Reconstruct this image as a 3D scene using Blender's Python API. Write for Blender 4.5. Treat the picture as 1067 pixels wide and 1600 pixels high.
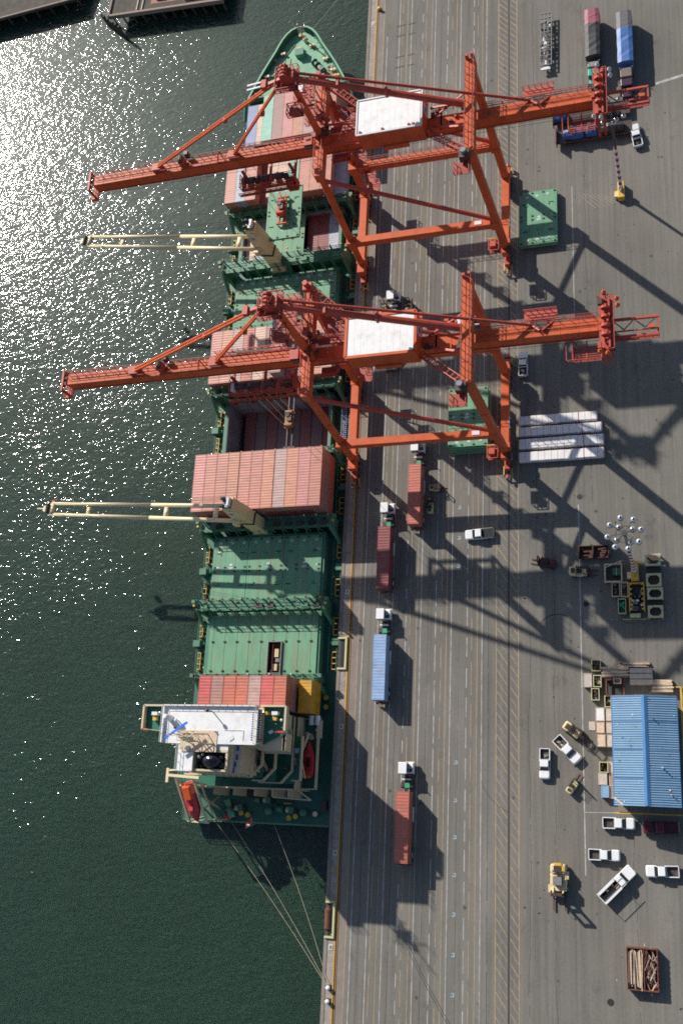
import bpy, math, random
from mathutils import Vector, Matrix, Euler
random.seed(7)
S = bpy.context.scene
for o in list(bpy.data.objects): bpy.data.objects.remove(o)
C = S.collection
R = math.radians

# ---------------------------------------------------------------- camera
cam = bpy.data.cameras.new('camera'); camo = bpy.data.objects.new('camera', cam); C.objects.link(camo)
cam.sensor_fit = 'VERTICAL'; cam.sensor_height = 36.0; cam.sensor_width = 24.0
cam.lens = 1628.7 / 1600 * 36.0
camo.location = (65.78, 0, 189.26)
camo.rotation_euler = Matrix(((.947045, .049664, .317238), (.046535, .956309, -.288630), (-.317712, .288108, .903356))).to_euler()
cam.clip_start = 1; cam.clip_end = 6000
S.camera = camo

# ---------------------------------------------------------------- sky, sun, exposure
SUN_EL, SUN_AZ = 33.0, 45.0                    # light comes from the north-west (-x, +y)
w = bpy.data.worlds.new('World'); S.world = w; w.use_nodes = True
nt = w.node_tree; bg = nt.nodes['Background']
sky = nt.nodes.new('ShaderNodeTexSky'); sky.sky_type = 'NISHITA'; sky.sun_disc = False
sky.sun_elevation = R(SUN_EL); sky.sun_rotation = R(-SUN_AZ)
nt.links.new(sky.outputs[0], bg.inputs[0]); bg.inputs[1].default_value = 0.080
sl = bpy.data.lights.new('sun', 'SUN'); sl.energy = 4.6; sl.angle = R(0.6); sl.color = (1, .955, .88)
so = bpy.data.objects.new('sun', sl); C.objects.link(so)
dv = Vector((math.sin(R(SUN_AZ)) * math.cos(R(SUN_EL)), -math.cos(R(SUN_AZ)) * math.cos(R(SUN_EL)), -math.sin(R(SUN_EL))))
so.rotation_euler = dv.to_track_quat('-Z', 'Y').to_euler(); so.location = (-100, 100, 150)
S.view_settings.view_transform = 'Standard'; S.view_settings.look = 'None'
S.view_settings.exposure = 0.38; S.view_settings.gamma = 1
S.cycles.use_denoising = False; S.cycles.filter_width = 1.75
S.render.resolution_x = 682; S.render.resolution_y = 1024

# ---------------------------------------------------------------- materials
MATS = {}
def mat(name, col, rough=.6, var=.18, scale=.6, dirt=None, damt=.35, dscale=.35, metal=0, bump=0, objcol=False, stretch=(1, 1, 1), spec=.5, grain=0.0):
    m = bpy.data.materials.new(name); m.use_nodes = True
    n = m.node_tree.nodes; L = m.node_tree.links; b = n['Principled BSDF']
    b.inputs['Roughness'].default_value = rough; b.inputs['Metallic'].default_value = metal
    b.inputs['Specular IOR Level'].default_value = spec
    geo = n.new('ShaderNodeNewGeometry'); mp = n.new('ShaderNodeMapping'); mp.inputs['Scale'].default_value = stretch
    L.new(geo.outputs['Position'], mp.inputs[0])
    no = n.new('ShaderNodeTexNoise'); no.inputs['Scale'].default_value = scale; no.inputs['Detail'].default_value = 7
    no.inputs['Roughness'].default_value = .65
    L.new(mp.outputs[0], no.inputs['Vector'])
    mr = n.new('ShaderNodeMapRange'); mr.inputs[1].default_value = .25; mr.inputs[2].default_value = .75
    mr.inputs[3].default_value = 1 - var; mr.inputs[4].default_value = 1 + var
    L.new(no.outputs[0], mr.inputs[0])
    mul = n.new('ShaderNodeVectorMath'); mul.operation = 'SCALE'
    if objcol:
        oi = n.new('ShaderNodeObjectInfo'); L.new(oi.outputs['Color'], mul.inputs[0])
    else:
        mul.inputs[0].default_value = col
    L.new(mr.outputs[0], mul.inputs['Scale'])
    out = mul.outputs[0]
    if dirt is not None:
        n2 = n.new('ShaderNodeTexNoise'); n2.inputs['Scale'].default_value = dscale; n2.inputs['Detail'].default_value = 9
        n2.inputs['Roughness'].default_value = .7
        L.new(mp.outputs[0], n2.inputs['Vector'])
        r2 = n.new('ShaderNodeMapRange'); r2.inputs[1].default_value = .5; r2.inputs[2].default_value = .72
        r2.inputs[3].default_value = 0; r2.inputs[4].default_value = damt
        L.new(n2.outputs[0], r2.inputs[0])
        mx = n.new('ShaderNodeMix'); mx.data_type = 'RGBA'
        L.new(r2.outputs[0], mx.inputs[0]); L.new(out, mx.inputs[6]); mx.inputs[7].default_value = (*dirt, 1)
        out = mx.outputs[2]
    L.new(out, b.inputs['Base Color'])
    if bump:
        bn = n.new('ShaderNodeBump'); bn.inputs['Strength'].default_value = bump; bn.inputs['Distance'].default_value = .05
        L.new(no.outputs[0], bn.inputs['Height']); L.new(bn.outputs[0], b.inputs['Normal'])
    MATS[name] = m
    return m

def asphalt_mat():
    m = bpy.data.materials.new('asphalt'); m.use_nodes = True
    n = m.node_tree.nodes; L = m.node_tree.links; b = n['Principled BSDF']; b.inputs['Roughness'].default_value = .85
    b.inputs['Specular IOR Level'].default_value = .3
    geo = n.new('ShaderNodeNewGeometry')
    def noise(scale, st, det=6, rg=.6):
        mp = n.new('ShaderNodeMapping'); mp.inputs['Scale'].default_value = st; L.new(geo.outputs['Position'], mp.inputs[0])
        t = n.new('ShaderNodeTexNoise'); t.inputs['Scale'].default_value = scale; t.inputs['Detail'].default_value = det; t.inputs['Roughness'].default_value = rg
        L.new(mp.outputs[0], t.inputs['Vector']); return t.outputs[0]
    def rng(x, a, c, lo, hi):
        r = n.new('ShaderNodeMapRange'); r.inputs[1].default_value = a; r.inputs[2].default_value = c; r.inputs[3].default_value = lo; r.inputs[4].default_value = hi
        L.new(x, r.inputs[0]); return r.outputs[0]
    def mul(a, c):
        k = n.new('ShaderNodeMath'); k.operation = 'MULTIPLY'; L.new(a, k.inputs[0]); L.new(c, k.inputs[1]); return k.outputs[0]
    f = mul(rng(noise(.05, (1, .7, 1)), .3, .7, .80, 1.15), rng(noise(2.2, (1, 1, 1), 8, .75), .3, .7, .86, 1.13))
    f = mul(f, rng(noise(1.0, (1.5, .03, 1), 6), .3, .7, .80, 1.14))       # tyre wear along the lanes
    f = mul(f, rng(noise(.20, (1, .6, 1), 10, .82), .56, .74, 1, .52))          # oily patches
    v = n.new('ShaderNodeTexVoronoi'); v.inputs['Scale'].default_value = .17; v.inputs['Randomness'].default_value = 1
    L.new(geo.outputs['Position'], v.inputs['Vector'])
    f = mul(f, rng(v.outputs['Distance'], .03, .07, .45, 1))                 # drops of oil
    # slab joints every 12 m or so
    vm = n.new('ShaderNodeVectorMath'); vm.operation = 'SCALE'; vm.inputs[0].default_value = (.168, .156, .135)
    L.new(f, vm.inputs['Scale'])
    # patches of newer, darker surface
    L.new(vm.outputs[0], b.inputs['Base Color'])
    bn = n.new('ShaderNodeBump'); bn.inputs['Strength'].default_value = .35; bn.inputs['Distance'].default_value = .02
    L.new(noise(9, (1, 1, 1), 4), bn.inputs['Height']); L.new(bn.outputs[0], b.inputs['Normal'])
    MATS['asphalt'] = m; return m

def worn_mat(name, col, cut=.52, soft=.12):
    """road paint, worn through to the asphalt in patches"""
    m = bpy.data.materials.new(name); m.use_nodes = True
    n = m.node_tree.nodes; L = m.node_tree.links; b = n['Principled BSDF']; b.inputs['Roughness'].default_value = .7
    geo = n.new('ShaderNodeNewGeometry'); mp = n.new('ShaderNodeMapping'); mp.inputs['Scale'].default_value = (2.0, .55, 1)
    L.new(geo.outputs['Position'], mp.inputs[0])
    t = n.new('ShaderNodeTexNoise'); t.inputs['Scale'].default_value = .9; t.inputs['Detail'].default_value = 9; t.inputs['Roughness'].default_value = .75
    L.new(mp.outputs[0], t.inputs['Vector'])
    r = n.new('ShaderNodeMapRange'); r.inputs[1].default_value = cut - soft; r.inputs[2].default_value = cut + soft
    L.new(t.outputs[0], r.inputs[0])
    mx = n.new('ShaderNodeMix'); mx.data_type = 'RGBA'; L.new(r.outputs[0], mx.inputs[0])
    mx.inputs[6].default_value = (*col, 1); mx.inputs[7].default_value = (.19, .175, .15, 1)
    L.new(mx.outputs[2], b.inputs['Base Color']); MATS[name] = m; return m

WD1, WD2, WD3 = .28, .17, .11
def water_mat():
    m = bpy.data.materials.new('water'); m.use_nodes = True
    n = m.node_tree.nodes; L = m.node_tree.links; b = n['Principled BSDF']
    b.inputs['Base Color'].default_value = (.010, .030, .021, 1); b.inputs['Roughness'].default_value = .07; b.inputs['IOR'].default_value = 1.36
    b.inputs['Coat Weight'].default_value = .26; b.inputs['Coat Roughness'].default_value = .42; b.inputs['Coat IOR'].default_value = 1.33; b.inputs['Subsurface Weight'].default_value = 1.0; b.inputs['Subsurface Radius'].default_value = (1.0, 2.2, 1.8); b.inputs['Subsurface Scale'].default_value = 1.0
    geo = n.new('ShaderNodeNewGeometry')
    big = n.new('ShaderNodeTexNoise'); big.inputs['Scale'].default_value = .03; big.inputs['Detail'].default_value = 4
    L.new(geo.outputs['Position'], big.inputs['Vector'])
    cr = n.new('ShaderNodeMix'); cr.data_type = 'RGBA'; L.new(big.outputs[0], cr.inputs[0])
    cr.inputs[6].default_value = (.019, .040, .024, 1); cr.inputs[7].default_value = (.026, .057, .038, 1)
    L.new(cr.outputs[2], b.inputs['Base Color'])
    def noise(scale, st, rot, det):
        mp = n.new('ShaderNodeMapping'); mp.inputs['Scale'].default_value = st; mp.inputs['Rotation'].default_value = (0, 0, R(rot)); L.new(geo.outputs['Position'], mp.inputs[0])
        t = n.new('ShaderNodeTexNoise'); t.inputs['Scale'].default_value = scale; t.inputs['Detail'].default_value = det; t.inputs['Roughness'].default_value = .6
        L.new(mp.outputs[0], t.inputs['Vector']); return t.outputs[0]
    # wind patches: calmer and rougher areas
    pt = noise(.035, (1, 1, 1), 0, 3)
    pr = n.new('ShaderNodeMapRange'); pr.inputs[1].default_value = .35; pr.inputs[2].default_value = .65; pr.inputs[3].default_value = .6; pr.inputs[4].default_value = 1.15
    L.new(pt, pr.inputs[0])
    nrm = None
    for sc, st, rot, dist, det in ((.22, (1, 2.2, 1), 38, .25, 2), (.62, (1, 2.0, 1), 28, .17, 1.5), (1.3, (1, 1.8, 1), 40, .105, 1)):
        bp = n.new('ShaderNodeBump'); bp.inputs['Distance'].default_value = dist
        L.new(pr.outputs[0], bp.inputs['Strength']); L.new(noise(sc, st, rot, det), bp.inputs['Height'])
        if nrm: L.new(nrm, bp.inputs['Normal'])
        nrm = bp.outputs[0]
    L.new(nrm, b.inputs['Normal'])
    MATS['water'] = m; return m

asphalt_mat(); water_mat()
worn_mat('paint_white', (.44, .44, .43), .53, .12); worn_mat('paint_yellow', (.44, .29, .13), .53, .12); worn_mat('paint_faint', (.34, .27, .18), .47, .12)
worn_mat('paint_blue', (.25, .42, .55), .6)
mat('concrete', (.22, .185, .155), .85, .3, .5, (.08, .07, .06), .5, .25)
mat('concrete_edge', (.30, .26, .22), .85, .3, .8, (.12, .09, .07), .6, .3)
mat('quay_wall', (.06, .055, .05), .9)
mat('rail_steel', (.09, .07, .06), .5, .3, metal=.3)
mat('groove', (.02, .018, .016), .8)
mat('cable_orange', (.50, .27, .055), .6, .25, 2)
mat('hull_green', (.022, .10, .065), .5, .25, .25, (.07, .05, .03), .35, .3)
mat('deck_green', (.050, .175, .105), .55, .3, .35, (.16, .10, .05), .5, .5)
mat('bow_green', (.12, .33, .19), .55, .22, .4, (.18, .16, .08), .4, .5)
mat('hatch_green', (.115, .285, .165), .6, .22, 1.1, (.22, .18, .10), .7, .6, stretch=(1, .2, 1))
mat('bright_green', (.02, .30, .14), .5)
mat('pad_black', (.02, .025, .02), .7)
mat('deck_dark', (.022, .115, .078), .55, .3, .35, (.10, .07, .04), .5, .5)
mat('rust_shaded', (.07, .028, .020), .8, .4, 2)  # rust of the flat rack, its shade put into the darker colour
mat('house_green', (.012, .12, .075), .5, .2, .6)
mat('tan', (.55, .44, .29), .5, .1, .5, (.35, .22, .12), .25, .6)
mat('crane_tan', (.68, .53, .28), .45, .12, .4, (.30, .18, .08), .35, .5)
mat('jib_cream', (.68, .57, .36), .45, .08, .5, (.4, .28, .15), .3, .5)
mat('roof_white', (.70, .70, .69), .5, .07, .8, (.44, .40, .34), .6, .45)
mat('house_white', (.78, .77, .74), .45, .05)
mat('glass', (.015, .02, .025), .08, .1)
mat('black', (.012, .012, .013), .4)
mat('funnel_black', (.012, .014, .02), .22, .2)
mat('tyre', (.018, .018, .018), .8)
mat('crane_orange', (.54, .100, .032), .5, .18, .5, (.26, .07, .035), .65, .6, stretch=(1, 1, .5), spec=.25)
mat('crane_red', (.43, .060, .032), .55, .2, .7, (.22, .04, .03), .4, .5)
mat('walkway_red', (.34, .055, .032), .6, .25, 1.0, (.08, .03, .02), .5, 1)
mat('mach_dark', (.06, .035, .03), .5, .5, 1.5)
mat('container', (.5, .2, .15), .45, .20, .9, (.20, .11, .08), .5, .6, objcol=True, stretch=(.6, 1.2, 1))
mat('container_dark', (.03, .02, .02), .7)
mat('yellow', (.60, .36, .05), .5, .2, 1, (.2, .14, .04), .4, 1.2)
mat('pale_yellow', (.50, .48, .26), .5, .15, 1, (.25, .2, .1), .3, 1)
mat('loader_tan', (.70, .55, .32), .5, .2, 1.2, (.2, .13, .06), .5, 1)
mat('white_paint', (.74, .74, .74), .3, .07, 1.5, (.45, .42, .38), .35, 1.5)
mat('off_white', (.66, .66, .66), .35, .06)
mat('maroon_paint', (.09, .010, .018), .25, .1)
mat('bed_dark', (.035, .035, .032), .7, .4, 3, (.25, .2, .15), .4, 2)
mat('chrome', (.5, .5, .5), .25, .1, metal=.8)
mat('lamp_silver', (.55, .57, .60), .22, .08, metal=.5)
mat('pole_white', (.74, .74, .74), .5); mat('pole_red', (.30, .03, .03), .5)
mat('pole_dark', (.05, .05, .055), .5)
mat('timber', (.60, .46, .33), .8, .3, 3, (.22, .14, .09), .5, 2)
mat('timber_old', (.30, .22, .17), .85, .3, 3, (.12, .08, .06), .5, 2)
mat('plywood', (.48, .41, .35), .8, .2, 1.2, (.22, .18, .15), .5, 1)
mat('rust', (.14, .045, .028), .8, .4, 2)
mat('wrap', (.74, .70, .68), .4, .10, .5, (.42, .34, .32), .4, .4)
mat('tarp_black', (.035, .035, .035), .6, .3, .8, bump=1); mat('tarp_blue', (.05, .13, .34), .5, .2, .9, bump=1)
mat('tarp_grey', (.10, .10, .11), .6, .2, .8); mat('tarp_maroon', (.26, .07, .10), .6, .15, .7)
mat('teal_paint', (.03, .36, .27), .4); mat('brown_paint', (.15, .12, .10), .5); mat('plum_paint', (.06, .03, .05), .3)
mat('roof_blue', (.20, .335, .47), .38, .10, .5, (.12, .24, .38), .4, .4)
mat('roof_blue_dark', (.06, .18, .38), .4)
mat('wall_beige', (.55, .52, .46), .7)
mat('red_boat', (.45, .022, .03), .4, .12, .8); mat('orange_boat', (.80, .12, .03), .4)
mat('rope', (.45, .38, .26), .9); mat('frame_metal', (.22, .22, .21), .5, .3, 2, metal=.3)
mat('blue_mark', (.02, .06, .42), .5); mat('blue_bar', (.02, .18, .70), .4)
mat('number_white', (.75, .78, .78), .6, .05)
mat('spreader_gold', (.30, .15, .06), .6, .4, 3)
mat('gold', (.55, .28, .02), .5, .2, .8)
mat('hold_grey', (.20, .21, .24), .8, .3, .3); mat('red_paint', (.50, .035, .03), .5)
mat('pier_wood', (.085, .07, .055), .9, .4, .6, (.03, .03, .025), .6, .5)
mat('brick_red', (.30, .14, .10), .8, .5, 1.5)
mat('person_skin', (.5, .3, .2), .6)

# ---------------------------------------------------------------- mesh builder
def V(*a): return Vector(a)
class MB:
    def __init__(s, off=(0, 0, 0)): s.v = []; s.f = []; s.m = []; s.names = []; s.off = Vector(off); s.g = []
    def mi(s, name):
        if name not in s.names: s.names.append(name)
        return s.names.index(name)
    def add(s, vs, fs, m):
        k = len(s.v); i = s.mi(m); fk = len(s.f)
        s.v += [Vector(a) for a in vs]; s.f += [tuple(k + j for j in f) for f in fs]; s.m += [i] * len(fs)
        q = s.v[k:]; s.g.append((k, len(s.v), fk, len(s.f), [min(p[c] for p in q) for c in range(3)], [max(p[c] for p in q) for c in range(3)]))
    def split(s, name, parent=None, gap=.25, **kw):
        """build every group of touching shapes as an object of its own"""
        n = len(s.g); root = list(range(n))
        def find(i):
            while root[i] != i: i = root[i]
            return i
        for i in range(n):
            for j in range(i):
                a, b = s.g[i], s.g[j]
                if all(a[4][c] - gap <= b[5][c] and b[4][c] - gap <= a[5][c] for c in range(3)): root[find(i)] = find(j)
        out = []
        for r in sorted(set(find(i) for i in range(n))):
            m_ = MB(s.off)
            for i in range(n):
                if find(i) == r:
                    k0, k1, f0, f1, _, _ = s.g[i]; k = len(m_.v); m_.v += s.v[k0:k1]
                    for f, mm in zip(s.f[f0:f1], s.m[f0:f1]): m_.f.append(tuple(v - k0 + k for v in f)); m_.m.append(m_.mi(s.names[mm]))
            out.append(m_.build(name, parent, **kw))
        return out
    def box(s, x0, x1, y0, y1, z0, z1, m):
        vs = [(x, y, z) for z in (z0, z1) for y in (y0, y1) for x in (x0, x1)]
        s.add(vs, [(0, 2, 3, 1), (4, 5, 7, 6), (0, 1, 5, 4), (2, 6, 7, 3), (0, 4, 6, 2), (1, 3, 7, 5)], m)
    def cbox(s, c, d, m, rz=0):
        hx, hy, hz = d[0] / 2, d[1] / 2, d[2] / 2; cs, sn = math.cos(rz), math.sin(rz)
        vs = [(c[0] + x * cs - y * sn, c[1] + x * sn + y * cs, c[2] + z) for z in (-hz, hz) for y in (-hy, hy) for x in (-hx, hx)]
        s.add(vs, [(0, 2, 3, 1), (4, 5, 7, 6), (0, 1, 5, 4), (2, 6, 7, 3), (0, 4, 6, 2), (1, 3, 7, 5)], m)
    def beam(s, a, b, w, h, m, w2=None, h2=None):
        """box section from a to b; w across (horizontal), h the other way"""
        a = Vector(a); b = Vector(b); d = (b - a).normalized()
        side = d.cross(V(0, 0, 1)); 
        if side.length < .05: side = V(0, 1, 0).cross(d) if abs(d.z) > .9 else V(1, 0, 0)
        side.normalize(); up = side.cross(d).normalized()
        w2 = w if w2 is None else w2; h2 = h if h2 is None else h2
        vs = []
        for p, ww, hh in ((a, w, h), (b, w2, h2)):
            for sx, sy in ((-1, -1), (1, -1), (1, 1), (-1, 1)): vs.append(p + side * sx * ww / 2 + up * sy * hh / 2)
        s.add(vs, [(3, 2, 1, 0), (4, 5, 6, 7), (0, 1, 5, 4), (1, 2, 6, 5), (2, 3, 7, 6), (3, 0, 4, 7)], m)
    def tube(s, a, b, r, m, n=8, r2=None, cap=True):
        a = Vector(a); b = Vector(b); d = (b - a).normalized(); r2 = r if r2 is None else r2
        side = d.cross(V(0, 0, 1))
        if side.length < .01: side = V(1, 0, 0)
        side.normalize(); up = side.cross(d)
        vs = []
        for p, rr in ((a, r), (b, r2)):
            for i in range(n):
                t = 2 * math.pi * i / n; vs.append(p + side * math.cos(t) * rr + up * math.sin(t) * rr)
        fs = [(i, (i + 1) % n, n + (i + 1) % n, n + i) for i in range(n)]
        if cap: fs += [tuple(range(n))[::-1], tuple(range(n, 2 * n))]
        s.add(vs, fs, m)
    def path(s, pts, r, m, n=5):
        for a, b in zip(pts, pts[1:]): s.tube(a, b, r, m, n)
    def prism(s, poly, z0, z1, m, mtop=None):
        n = len(poly)
        if sum(poly[i][0] * poly[(i + 1) % n][1] - poly[(i + 1) % n][0] * poly[i][1] for i in range(n)) < 0: poly = poly[::-1]
        vs = [(x, y, z0) for x, y in poly] + [(x, y, z1) for x, y in poly]
        s.add(vs, [tuple(range(n))[::-1]] + [(i, (i + 1) % n, n + (i + 1) % n, n + i) for i in range(n)], m)
        s.add(vs[n:], [tuple(range(n))], mtop or m)
    def loft(s, secs, m, cap=True):
        n = len(secs[0]); vs = [p for q in secs for p in q]; fs = []
        for k in range(len(secs) - 1):
            for i in range(n): j = (i + 1) % n; fs.append((k * n + i, k * n + j, (k + 1) * n + j, (k + 1) * n + i))
        if cap: fs += [tuple(range(n))[::-1], tuple(range((len(secs) - 1) * n, len(secs) * n))]
        s.add(vs, fs, m)
    def rr(s, x0, x1, y0, y1, r, z, n=3):
        out = []
        for cx, cy, a0 in ((x1 - r, y1 - r, 0), (x0 + r, y1 - r, 90), (x0 + r, y0 + r, 180), (x1 - r, y0 + r, 270)):
            for i in range(n + 1):
                t = R(a0 + 90 * i / n); out.append((cx + r * math.cos(t), cy + r * math.sin(t), z))
        return out
    def rbox(s, x0, x1, y0, y1, z0, z1, r, m, e=None):
        """rounded box with a softened top edge"""
        e = min(r, .12) if e is None else e
        s.loft([s.rr(x0, x1, y0, y1, r, z0), s.rr(x0, x1, y0, y1, r, z1 - e), s.rr(x0 + e * .5, x1 - e * .5, y0 + e * .5, y1 - e * .5, r, z1 - e * .25), s.rr(x0 + e, x1 - e, y0 + e, y1 - e, r, z1)], m)
    def ball(s, c, r, m, nu=10, nv=6, sz=1, half=False):
        vs = []; fs = []
        v0 = 0 if half else -nv // 2
        rows = list(range(v0, nv // 2 + 1))
        for k in rows:
            t = math.pi / 2 * k / (nv / 2)
            for i in range(nu):
                u = 2 * math.pi * i / nu; vs.append((c[0] + r * math.cos(t) * math.cos(u), c[1] + r * math.cos(t) * math.sin(u), c[2] + r * sz * math.sin(t)))
        for k in range(len(rows) - 1):
            for i in range(nu): j = (i + 1) % nu; fs.append((k * nu + i, k * nu + j, (k + 1) * nu + j, (k + 1) * nu + i))
        if half: fs.append(tuple(range(nu))[::-1])
        s.add(vs, fs, m)
    def rail(s, pts, m, h=1.1, t=.07, step=2.0, mid=True):
        for a, b in zip(pts, pts[1:]):
            a = Vector(a); b = Vector(b); L = (b - a).length; n = max(1, round(L / step)); u = V(0, 0, h)
            s.beam(a + u, b + u, t, t, m)
            if mid: s.beam(a + u * .5, b + u * .5, t * .8, t * .8, m)
            for i in range(n + 1):
                p = a.lerp(b, i / n); s.beam(p, p + u, t, t, m)
    def lattice(s, a, b, w, h, m, n=6, t=.12):
        a = Vector(a); b = Vector(b); d = (b - a); side = d.cross(V(0, 0, 1)).normalized() * w / 2; up = V(0, 0, h)
        cs = [side, -side, side + up, -side + up]
        for c in cs: s.beam(a + c, b + c, t, t, m)
        for i in range(n + 1):
            p = a.lerp(b, i / n)
            for c, e in ((0, 1), (2, 3), (0, 2), (1, 3)): s.beam(p + cs[c], p + cs[e], t * .7, t * .7, m)
            if i < n:
                q = a.lerp(b, (i + 1) / n)
                for c, e in ((0, 2), (1, 3), (0, 1)): s.beam(p + cs[c], q + cs[e], t * .6, t * .6, m)
    def build(s, name, parent=None, smooth=False, label=None):
        me = bpy.data.meshes.new(name)
        me.from_pydata([v - s.off for v in s.v], [], s.f)
        for nme in s.names: me.materials.append(MATS[nme])
        me.polygons.foreach_set('material_index', s.m)
        if smooth: me.polygons.foreach_set('use_smooth', [True] * len(s.f))
        me.update()
        o = bpy.data.objects.new(name, me); C.objects.link(o)
        if parent is not None: o.parent = parent
        elif s.off.length: o.location = s.off
        if label: o['label'] = label
        return o

def tag(o, label, cat, group=None, kind=None):
    o['label'] = label; o['category'] = cat
    if group: o['group'] = group
    if kind: o['kind'] = kind
    return o
def struct(o): o['kind'] = 'structure'; return o
def stuff(o): o['kind'] = 'stuff'; return o
def empty(name, loc, rz, label, cat, group=None):
    o = bpy.data.objects.new(name, None); C.objects.link(o); o.location = loc; o.rotation_euler = (0, 0, R(rz)); o.empty_display_size = .5
    return tag(o, label, cat, group)
def copy_tree(o, parent=None):
    c = o.copy(); C.objects.link(c); c.parent = parent
    for ch in list(o.children): copy_tree(ch, c)
    return c
def text(s, size, loc, m, rz=0, parent=None, name='number_marking', tilt=(0, 0)):
    cu = bpy.data.curves.new('t', 'FONT'); cu.body = s; cu.size = size; cu.align_x = 'CENTER'; cu.align_y = 'CENTER'
    cu.offset = .02 * size
    t = bpy.data.objects.new('t', cu); C.objects.link(t)
    bpy.context.view_layer.update()
    me = bpy.data.meshes.new_from_object(t.evaluated_get(bpy.context.evaluated_depsgraph_get()))
    bpy.data.objects.remove(t)
    me.materials.clear(); me.materials.append(MATS[m])
    me.transform(Matrix.Translation(loc) @ Euler((R(tilt[0]), R(tilt[1]), R(rz))).to_matrix().to_4x4())
    o = bpy.data.objects.new(name, me); C.objects.link(o); o.parent = parent
    return o
def join_into(name, objs, parent):
    if not objs: return None
    """merge small number meshes into one part"""
    import bmesh
    bm = bmesh.new()
    for o in objs: bm.from_mesh(o.data)
    me = bpy.data.meshes.new(name); bm.to_mesh(me); bm.free()
    me.materials.append(objs[0].data.materials[0])
    for o in objs: bpy.data.objects.remove(o)
    r = bpy.data.objects.new(name, me); C.objects.link(r); r.parent = parent; return r

# ================================================================ SETTING
WZ = -5.0
b = MB()
X0, X1, Y0, Y1 = -28, -3.5, 69, 133           # the water is open where the ship's holds displace it
BIG = 4000
for x0, x1, y0, y1 in ((-BIG, X0, -BIG, BIG), (X1, 1, -BIG, BIG), (X0, X1, -BIG, Y0), (X0, X1, Y1, BIG)):
    b.add([(x0, y0, WZ), (x1, y0, WZ), (x1, y1, WZ), (x0, y1, WZ)], [(0, 1, 2, 3)], 'water')
struct(b.build('water'))
b = MB(); b.add([(4.05, -2000, 0), (BIG, -2000, 0), (BIG, 2000, 0), (4.05, 2000, 0)], [(0, 1, 2, 3)], 'asphalt'); struct(b.build('ground'))
b = MB()
b.box(0.0, 4.05, -2000, 2000, -8, -.01, 'quay_wall')
struct(b.build('quay_wall'))
b = MB()
y = -120.0
recess = ((28.9, 34.8), (-19.0, -13.0))
while y < 260:
    L = random.choice((2.4, 3.1, 4.2)); m = 'concrete_edge'
    b.box(0.62, 1.86, y, y + L - .03, -.3, .012 + random.random() * .01, m); y += L
for y0, y1 in ((-400, -19), (-13, 28.9), (34.8, 500)): b.box(-.05, .60, y0, y1, -.9, .10, 'concrete')
b.box(2.62, 4.04, -400, 500, -.3, .006, 'concrete')
struct(b.build('quay_edge'))
b = MB()
b.box(1.88, 2.12, -400, 500, -.3, .05, 'cable_orange'); b.box(2.13, 2.36, -400, 500, -.3, -.002, 'groove'); b.box(2.21, 2.27, -400, 500, -.3, .03, 'rail_steel'); b.box(2.37, 2.46, -400, 500, -.3, .03, 'cable_orange'); b.box(2.46, 2.60, -400, 500, -.3, .004, 'groove')
b.box(32.84, 33.09, -400, 500, .002, .006, 'groove'); b.box(32.93, 33.0, -400, 500, 0.007, .03, 'rail_steel'); b.box(33.18, 33.24, -400, 500, .003, .012, 'concrete')
struct(b.build('crane_rails'))
# painted lanes
def line(b, x, wd, m, y0=-160, y1=260, dash=None):
    if not dash: b.add([(x - wd / 2, y0, .008), (x + wd / 2, y0, .008), (x + wd / 2, y1, .008), (x - wd / 2, y1, .008)], [(0, 1, 2, 3)], m)
    else:
        y = y0
        while y < y1:
            b.add([(x - wd / 2, y, .008), (x + wd / 2, y, .008), (x + wd / 2, min(y + dash[0], y1), .008), (x - wd / 2, min(y + dash[0], y1), .008)], [(0, 1, 2, 3)], m)
            y += dash[0] + dash[1] * random.uniform(.7, 1.4)
b = MB()
line(b, 4.9, .17, 'paint_white', y1=175)
for x, d in ((7.8, None), (10.62, None), (13.33, (2.2, 2.6)), (16.25, None), (19.15, (5, 1.2)), (22.15, None), (25.17, (3.6, 1.6)), (28.0, None)):
    line(b, x, .16, 'paint_white', dash=d)
line(b, 45.95, .20, 'paint_white', y0=-6, y1=59.5); line(b, 45.9, .14, 'paint_white', y0=97, y1=128)
b.add([(63.2, 149.2, .008), (69.5, 150.3, .008), (69.5, 150.9, .008), (63.2, 149.8, .008)], [(0, 1, 2, 3)], 'paint_white')
b.add([(45.9, 4.2, .009), (51.1, 4.35, .009), (51.1, 4.47, .009), (45.9, 4.32, .009)], [(0, 1, 2, 3)], 'paint_white')
struct(b.build('white_lane_markings'))
b = MB()
line(b, 3.98, .15, 'paint_yellow')
for x, d in ((8.5, (7, 2)), (9.65, None), (14.15, (6, 2)), (15.45, None), (20.25, (4, 3)), (21.25, None), (26.05, (6, 2)), (27.12, None)):
    line(b, x, .12, 'paint_yellow', dash=d)
for x in (30.67, 34.73): line(b, x, .16, 'paint_yellow')
y = -60.0; k = 0
while y < 215:
    m = 'paint_yellow' if k % 2 == 0 else 'paint_faint'; wd = .17
    for xa, xb in ((30.8, 32.7), (33.3, 34.6)):
        dy = (xb - xa) * 1.5 if y < 60 else (xb - xa) * 1.15
        yy = y if xa < 31 else y + .7
        b.add([(xa, yy - wd, .0075), (xb, yy - dy - wd, .0075), (xb, yy - dy + wd * .3, .0075), (xa, yy + wd * .3, .0075)], [(0, 1, 2, 3)], m)
    y += 1.93 if y < 60 else 1.55; k += 1
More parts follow.
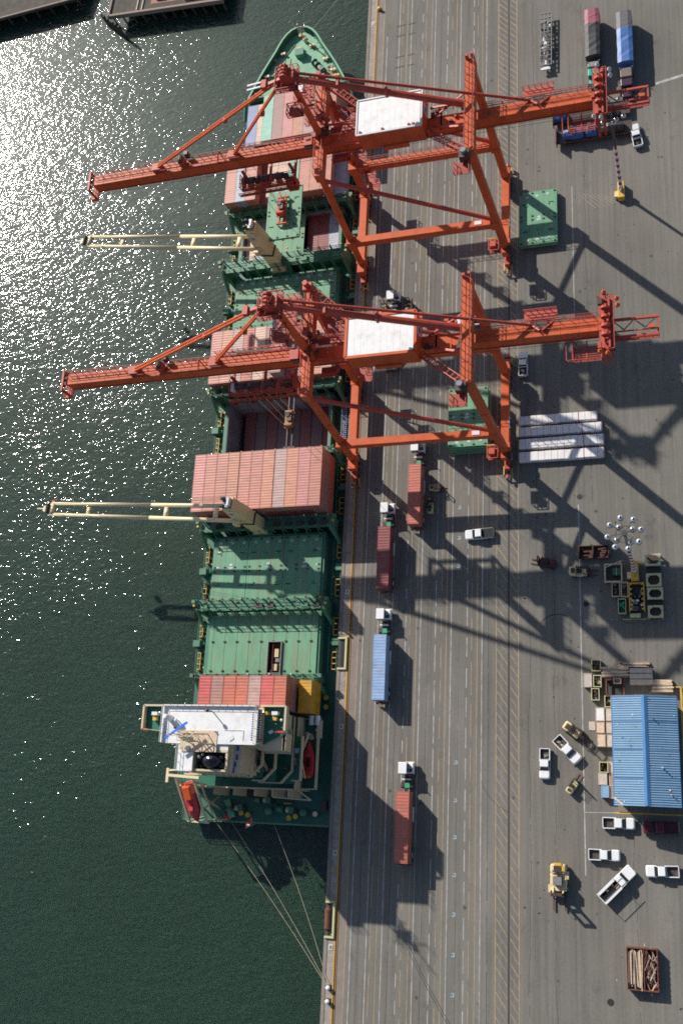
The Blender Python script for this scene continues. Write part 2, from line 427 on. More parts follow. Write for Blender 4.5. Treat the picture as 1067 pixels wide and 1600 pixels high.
for i in range(9):                                                     # hatched bay by the lamp
    x = 47.0 + i * .95
    b.add([(x, 126.2 - i * .25, .0075), (x + 3.4, 122.2 - i * .25 + i * .3, .0075), (x + 3.55, 122.2 - i * .25 + i * .3, .0075), (x + .15, 126.2 - i * .25, .0075)], [(0, 1, 2, 3)], 'paint_faint')
for y in (178.5, 52.6, -8.0): b.box(0.2, 1.84, y, y + .8, .03, .034, 'paint_yellow')
b.add([(51.1, 4.3, .0085), (64, 4.3, .0085), (64, 4.52, .0085), (51.1, 4.52, .0085)], [(0, 1, 2, 3)], 'yellow')
struct(b.build('yellow_lane_markings'))
b = MB()
for k, yy in enumerate((-26.5, -20.2, -13.7, -7.2, -.9, 5.4, 12, 48.4, 54.0, 60.1)):
    x = 23.4
    b.add([(x - .3, yy - .3, .008), (x + .3, yy - .3, .008), (x + .3, yy - .12, .008), (x - .3, yy - .12, .008)], [(0, 1, 2, 3)], 'paint_blue')
    b.add([(x + .12, yy - .12, .008), (x + .3, yy - .12, .008), (x + .3, yy + .35, .008), (x + .12, yy + .35, .008)], [(0, 1, 2, 3)], 'paint_blue')
    b.add([(x - .2, yy + .2, .008), (x + .12, yy + .2, .008), (x + .12, yy + .35, .008), (x - .2, yy + .35, .008)], [(0, 1, 2, 3)], 'paint_blue')
struct(b.build('blue_lane_markings'))

# fender bays cut in the quay edge
def fender_bay(yc, label, fl):
    t = empty('fender_bay', (0.9, yc, 0), 0, label, 'fender bay', 'yellow fender frames on the quay edge')
    b = MB((0.9, yc, 0))
    for y in (yc - 2.95, yc + 2.95): b.box(.05, 1.86, y - .17, y + .17, -.2, .42, 'pale_yellow')
    b.box(1.5, 1.86, yc - 2.8, yc + 2.8, -.2, .42, 'pale_yellow'); b.build('frame', t)
    b = MB((0.9, yc, 0)); b.box(.62, 1.48, yc - 2.75, yc + 2.75, -.9, .03, 'black'); b.build('pit', t)
    if fl:
        f = MB((.2, yc, -1.0)); f.tube((.45, yc - 1.6, -.2), (.45, yc + 1.6, -.2), .62, 'rust', 14)
        f.tube((.45, yc - 2.0, -.2), (.45, yc - 1.6, -.2), .25, 'rust', 14, .62); f.tube((.45, yc + 1.6, -.2), (.45, yc + 2.0, -.2), .62, 'rust', 14, .25)
        f.path([(.45, yc + 2, -.2), (1.5, yc + 2.7, .1)], .05, 'rope'); f.path([(.45, yc - 2, -.2), (1.5, yc - 2.7, .1)], .05, 'rope')
        tag(f.build('fender'), 'brown cylindrical rubber fender hanging inside the yellow frame south of the ship', 'fender')
fender_bay(31.9, 'yellow U-shaped frame around a black pit beside the ship on the quay edge', False)
fender_bay(-16.0, 'yellow U-shaped frame holding a brown fender on the quay edge south of the ship', True)

def bollard(x, y, label, m='white_paint'):
    t = empty('bollard', (x, y, 0), 0, label, 'bollard', 'mooring bollards on the quay')
    b = MB((x, y, 0)); b.cbox((x, y, .06), (.9, .9, .12), 'groove'); b.build('base', t)
    b = MB((x, y, 0)); b.tube((x, y, .1), (x, y, .62), .27, m, 10, .22); b.tube((x, y, .62), (x, y, .85), .42, m, 10, .38); b.tube((x - .5, y, .55), (x + .3, y, .55), .14, m, 8); b.build('post', t, True)
bollard(1.35, -27.2, 'white mooring bollard with the stern lines around it on the quay edge')
bollard(1.35, -29.4, 'white mooring bollard just south of the one holding the stern lines', 'off_white')
bollard(2.8, 183.0, 'yellow mooring bollard on the quay edge near the bow of the ship', 'yellow')
b = MB((3.9, -31, 0)); b.cbox((1.2, -6.2, .06), (.8, .9, .1), 'off_white'); 
k = 0
for x, y in ((1.35, -4.6), (1.3, -20.6), (1.35, 184.5 - 5), (1.4, 44), (1.45, 66), (1.4, 18)):
    b = MB((x, y, 0)); b.cbox((x, y, .07), (.75, .9, .10), 'off_white'); b.cbox((x, y, .13), (.5, .62, .03), 'frame_metal')
    tag(b.build('manhole_cover'), ['pale square pit lid on the quay edge level with the stern', 'pale square pit lid on the quay edge below the occupied fender frame', 'pale square pit lid on the quay edge abreast of the bow', 'pale square pit lid on the quay between ship and blue truck', 'pale square pit lid on the quay edge below the southern crane', 'pale square pit lid on the quay abreast of the white bridge roof'][k], 'pit lid', 'pit lids on the quay edge'); k += 1

# old wooden pier and dark jetty in the top left
t = empty('pier', (-60, 206, WZ), 0, 'grey timber pier with rails standing in the water above the ship', 'pier')
b = MB((-60, 206, WZ)); P = [(-76, 201.5), (-74.2, 205.6), (-69, 216), (-66, 240), (-30, 240), (-38, 216), (-42.6, 206.5), (-44, 203)]
ang = -.09
def pr(x, y, z=0): c, s = math.cos(ang), math.sin(ang); return (-72.3 + x * c - y * s, 200.6 + x * s + y * c, z)
def pbox(b, x0, x1, y0, y1, z0, z1, m):
    vs = [pr(x, y, z) for z in (z0, z1) for y in (y0, y1) for x in (x0, x1)]
    b.add(vs, [(0, 2, 3, 1), (4, 5, 7, 6), (0, 1, 5, 4), (2, 6, 7, 3), (0, 4, 6, 2), (1, 3, 7, 5)], m)
pbox(b, 0, 33, 0, 30, -2.2, -1.2, 'pier_wood'); b.build('deck', t)
b = MB((-60, 206, WZ)); pbox(b, -.1, 33.1, -.3, .25, -2.0, -.75, 'timber_old'); pbox(b, -.3, .2, -.3, 30, -2.0, -.75, 'timber_old'); b.build('kerb', t)
b = MB((-60, 206, WZ))
for i in range(12): p = pr(.5 + i * 2.9, .4); b.tube((p[0], p[1], -9), (p[0], p[1], -1.9), .22, 'pier_wood', 8)
stuff(b.build('piles', t))
b = MB((-60, 206, WZ)); pbox(b, 8, 8.3, .5, 30, -1.2, -.9, 'plywood'); pbox(b, 9.5, 9.8, .5, 30, -1.2, -.9, 'plywood'); b.build('rail', t)
b = MB((-60, 206, WZ)); pbox(b, 12, 22, 2, 8, -1.2, -1.14, 'brick_red'); pbox(b, 22, 29, 1.5, 3.5, -1.2, -.7, 'plywood'); pbox(b, 13.5, 16, 3, 5, -1.14, -.5, 'timber_old'); b.build('rubble', t)
t = empty('mooring_dolphin', (-77, 201.5, WZ), 0, 'cluster of dark timber piles at the pier corner', 'piles')
for k in range(7):
    b = MB((-77, 201.5, WZ)); x = -74.6 + k * .95; y = 201.2 - k * .85; b.tube((x, y, -9), (x + .15, y + .1, -1.0 + random.random() * .6), .30, 'pier_wood', 8); b.build('pile', t)
t = empty('jetty', (-108, 216, WZ), 0, 'dark weathered jetty edge in the top left corner of the water', 'jetty')
b = MB((-108, 216, WZ)); b.prism([(-150, 207.5), (-84, 209.7), (-76, 240), (-150, 240)], -2.4, -1.3, 'pier_wood'); b.build('deck', t)
b = MB((-108, 216, WZ)); b.beam((-150, 207.3, -1.2), (-84, 209.5, -1.2), .4, .4, 'timber_old'); b.build('kerb', t)
b = MB((-108, 216, WZ))
for i in range(16): f = i / 15; b.tube((-150 + 66 * f, 208 + 2.2 * f, -9), (-150 + 66 * f, 208 + 2.2 * f, -2.2), .25, 'pier_wood', 8)
stuff(b.build('piles', t))

# ================================================================ SHIP
SX = -15.65
SO = (SX, 90, WZ)
def hb(y):                                                    # half breadth at deck level
    T = [(-1, 15.1), (0, 15.2), (20, 15.3), (140, 15.2), (148, 14.8), (154, 14.0), (158, 13.1), (162.5, 11.9), (165, 10.7), (168, 9.2), (171, 7.5), (174, 5.7), (176.5, 4.5), (178.2, 3.1), (179.1, 1.9), (179.5, 0.6)]
    for (a, c), (d, e) in zip(T, T[1:]):
        if y <= d: return c + (e - c) * max(0, (y - a)) / (d - a)
    return .2
ship = empty('container_ship', SO, 0, 'green container ship with tan deck cranes moored along the quay', 'ship')
def sb(): return MB(SO)
def sbuild(b, n, par=None, **k):
    o = b.build(n, par or ship, **k); return o
DZ = -2.0
ys = [-.2, 3, 10, 20, 60, 100, 130, 140, 148, 152, 156, 159, 162.5, 164, 166, 168, 170, 172, 174, 175.5, 177, 178.2, 179.1, 179.4]
def wl(y):
    f = max(0, min(1, (y - 118) / 59.0)); h0 = hb(y)
    g = max(0, min(1, (14 - y) / 14.0))
    return max(.03, h0 * (1 - f ** 2.1 * .93) * (1 - .25 * g))
def topz(y): return DZ if y < 162.4 else (3.2 + .03 * (y - 162.4))
b = sb()
for sgn in (-1, 1):
    rows = []
    for y in ys:
        z = topz(y); yw = y if y < 160 else 160 + (y - 160) * .80
        rows.append([(SX + sgn * hb(y), y, z), (SX + sgn * (hb(y) * .62 + wl(y) * .38), y * .6 + yw * .4, -3.2), (SX + sgn * wl(y), yw, -5.0), (SX + sgn * wl(y) * .97, yw, -9)])
    vs = [p for r in rows for p in r]; fs = []
    for k in range(len(rows) - 1):
        for i in range(3):
            f = (k * 4 + i, k * 4 + i + 1, (k + 1) * 4 + i + 1, (k + 1) * 4 + i); fs.append(f if sgn < 0 else f[::-1])
    b.add(vs, fs, 'hull_green')
b.add([(SX - hb(-.2), -.2, DZ), (SX + hb(-.2), -.2, DZ), (SX + wl(-.2), -.2, -9), (SX - wl(-.2), -.2, -9)], [(0, 1, 2, 3)], 'hull_green')
# break of the forecastle
b.add([(SX - hb(162.4), 162.4, DZ), (SX + hb(162.4), 162.4, DZ), (SX + hb(162.4), 162.4, 3.2), (SX - hb(162.4), 162.4, 3.2)], [(0, 1, 2, 3), (3, 2, 1, 0)][:1], 'hull_green')
sbuild(b, 'hull')
# decks with the two open holds
HX0, HX1 = -27.0, -4.2
H1 = (119.2, 130.4); H2 = (74.4, 85.9)
b = sb()
cuts = sorted(set(ys[:13] + list(H1) + list(H2)))
for a, c in zip(cuts, cuts[1:]):
    l0, l1, r0, r1 = SX - hb(a), SX - hb(c), SX + hb(a), SX + hb(c)
    hole = any(h0 <= a and c <= h1 for h0, h1 in (H1, H2))
    if hole:
        b.add([(l0, a, DZ), (HX0, a, DZ), (HX0, c, DZ), (l1, c, DZ)], [(0, 1, 2, 3)], 'deck_dark')
        b.add([(HX1, a, DZ), (r0, a, DZ), (r1, c, DZ), (HX1, c, DZ)], [(0, 1, 2, 3)], 'deck_dark')
    else: b.add([(l0, a, DZ), (r0, a, DZ), (r1, c, DZ), (l1, c, DZ)], [(0, 1, 2, 3)], 'deck_dark')
sbuild(b, 'main_deck')
for (h0, h1), zf in ((H1, -3.6), (H2, -13)):
    b = sb()
    for x0, x1, y0, y1 in ((HX0 - .1, HX0, h0, h1), (HX1, HX1 + .1, h0, h1), (HX0, HX1, h0 - .1, h0), (HX0, HX1, h1, h1 + .1)): b.box(x0, x1, y0, y1, zf, .8, 'hold_grey')
    b.box(HX0, HX1, h0, h1, zf - .2, zf, 'black')
    for k in range(10): x = HX0 + 1.1 + k * 2.5; b.box(x - .08, x + .08, h1 - .35, h1 - .02, zf, .7, 'hold_grey'); b.box(x - .08, x + .08, h0 + .02, h0 + .3, zf, .7, 'hold_grey')
    sbuild(b, 'hold')
b = sb()
for k in range(6): x = -25.5 + k * 4.0; b.cbox((x, 85.6, .95), (.7, .5, .4), 'red_paint')
b.split('warning_mark', ship)
# coamings
b = sb()
for y0, y1 in ((145.2, 160.6), (132, 145.0), H1, (102.4, 115.4), (88, 101.4), H2, (59, 71.6), (42.4, 55.8), (27.6, 39.8), (19.6, 26.4)):
    for x0, x1 in ((-27.9, HX0 - .12), (HX1 + .12, -3.5)):
        if y0 > 144: x0 += 2.0 if x0 < -20 else -1.0; x1 += 2.0 if x1 < -20 else -1.0
        b.box(x0, x1, y0, y1, DZ, .85, 'deck_green')
    xa, xb = (-27.9, -3.5) if y0 < 144 else (-25.9, -4.5)
    if (y0, y1) in (H1, H2):
        b.box(xa, xb, y0 - .6, y0 - .12, DZ, .85, 'deck_green'); b.box(xa, xb, y1 + .12, y1 + .6, DZ, .85, 'deck_green')
    else:
        b.box(xa, xb, y0 - .4, y0, DZ, .85, 'deck_green'); b.box(xa, xb, y1, y1 + .4, DZ, .85, 'deck_green')
b.split('coaming', ship)
def cover(x0, x1, y0, y1, z0, th, par, off, m='hatch_green', name='hatch_cover', fit=True):
    b = MB(off)
    b.box(x0, x1, y0, y1, z0, z0 + th, m)
    b.box(x0 + .15, x1 - .15, y0 - .18, y0, z0 + .1, z0 + th * .6, m); b.box(x0 + .15, x1 - .15, y1, y1 + .18, z0 + .1, z0 + th * .6, m)
    zt = z0 + th
    W = x1 - x0; n = max(2, round(W / 2.55)); 
    for k in range(n + 1):
        x = x0 + .45 + (W - .9) * k / n
        for y in (y0 + .35, (y0 + y1) / 2 + .45, (y0 + y1) / 2 - .45, y1 - .35): b.cbox((x, y, zt + .06), (.42, .24, .12), 'pad_black')
        b.beam((x, y0 + .1, zt + .012), (x, y1 - .1, zt + .012), .06, .02, 'bright_green' if 0 else m)
    for k in range(n):                                        # lashing pots and chipped bright green spots
        x = x0 + .45 + (W - .9) * (k + .5) / n
        for y in (y0 + (y1 - y0) * .28, y0 + (y1 - y0) * .74):
            if random.random() < .75: b.tube((x, y, zt), (x, y, zt + .14), .16, random.choice(('yellow', 'bright_green', 'bright_green')), 8); b.cbox((x + .05, y - .1, zt + .01), (.9, .5, .02), 'bright_green', random.random()) if random.random() < .35 else None
    for x in (x0 + 1.2, x1 - 1.2):
        b.cbox((x, y0 + (y1 - y0) * .24, zt + .05), (1.0, .13, .1), 'pad_black'); b.cbox((x, y0 + (y1 - y0) * .76, zt + .05), (1.0, .13, .1), 'pad_black')
    return b.build(name, par)
def nums(lst, par, off, size=.75):
    os_ = [text(s_, size, Vector((x, y, z)) - Vector(off), 'number_white', rz) for s_, x, y, z, rz in lst]
    return join_into('bay_numbers', os_, par)
for x0, x1 in ((-27.55, -20.0), (-19.9, -12.1), (-12.0, -4.05)):
    cover(x0, x1, 42.6, 55.6, .86, .3, ship, SO); cover(x0, x1, 102.6, 115.2, .86, .3, ship, SO)
nums([(s_, -26.2 + k * 2.62, 54.6, 1.20, 0) for k, s_ in enumerate(('08', '06', '04', '02', '00', '01', '03', '05', '07'))] + [('48', -23.6, 50.0, 1.2, 0), ('287', -23.6, 49.2, 1.2, 0), ('48', -15.4, 50.0, 1.2, 0), ('287', -15.4, 49.2, 1.2, 0), ('48', -7.6, 50.0, 1.2, 0), ('287', -7.6, 49.2, 1.2, 0), ('M', -4.8, 52.6, 1.2, 0), ('M', -4.8, 49.4, 1.2, 0), ('1', -4.8, 45.8, 1.2, 0), ('M', -26.5, 49.4, 1.2, 0), ('M', -26.4, 52.6, 1.2, 0)], ship, SO, .7)
nums([(s_, -26.2 + k * 2.62, 114.2, 1.20, 0) for k, s_ in enumerate(('08', '06', '04', '02', '00', '01', '03', '05', '07'))] + [('M', -4.8, 112.4, 1.2, 0), ('M', -4.8, 109, 1.2, 0), ('48', -7.6, 109.4, 1.2, 0)], ship, SO, .7)
cover(-19.95, -12.15, 118.9, 130.7, .86, .3, ship, SO)
for y0, y1 in ((59.2, 71.4), (88.2, 101.2), (132.2, 144.8)): cover(-28.6, -3.0, y0, y1, .86, .2, ship, SO)
cover(-26.0, -4.4, 145.4, 160.0, .86, .2, ship, SO); cover(-27.5, -3.4, 19.9, 26.2, .86, .2, ship, SO)
# the aft hatch, with one slot open
b = sb(); 
for x0, x1 in ((-27.0, -14.0), (-11.3, -4.0)): b.box(x0, x1, 27.8, 39.6, .86, 1.12, 'hatch_green')
b.box(-14.0, -11.3, 34.0, 39.6, .86, 1.12, 'hatch_green'); b.box(-14.0, -11.3, 27.8, 34.0, -.2, .0, 'rust')
for k in range(9): x = -26.2 + k * 2.62; b.cbox((x, 34.2, 1.2), (.5, .3, .18), 'pad_black'); b.cbox((x, 28.4, 1.2), (.5, .3, .18), 'pad_black'); b.beam((x, 27.9, 1.125), (x, 39.5, 1.125), .07, .02, 'rust')
for x in (-14.06, -11.24): b.box(x - .08, x + .08, 27.8, 34.2, .9, 1.55, 'frame_metal')
for y in (27.9, 34.1): b.box(-14, -11.3, y - .07, y + .07, .9, 1.55, 'frame_metal')
b.cbox((-12.6, 32.0, .3), (.9, 1.6, .5), 'loader_tan'); b.cbox((-12.8, 29.2, .3), (1.0, 1.3, .4), 'loader_tan'); b.cbox((-12.4, 30.6, .2), (.8, .7, .4), 'frame_metal')
sbuild(b, 'aft_hatch_cover')

# lashing bridges
def lashing(yc, wd, x0=-30.6, x1=-.6, zt=4.0, lean=1):
    b = sb()
    b.box(x0 + .8, x1 - .8, yc - wd / 2, yc + wd / 2, zt - .22, zt, 'deck_green')
    for x in (x0 + .8, x1 - 1.6): b.box(x, x + .8, yc - wd / 2 - .3, yc + wd / 2 + .3, DZ, zt - .24, 'deck_green')
    n = 11
    for k in range(n + 1):
        x = x0 + 1.2 + (x1 - x0 - 2.4) * k / n
        for y in (yc - wd / 2 + .12, yc + wd / 2 - .12):
            b.box(x - .13, x + .13, y - .11, y + .11, DZ, zt + 1.3, 'deck_green')
        b.beam((x, yc - wd / 2, zt + .9), (x + .1, yc - wd / 2 - 1.1 * lean, 1.6), .10, .16, 'deck_green')
        b.cbox((x, yc + wd / 2, zt + 1.4), (.22, .22, .3), random.choice(('yellow', 'deck_green', 'deck_green', 'red_paint', 'white_paint')))
    for k in range(n):
        x = x0 + 1.2 + (x1 - x0 - 2.4) * (k + .5) / n
        if random.random() < .45: b.box(x - .7, x + .7, yc - wd * .28, yc + wd * .12, zt, zt + .45, random.choice(('pad_black', 'deck_green', 'mach_dark')))
        b.cbox((x, yc + wd * .3, zt + .05), (.7, .3, .12), 'pad_black') if random.random() < .6 else None
    o = sbuild(b, 'lashing_bridge')
    r = sb()
    for y in (yc - wd / 2 + .05, yc + wd / 2 - .05): r.rail([(x0 + 1.2, y, zt), (x1 - 1.2, y, zt)], 'deck_green', 1.15, .08, 1.4)
    r.build('railing', o); o2 = r
    # ladders down to the deck at both ends
    for xs, sg in ((x0, 1), (x1, -1)):
        l = sb(); l.beam((xs + .3 * sg, yc - wd / 2 - 2.6, DZ + .3), (xs + .9 * sg, yc - wd / 2, zt), .8, .12, 'deck_green'); l.rail([(xs + .3 * sg, yc - wd / 2 - 2.6, DZ + .3), (xs + .9 * sg, yc - wd / 2, zt)], 'bow_green', 1.0, .08, 1.5)
        l.cbox((xs + .2 * sg, yc + wd / 2 - .2, zt + .6), (.7, .7, .8), 'deck_green'); l.cbox((xs + .35 * sg, yc, zt + .7), (.4, .4, .5), 'yellow')
        l.build('end_ladder', o)
lashing(117.3, 2.6); lashing(131.3, 1.1, zt=3.0); lashing(101.9, .9, zt=3.0); lashing(87.0, 1.6); lashing(73.0, .9, zt=2.5); lashing(57.6, 2.2, zt=3.4); lashing(41.0, 2.0, -29.8, -1.2, 3.6); lashing(27.0, .8, -29.4, -2.2, 2.4)
# side deck gear
b = sb(); r = sb()
for y0, y1 in ((28.5, 40), (43, 55.5), (60, 72), (75, 86), (89, 101), (103, 115.5), (119.5, 130.5), (133, 144)):
    for s_, xs in ((1, SX - 15.05), (-1, SX + 15.05)):
        r.rail([(xs, y0, DZ), (xs, y1, DZ)], 'deck_green', 1.15, .08, 1.5)
        ym = (y0 + y1) / 2
        b.cbox((xs + s_ * .1, ym, DZ + .9), (1.5, 1.3, 1.5), 'deck_green')
        b.cbox((xs + s_ * 1.1, ym, DZ + .5), (.8, .5, .9), 'bow_green')
        for yy in (y0 + 2.2, y1 - 2.6):
            b.box(xs + s_ * .55 - .35, xs + s_ * .55 + .35, yy - 1.7, yy + 1.7, DZ, DZ + .12, 'pad_black')
            for q in range(4): b.box(xs + s_ * .55 - .4, xs + s_ * .55 + .4, yy - 1.75 + q * 1.12, yy - 1.6 + q * 1.12, DZ + .1, DZ + 1.0, 'yellow')
            b.box(xs + s_ * .95 - .06, xs + s_ * .95 + .06, yy - 1.7, yy + 1.7, DZ + .85, DZ + 1.0, 'yellow')
        for q in range(4): b.tube((xs + s_ * 1.6, y0 + 1 + q * (y1 - y0 - 2) / 3, DZ), (xs + s_ * 1.6, y0 + 1 + q * (y1 - y0 - 2) / 3, DZ + .6), .18, random.choice(('bow_green', 'yellow', 'deck_green')), 8)
        b.tube((xs + s_ * 1.95, y0, DZ + .3), (xs + s_ * 1.95, y1, DZ + .3), .09, 'bow_green', 6)
stuff(sbuild(b, 'side_deck_fittings')); r.split('side_railing', ship)
b = sb(); b.box(-1.35, -.55, 76, 85.5, -.4, -.2, 'frame_metal'); 
for k in range(22): b.box(-1.3, -.6, 76.2 + k * .42, 76.34 + k * .42, -.2, -.1, 'blue_mark')
b.rail([(-1.4, 76, -.2), (-1.4, 85.5, -.2)], 'frame_metal', .9); sbuild(b, 'gangway')

# forecastle
FY = [162.4, 164, 166, 168, 170, 172, 174, 175.5, 177, 178.2, 179.1]
FZ = 2.1
b = sb()
for a, c in zip(FY, FY[1:]): b.add([(SX - hb(a) + .1, a, FZ), (SX + hb(a) - .1, a, FZ), (SX + hb(c) - .1, c, FZ), (SX - hb(c) + .1, c, FZ)], [(0, 1, 2, 3)], 'bow_green')
b.box(SX - 12.2, SX + 12.2, 162.2, 162.6, FZ - .3, FZ + .05, 'bow_green')
fdeck = sbuild(b, 'forecastle_deck')
b = sb()
for sg in (-1, 1):
    pts = [(SX + sg * hb(y), y, topz(y) + .02) for y in FY + [179.4]]
    for p, q_ in zip(pts, pts[1:]): b.beam(p, q_, .42, .12, 'bow_green'); b.beam((p[0] - sg * .12, p[1], p[2] - .55), (q_[0] - sg * .12, q_[1], q_[2] - .55), .08, 1.1, 'deck_green')
    for y in FY[1:-1]: b.beam((SX + sg * (hb(y) - .1), y, topz(y)), (SX + sg * (hb(y) - .9), y - .1, FZ), .1, .12, 'deck_green')
    pts = [(SX + sg * 13.5, 158.0, .7), (SX + sg * 12.5, 162.4, 3.2)]
    b.beam(pts[0], pts[1], .3, 1.6, 'bow_green')
b.beam((SX - 12.2, 162.3, 3.0), (SX + 12.2, 162.3, 3.0), .35, .25, 'bow_green'); b.beam((SX - 12.2, 162.2, 2.5), (SX + 12.2, 162.2, 2.5), .1, 1.0, 'deck_green')
sbuild(b, 'bulwark')
def winch(x, y, z, rz, par):
    b = sb(); c, s_ = math.cos(rz), math.sin(rz)
    def P(dx, dy, dz): return (x + dx * c - dy * s_, y + dx * s_ + dy * c, z + dz)
    b.cbox((x, y, z + .15), (3.6, 1.6, .3), 'deck_green', rz); b.tube(P(-1.6, 0, .85), P(-.3, 0, .85), .55, 'deck_green', 12); b.tube(P(-1.7, 0, .85), P(-1.55, 0, .85), .85, 'hull_green', 12); b.tube(P(-.3, 0, .85), P(-.15, 0, .85), .85, 'hull_green', 12)
    b.tube(P(.3, 0, .85), P(1.0, 0, .85), .5, 'rope', 12); b.cbox(P(1.5, 0, .8), (.8, 1.1, 1.1), 'deck_green', rz); b.tube(P(1.9, 0, .8), P(2.4, 0, .8), .35, 'mach_dark', 10)
    sbuild(b, 'winch', par)
winch(SX - 5.2, 168.2, FZ, .9, ship); winch(SX + 5.0, 168.0, FZ, -.9, ship); winch(SX - 1.8, 165.2, FZ, 0, ship); winch(SX + 3.6, 164.9, FZ, 0.1, ship)
b = sb(); b.cbox((SX + .2, 172.6, FZ + .7), (1.9, 1.6, 1.4), 'bow_green'); b.cbox((SX + .2, 172.6, FZ + 1.45), (2.1, 1.8, .1), 'deck_green'); b.cbox((SX, 174.3, FZ + .5), (1.2, .4, .6), 'yellow'); sbuild(b, 'deck_locker')
b = sb(); b.tube((SX + 1.2, 176.2, FZ), (SX + 1.2, 176.2, FZ + 6.0), .16, 'tan', 8); b.cbox((SX + 1.2, 176.2, FZ + 5), (1.6, .12, .12), 'tan'); b.tube((SX + 1.2, 176.2, FZ), (SX + 1.2, 176.2, FZ + 1.2), .4, 'tan', 8); sbuild(b, 'foremast')
for k, (x, y, m) in enumerate(((-7.9, 168.0, 'loader_tan'), (-8.6, 165.7, 'loader_tan'), (8.6, 166.4, 'loader_tan'), (9.6, 164.7, 'yellow'), (6.6, 169.9, 'loader_tan'), (3.0, 174.4, 'loader_tan'), (-4.2, 173.6, 'loader_tan'), (.2, 177.8, 'yellow'), (-10.2, 163.6, 'loader_tan'))):
    b = sb(); xx = SX + x
    for d in (-.35, .35): b.tube((xx + d, y, FZ), (xx + d, y, FZ + .7), .24, m, 9); b.tube((xx + d, y, FZ + .7), (xx + d, y, FZ + .8), .32, m, 9)
    b.cbox((xx, y, FZ + .06), (1.5, .7, .12), 'deck_green'); sbuild(b, 'bitts')
b = sb()
for x0, y0, x1, y1 in ((-7.6, 168, -1.5, 176), (6.6, 169.9, 2, 176.5), (-5, 168, -8.6, 165.7), (5, 168, 9.6, 164.7)): b.tube((SX + x0, y0, FZ + .1), (SX + x1, y1, FZ + .1), .09, 'rope', 5)
for x, y in ((-7.2, 167.0), (7.6, 167.4), (8.8, 165.6)):
    for k in range(3):
        for i in range(10): a0, a1 = i * .628, (i + 1) * .628; rr_ = .3 + .2 * k; b.tube((SX + x + rr_ * math.cos(a0), y + rr_ * math.sin(a0), FZ + .12), (SX + x + rr_ * math.cos(a1), y + rr_ * math.sin(a1), FZ + .12), .09, 'rope', 4)
b.split('mooring_rope', ship)

# deck cranes
def deck_crane(yc, ang, blue):
    X = -17.15; b = sb()
    b.cbox((X, yc, .6), (4.2, 3.0, 2.4), 'deck_green')
    b.cbox((X, yc, 4.8), (2.7, 2.5, 7.0), 'crane_tan'); b.cbox((X, yc, 1.95), (3.1, 2.9, .3), 'crane_tan')
    ped = sbuild(b, 'deck_crane')
    b = sb(); a = R(ang); c, s_ = math.cos(a), math.sin(a)
    def P(dx, dy, z): return (X + dx * c - dy * s_, yc + dx * s_ + dy * c, z)
    b.cbox((X, yc, 8.5), (2.9, 2.7, .5), 'mach_dark', a)
    b.loft([[P(-1.5, -1.2, 8.7), P(1.3, -1.2, 8.7), P(1.3, 1.2, 8.7), P(-1.5, 1.2, 8.7)], [P(-1.6, -1.3, 12.5), P(1.5, -1.3, 12.5), P(1.5, 1.3, 12.5), P(-1.6, 1.3, 12.5)], [P(-1.1, -1.15, 18.3), P(1.0, -1.15, 18.3), P(1.0, 1.15, 18.3), P(-1.1, 1.15, 18.3)]], 'crane_tan')
    b.cbox(P(-.1, 0, 18.45), (1.7, 1.9, .3), 'frame_metal', a); b.build('crane_house', ped)
    b = sb(); 
    for dy in (-.75, .75):
        b.tube(P(-.6, dy - .2, 18.9), P(-.6, dy + .2, 18.9), .7, 'pad_black', 12); b.cbox(P(.2, dy, 18.9), (.8, .5, .8), 'chrome', a)
    b.cbox(P(.6, 0, 19.2), (.4, 1.5, 1.0), 'off_white', a)
    b.build('sheave_head', ped)
    b = sb(); b.cbox(P(.3, -1.33, 17.0), (.7, .06, .8), 'off_white', a); b.cbox(P(-.4, -1.33, 15.2), (.8, .06, .6), 'roof_blue', a); b.build('emblem_plate', ped)
    # jib
    b = sb(); L = 45.2; z0 = 11.6
    for dy in (-1.35, 1.35):
        b.tube(P(-.2, dy * 1.12, z0), P(-20, dy, z0 + .3), .44, 'jib_cream', 10); b.tube(P(-20, dy, z0 + .3), P(-L + 2, dy * .86, z0 + .6), .44, 'jib_cream', 10, .36)
    for d in (5.5, 16.5, 34.5): b.cbox(P(-d, 0, z0 + .2), (.9, 2.6, .45), 'jib_cream', a)
    b.beam(P(-L + 2.2, -1.2, z0 + .6), P(-L + 2.2, 1.2, z0 + .6), .8, .8, 'jib_cream'); jib = b.build('jib', ped, True)
    b = sb(); b.loft([[P(-L + 2.0, -1.2, z0 + .3), P(-L + 2.0, 1.2, z0 + .3), P(-L + 2.0, 1.2, z0 + .9), P(-L + 2.0, -1.2, z0 + .9)], [P(-L, -.5, z0 + .4), P(-L, .5, z0 + .4), P(-L, .5, z0 + .9), P(-L, -.5, z0 + .9)]], 'jib_cream')
    b.tube(P(-L - 1.5, 0, z0 + .7), P(-L, 0, z0 + .7), .18, 'jib_cream', 6); b.tube(P(-L + 1.2, 1.0, z0 + 1.1), P(-L + 1.2, -1.0, z0 + 1.1), .4, 'pad_black', 10); b.cbox(P(-L + 1.6, 1.7, z0 - .4), (.7, .7, 1.1), 'red_paint', a)
    b.build('jib_head', ped)
    b = sb()
    for dy in (-.9, -.4, .4, .9): b.tube(P(-.9, dy, 19.2), P(-L + 1.3, dy, z0 + 1.4), .035, 'pad_black', 4)
    b.build('hoist_wires', ped)
    b = sb(); b.cbox(P(-1.1, -1.9, 11.0), (1.0, .9, 1.6), 'crane_tan', a); b.cbox(P(-1.62, -1.9, 11.3), (.06, .7, .8), 'glass', a); b.build('operator_cab', ped)
deck_crane(117.4, -8.5, True); deck_crane(57.5, -4.0, False)
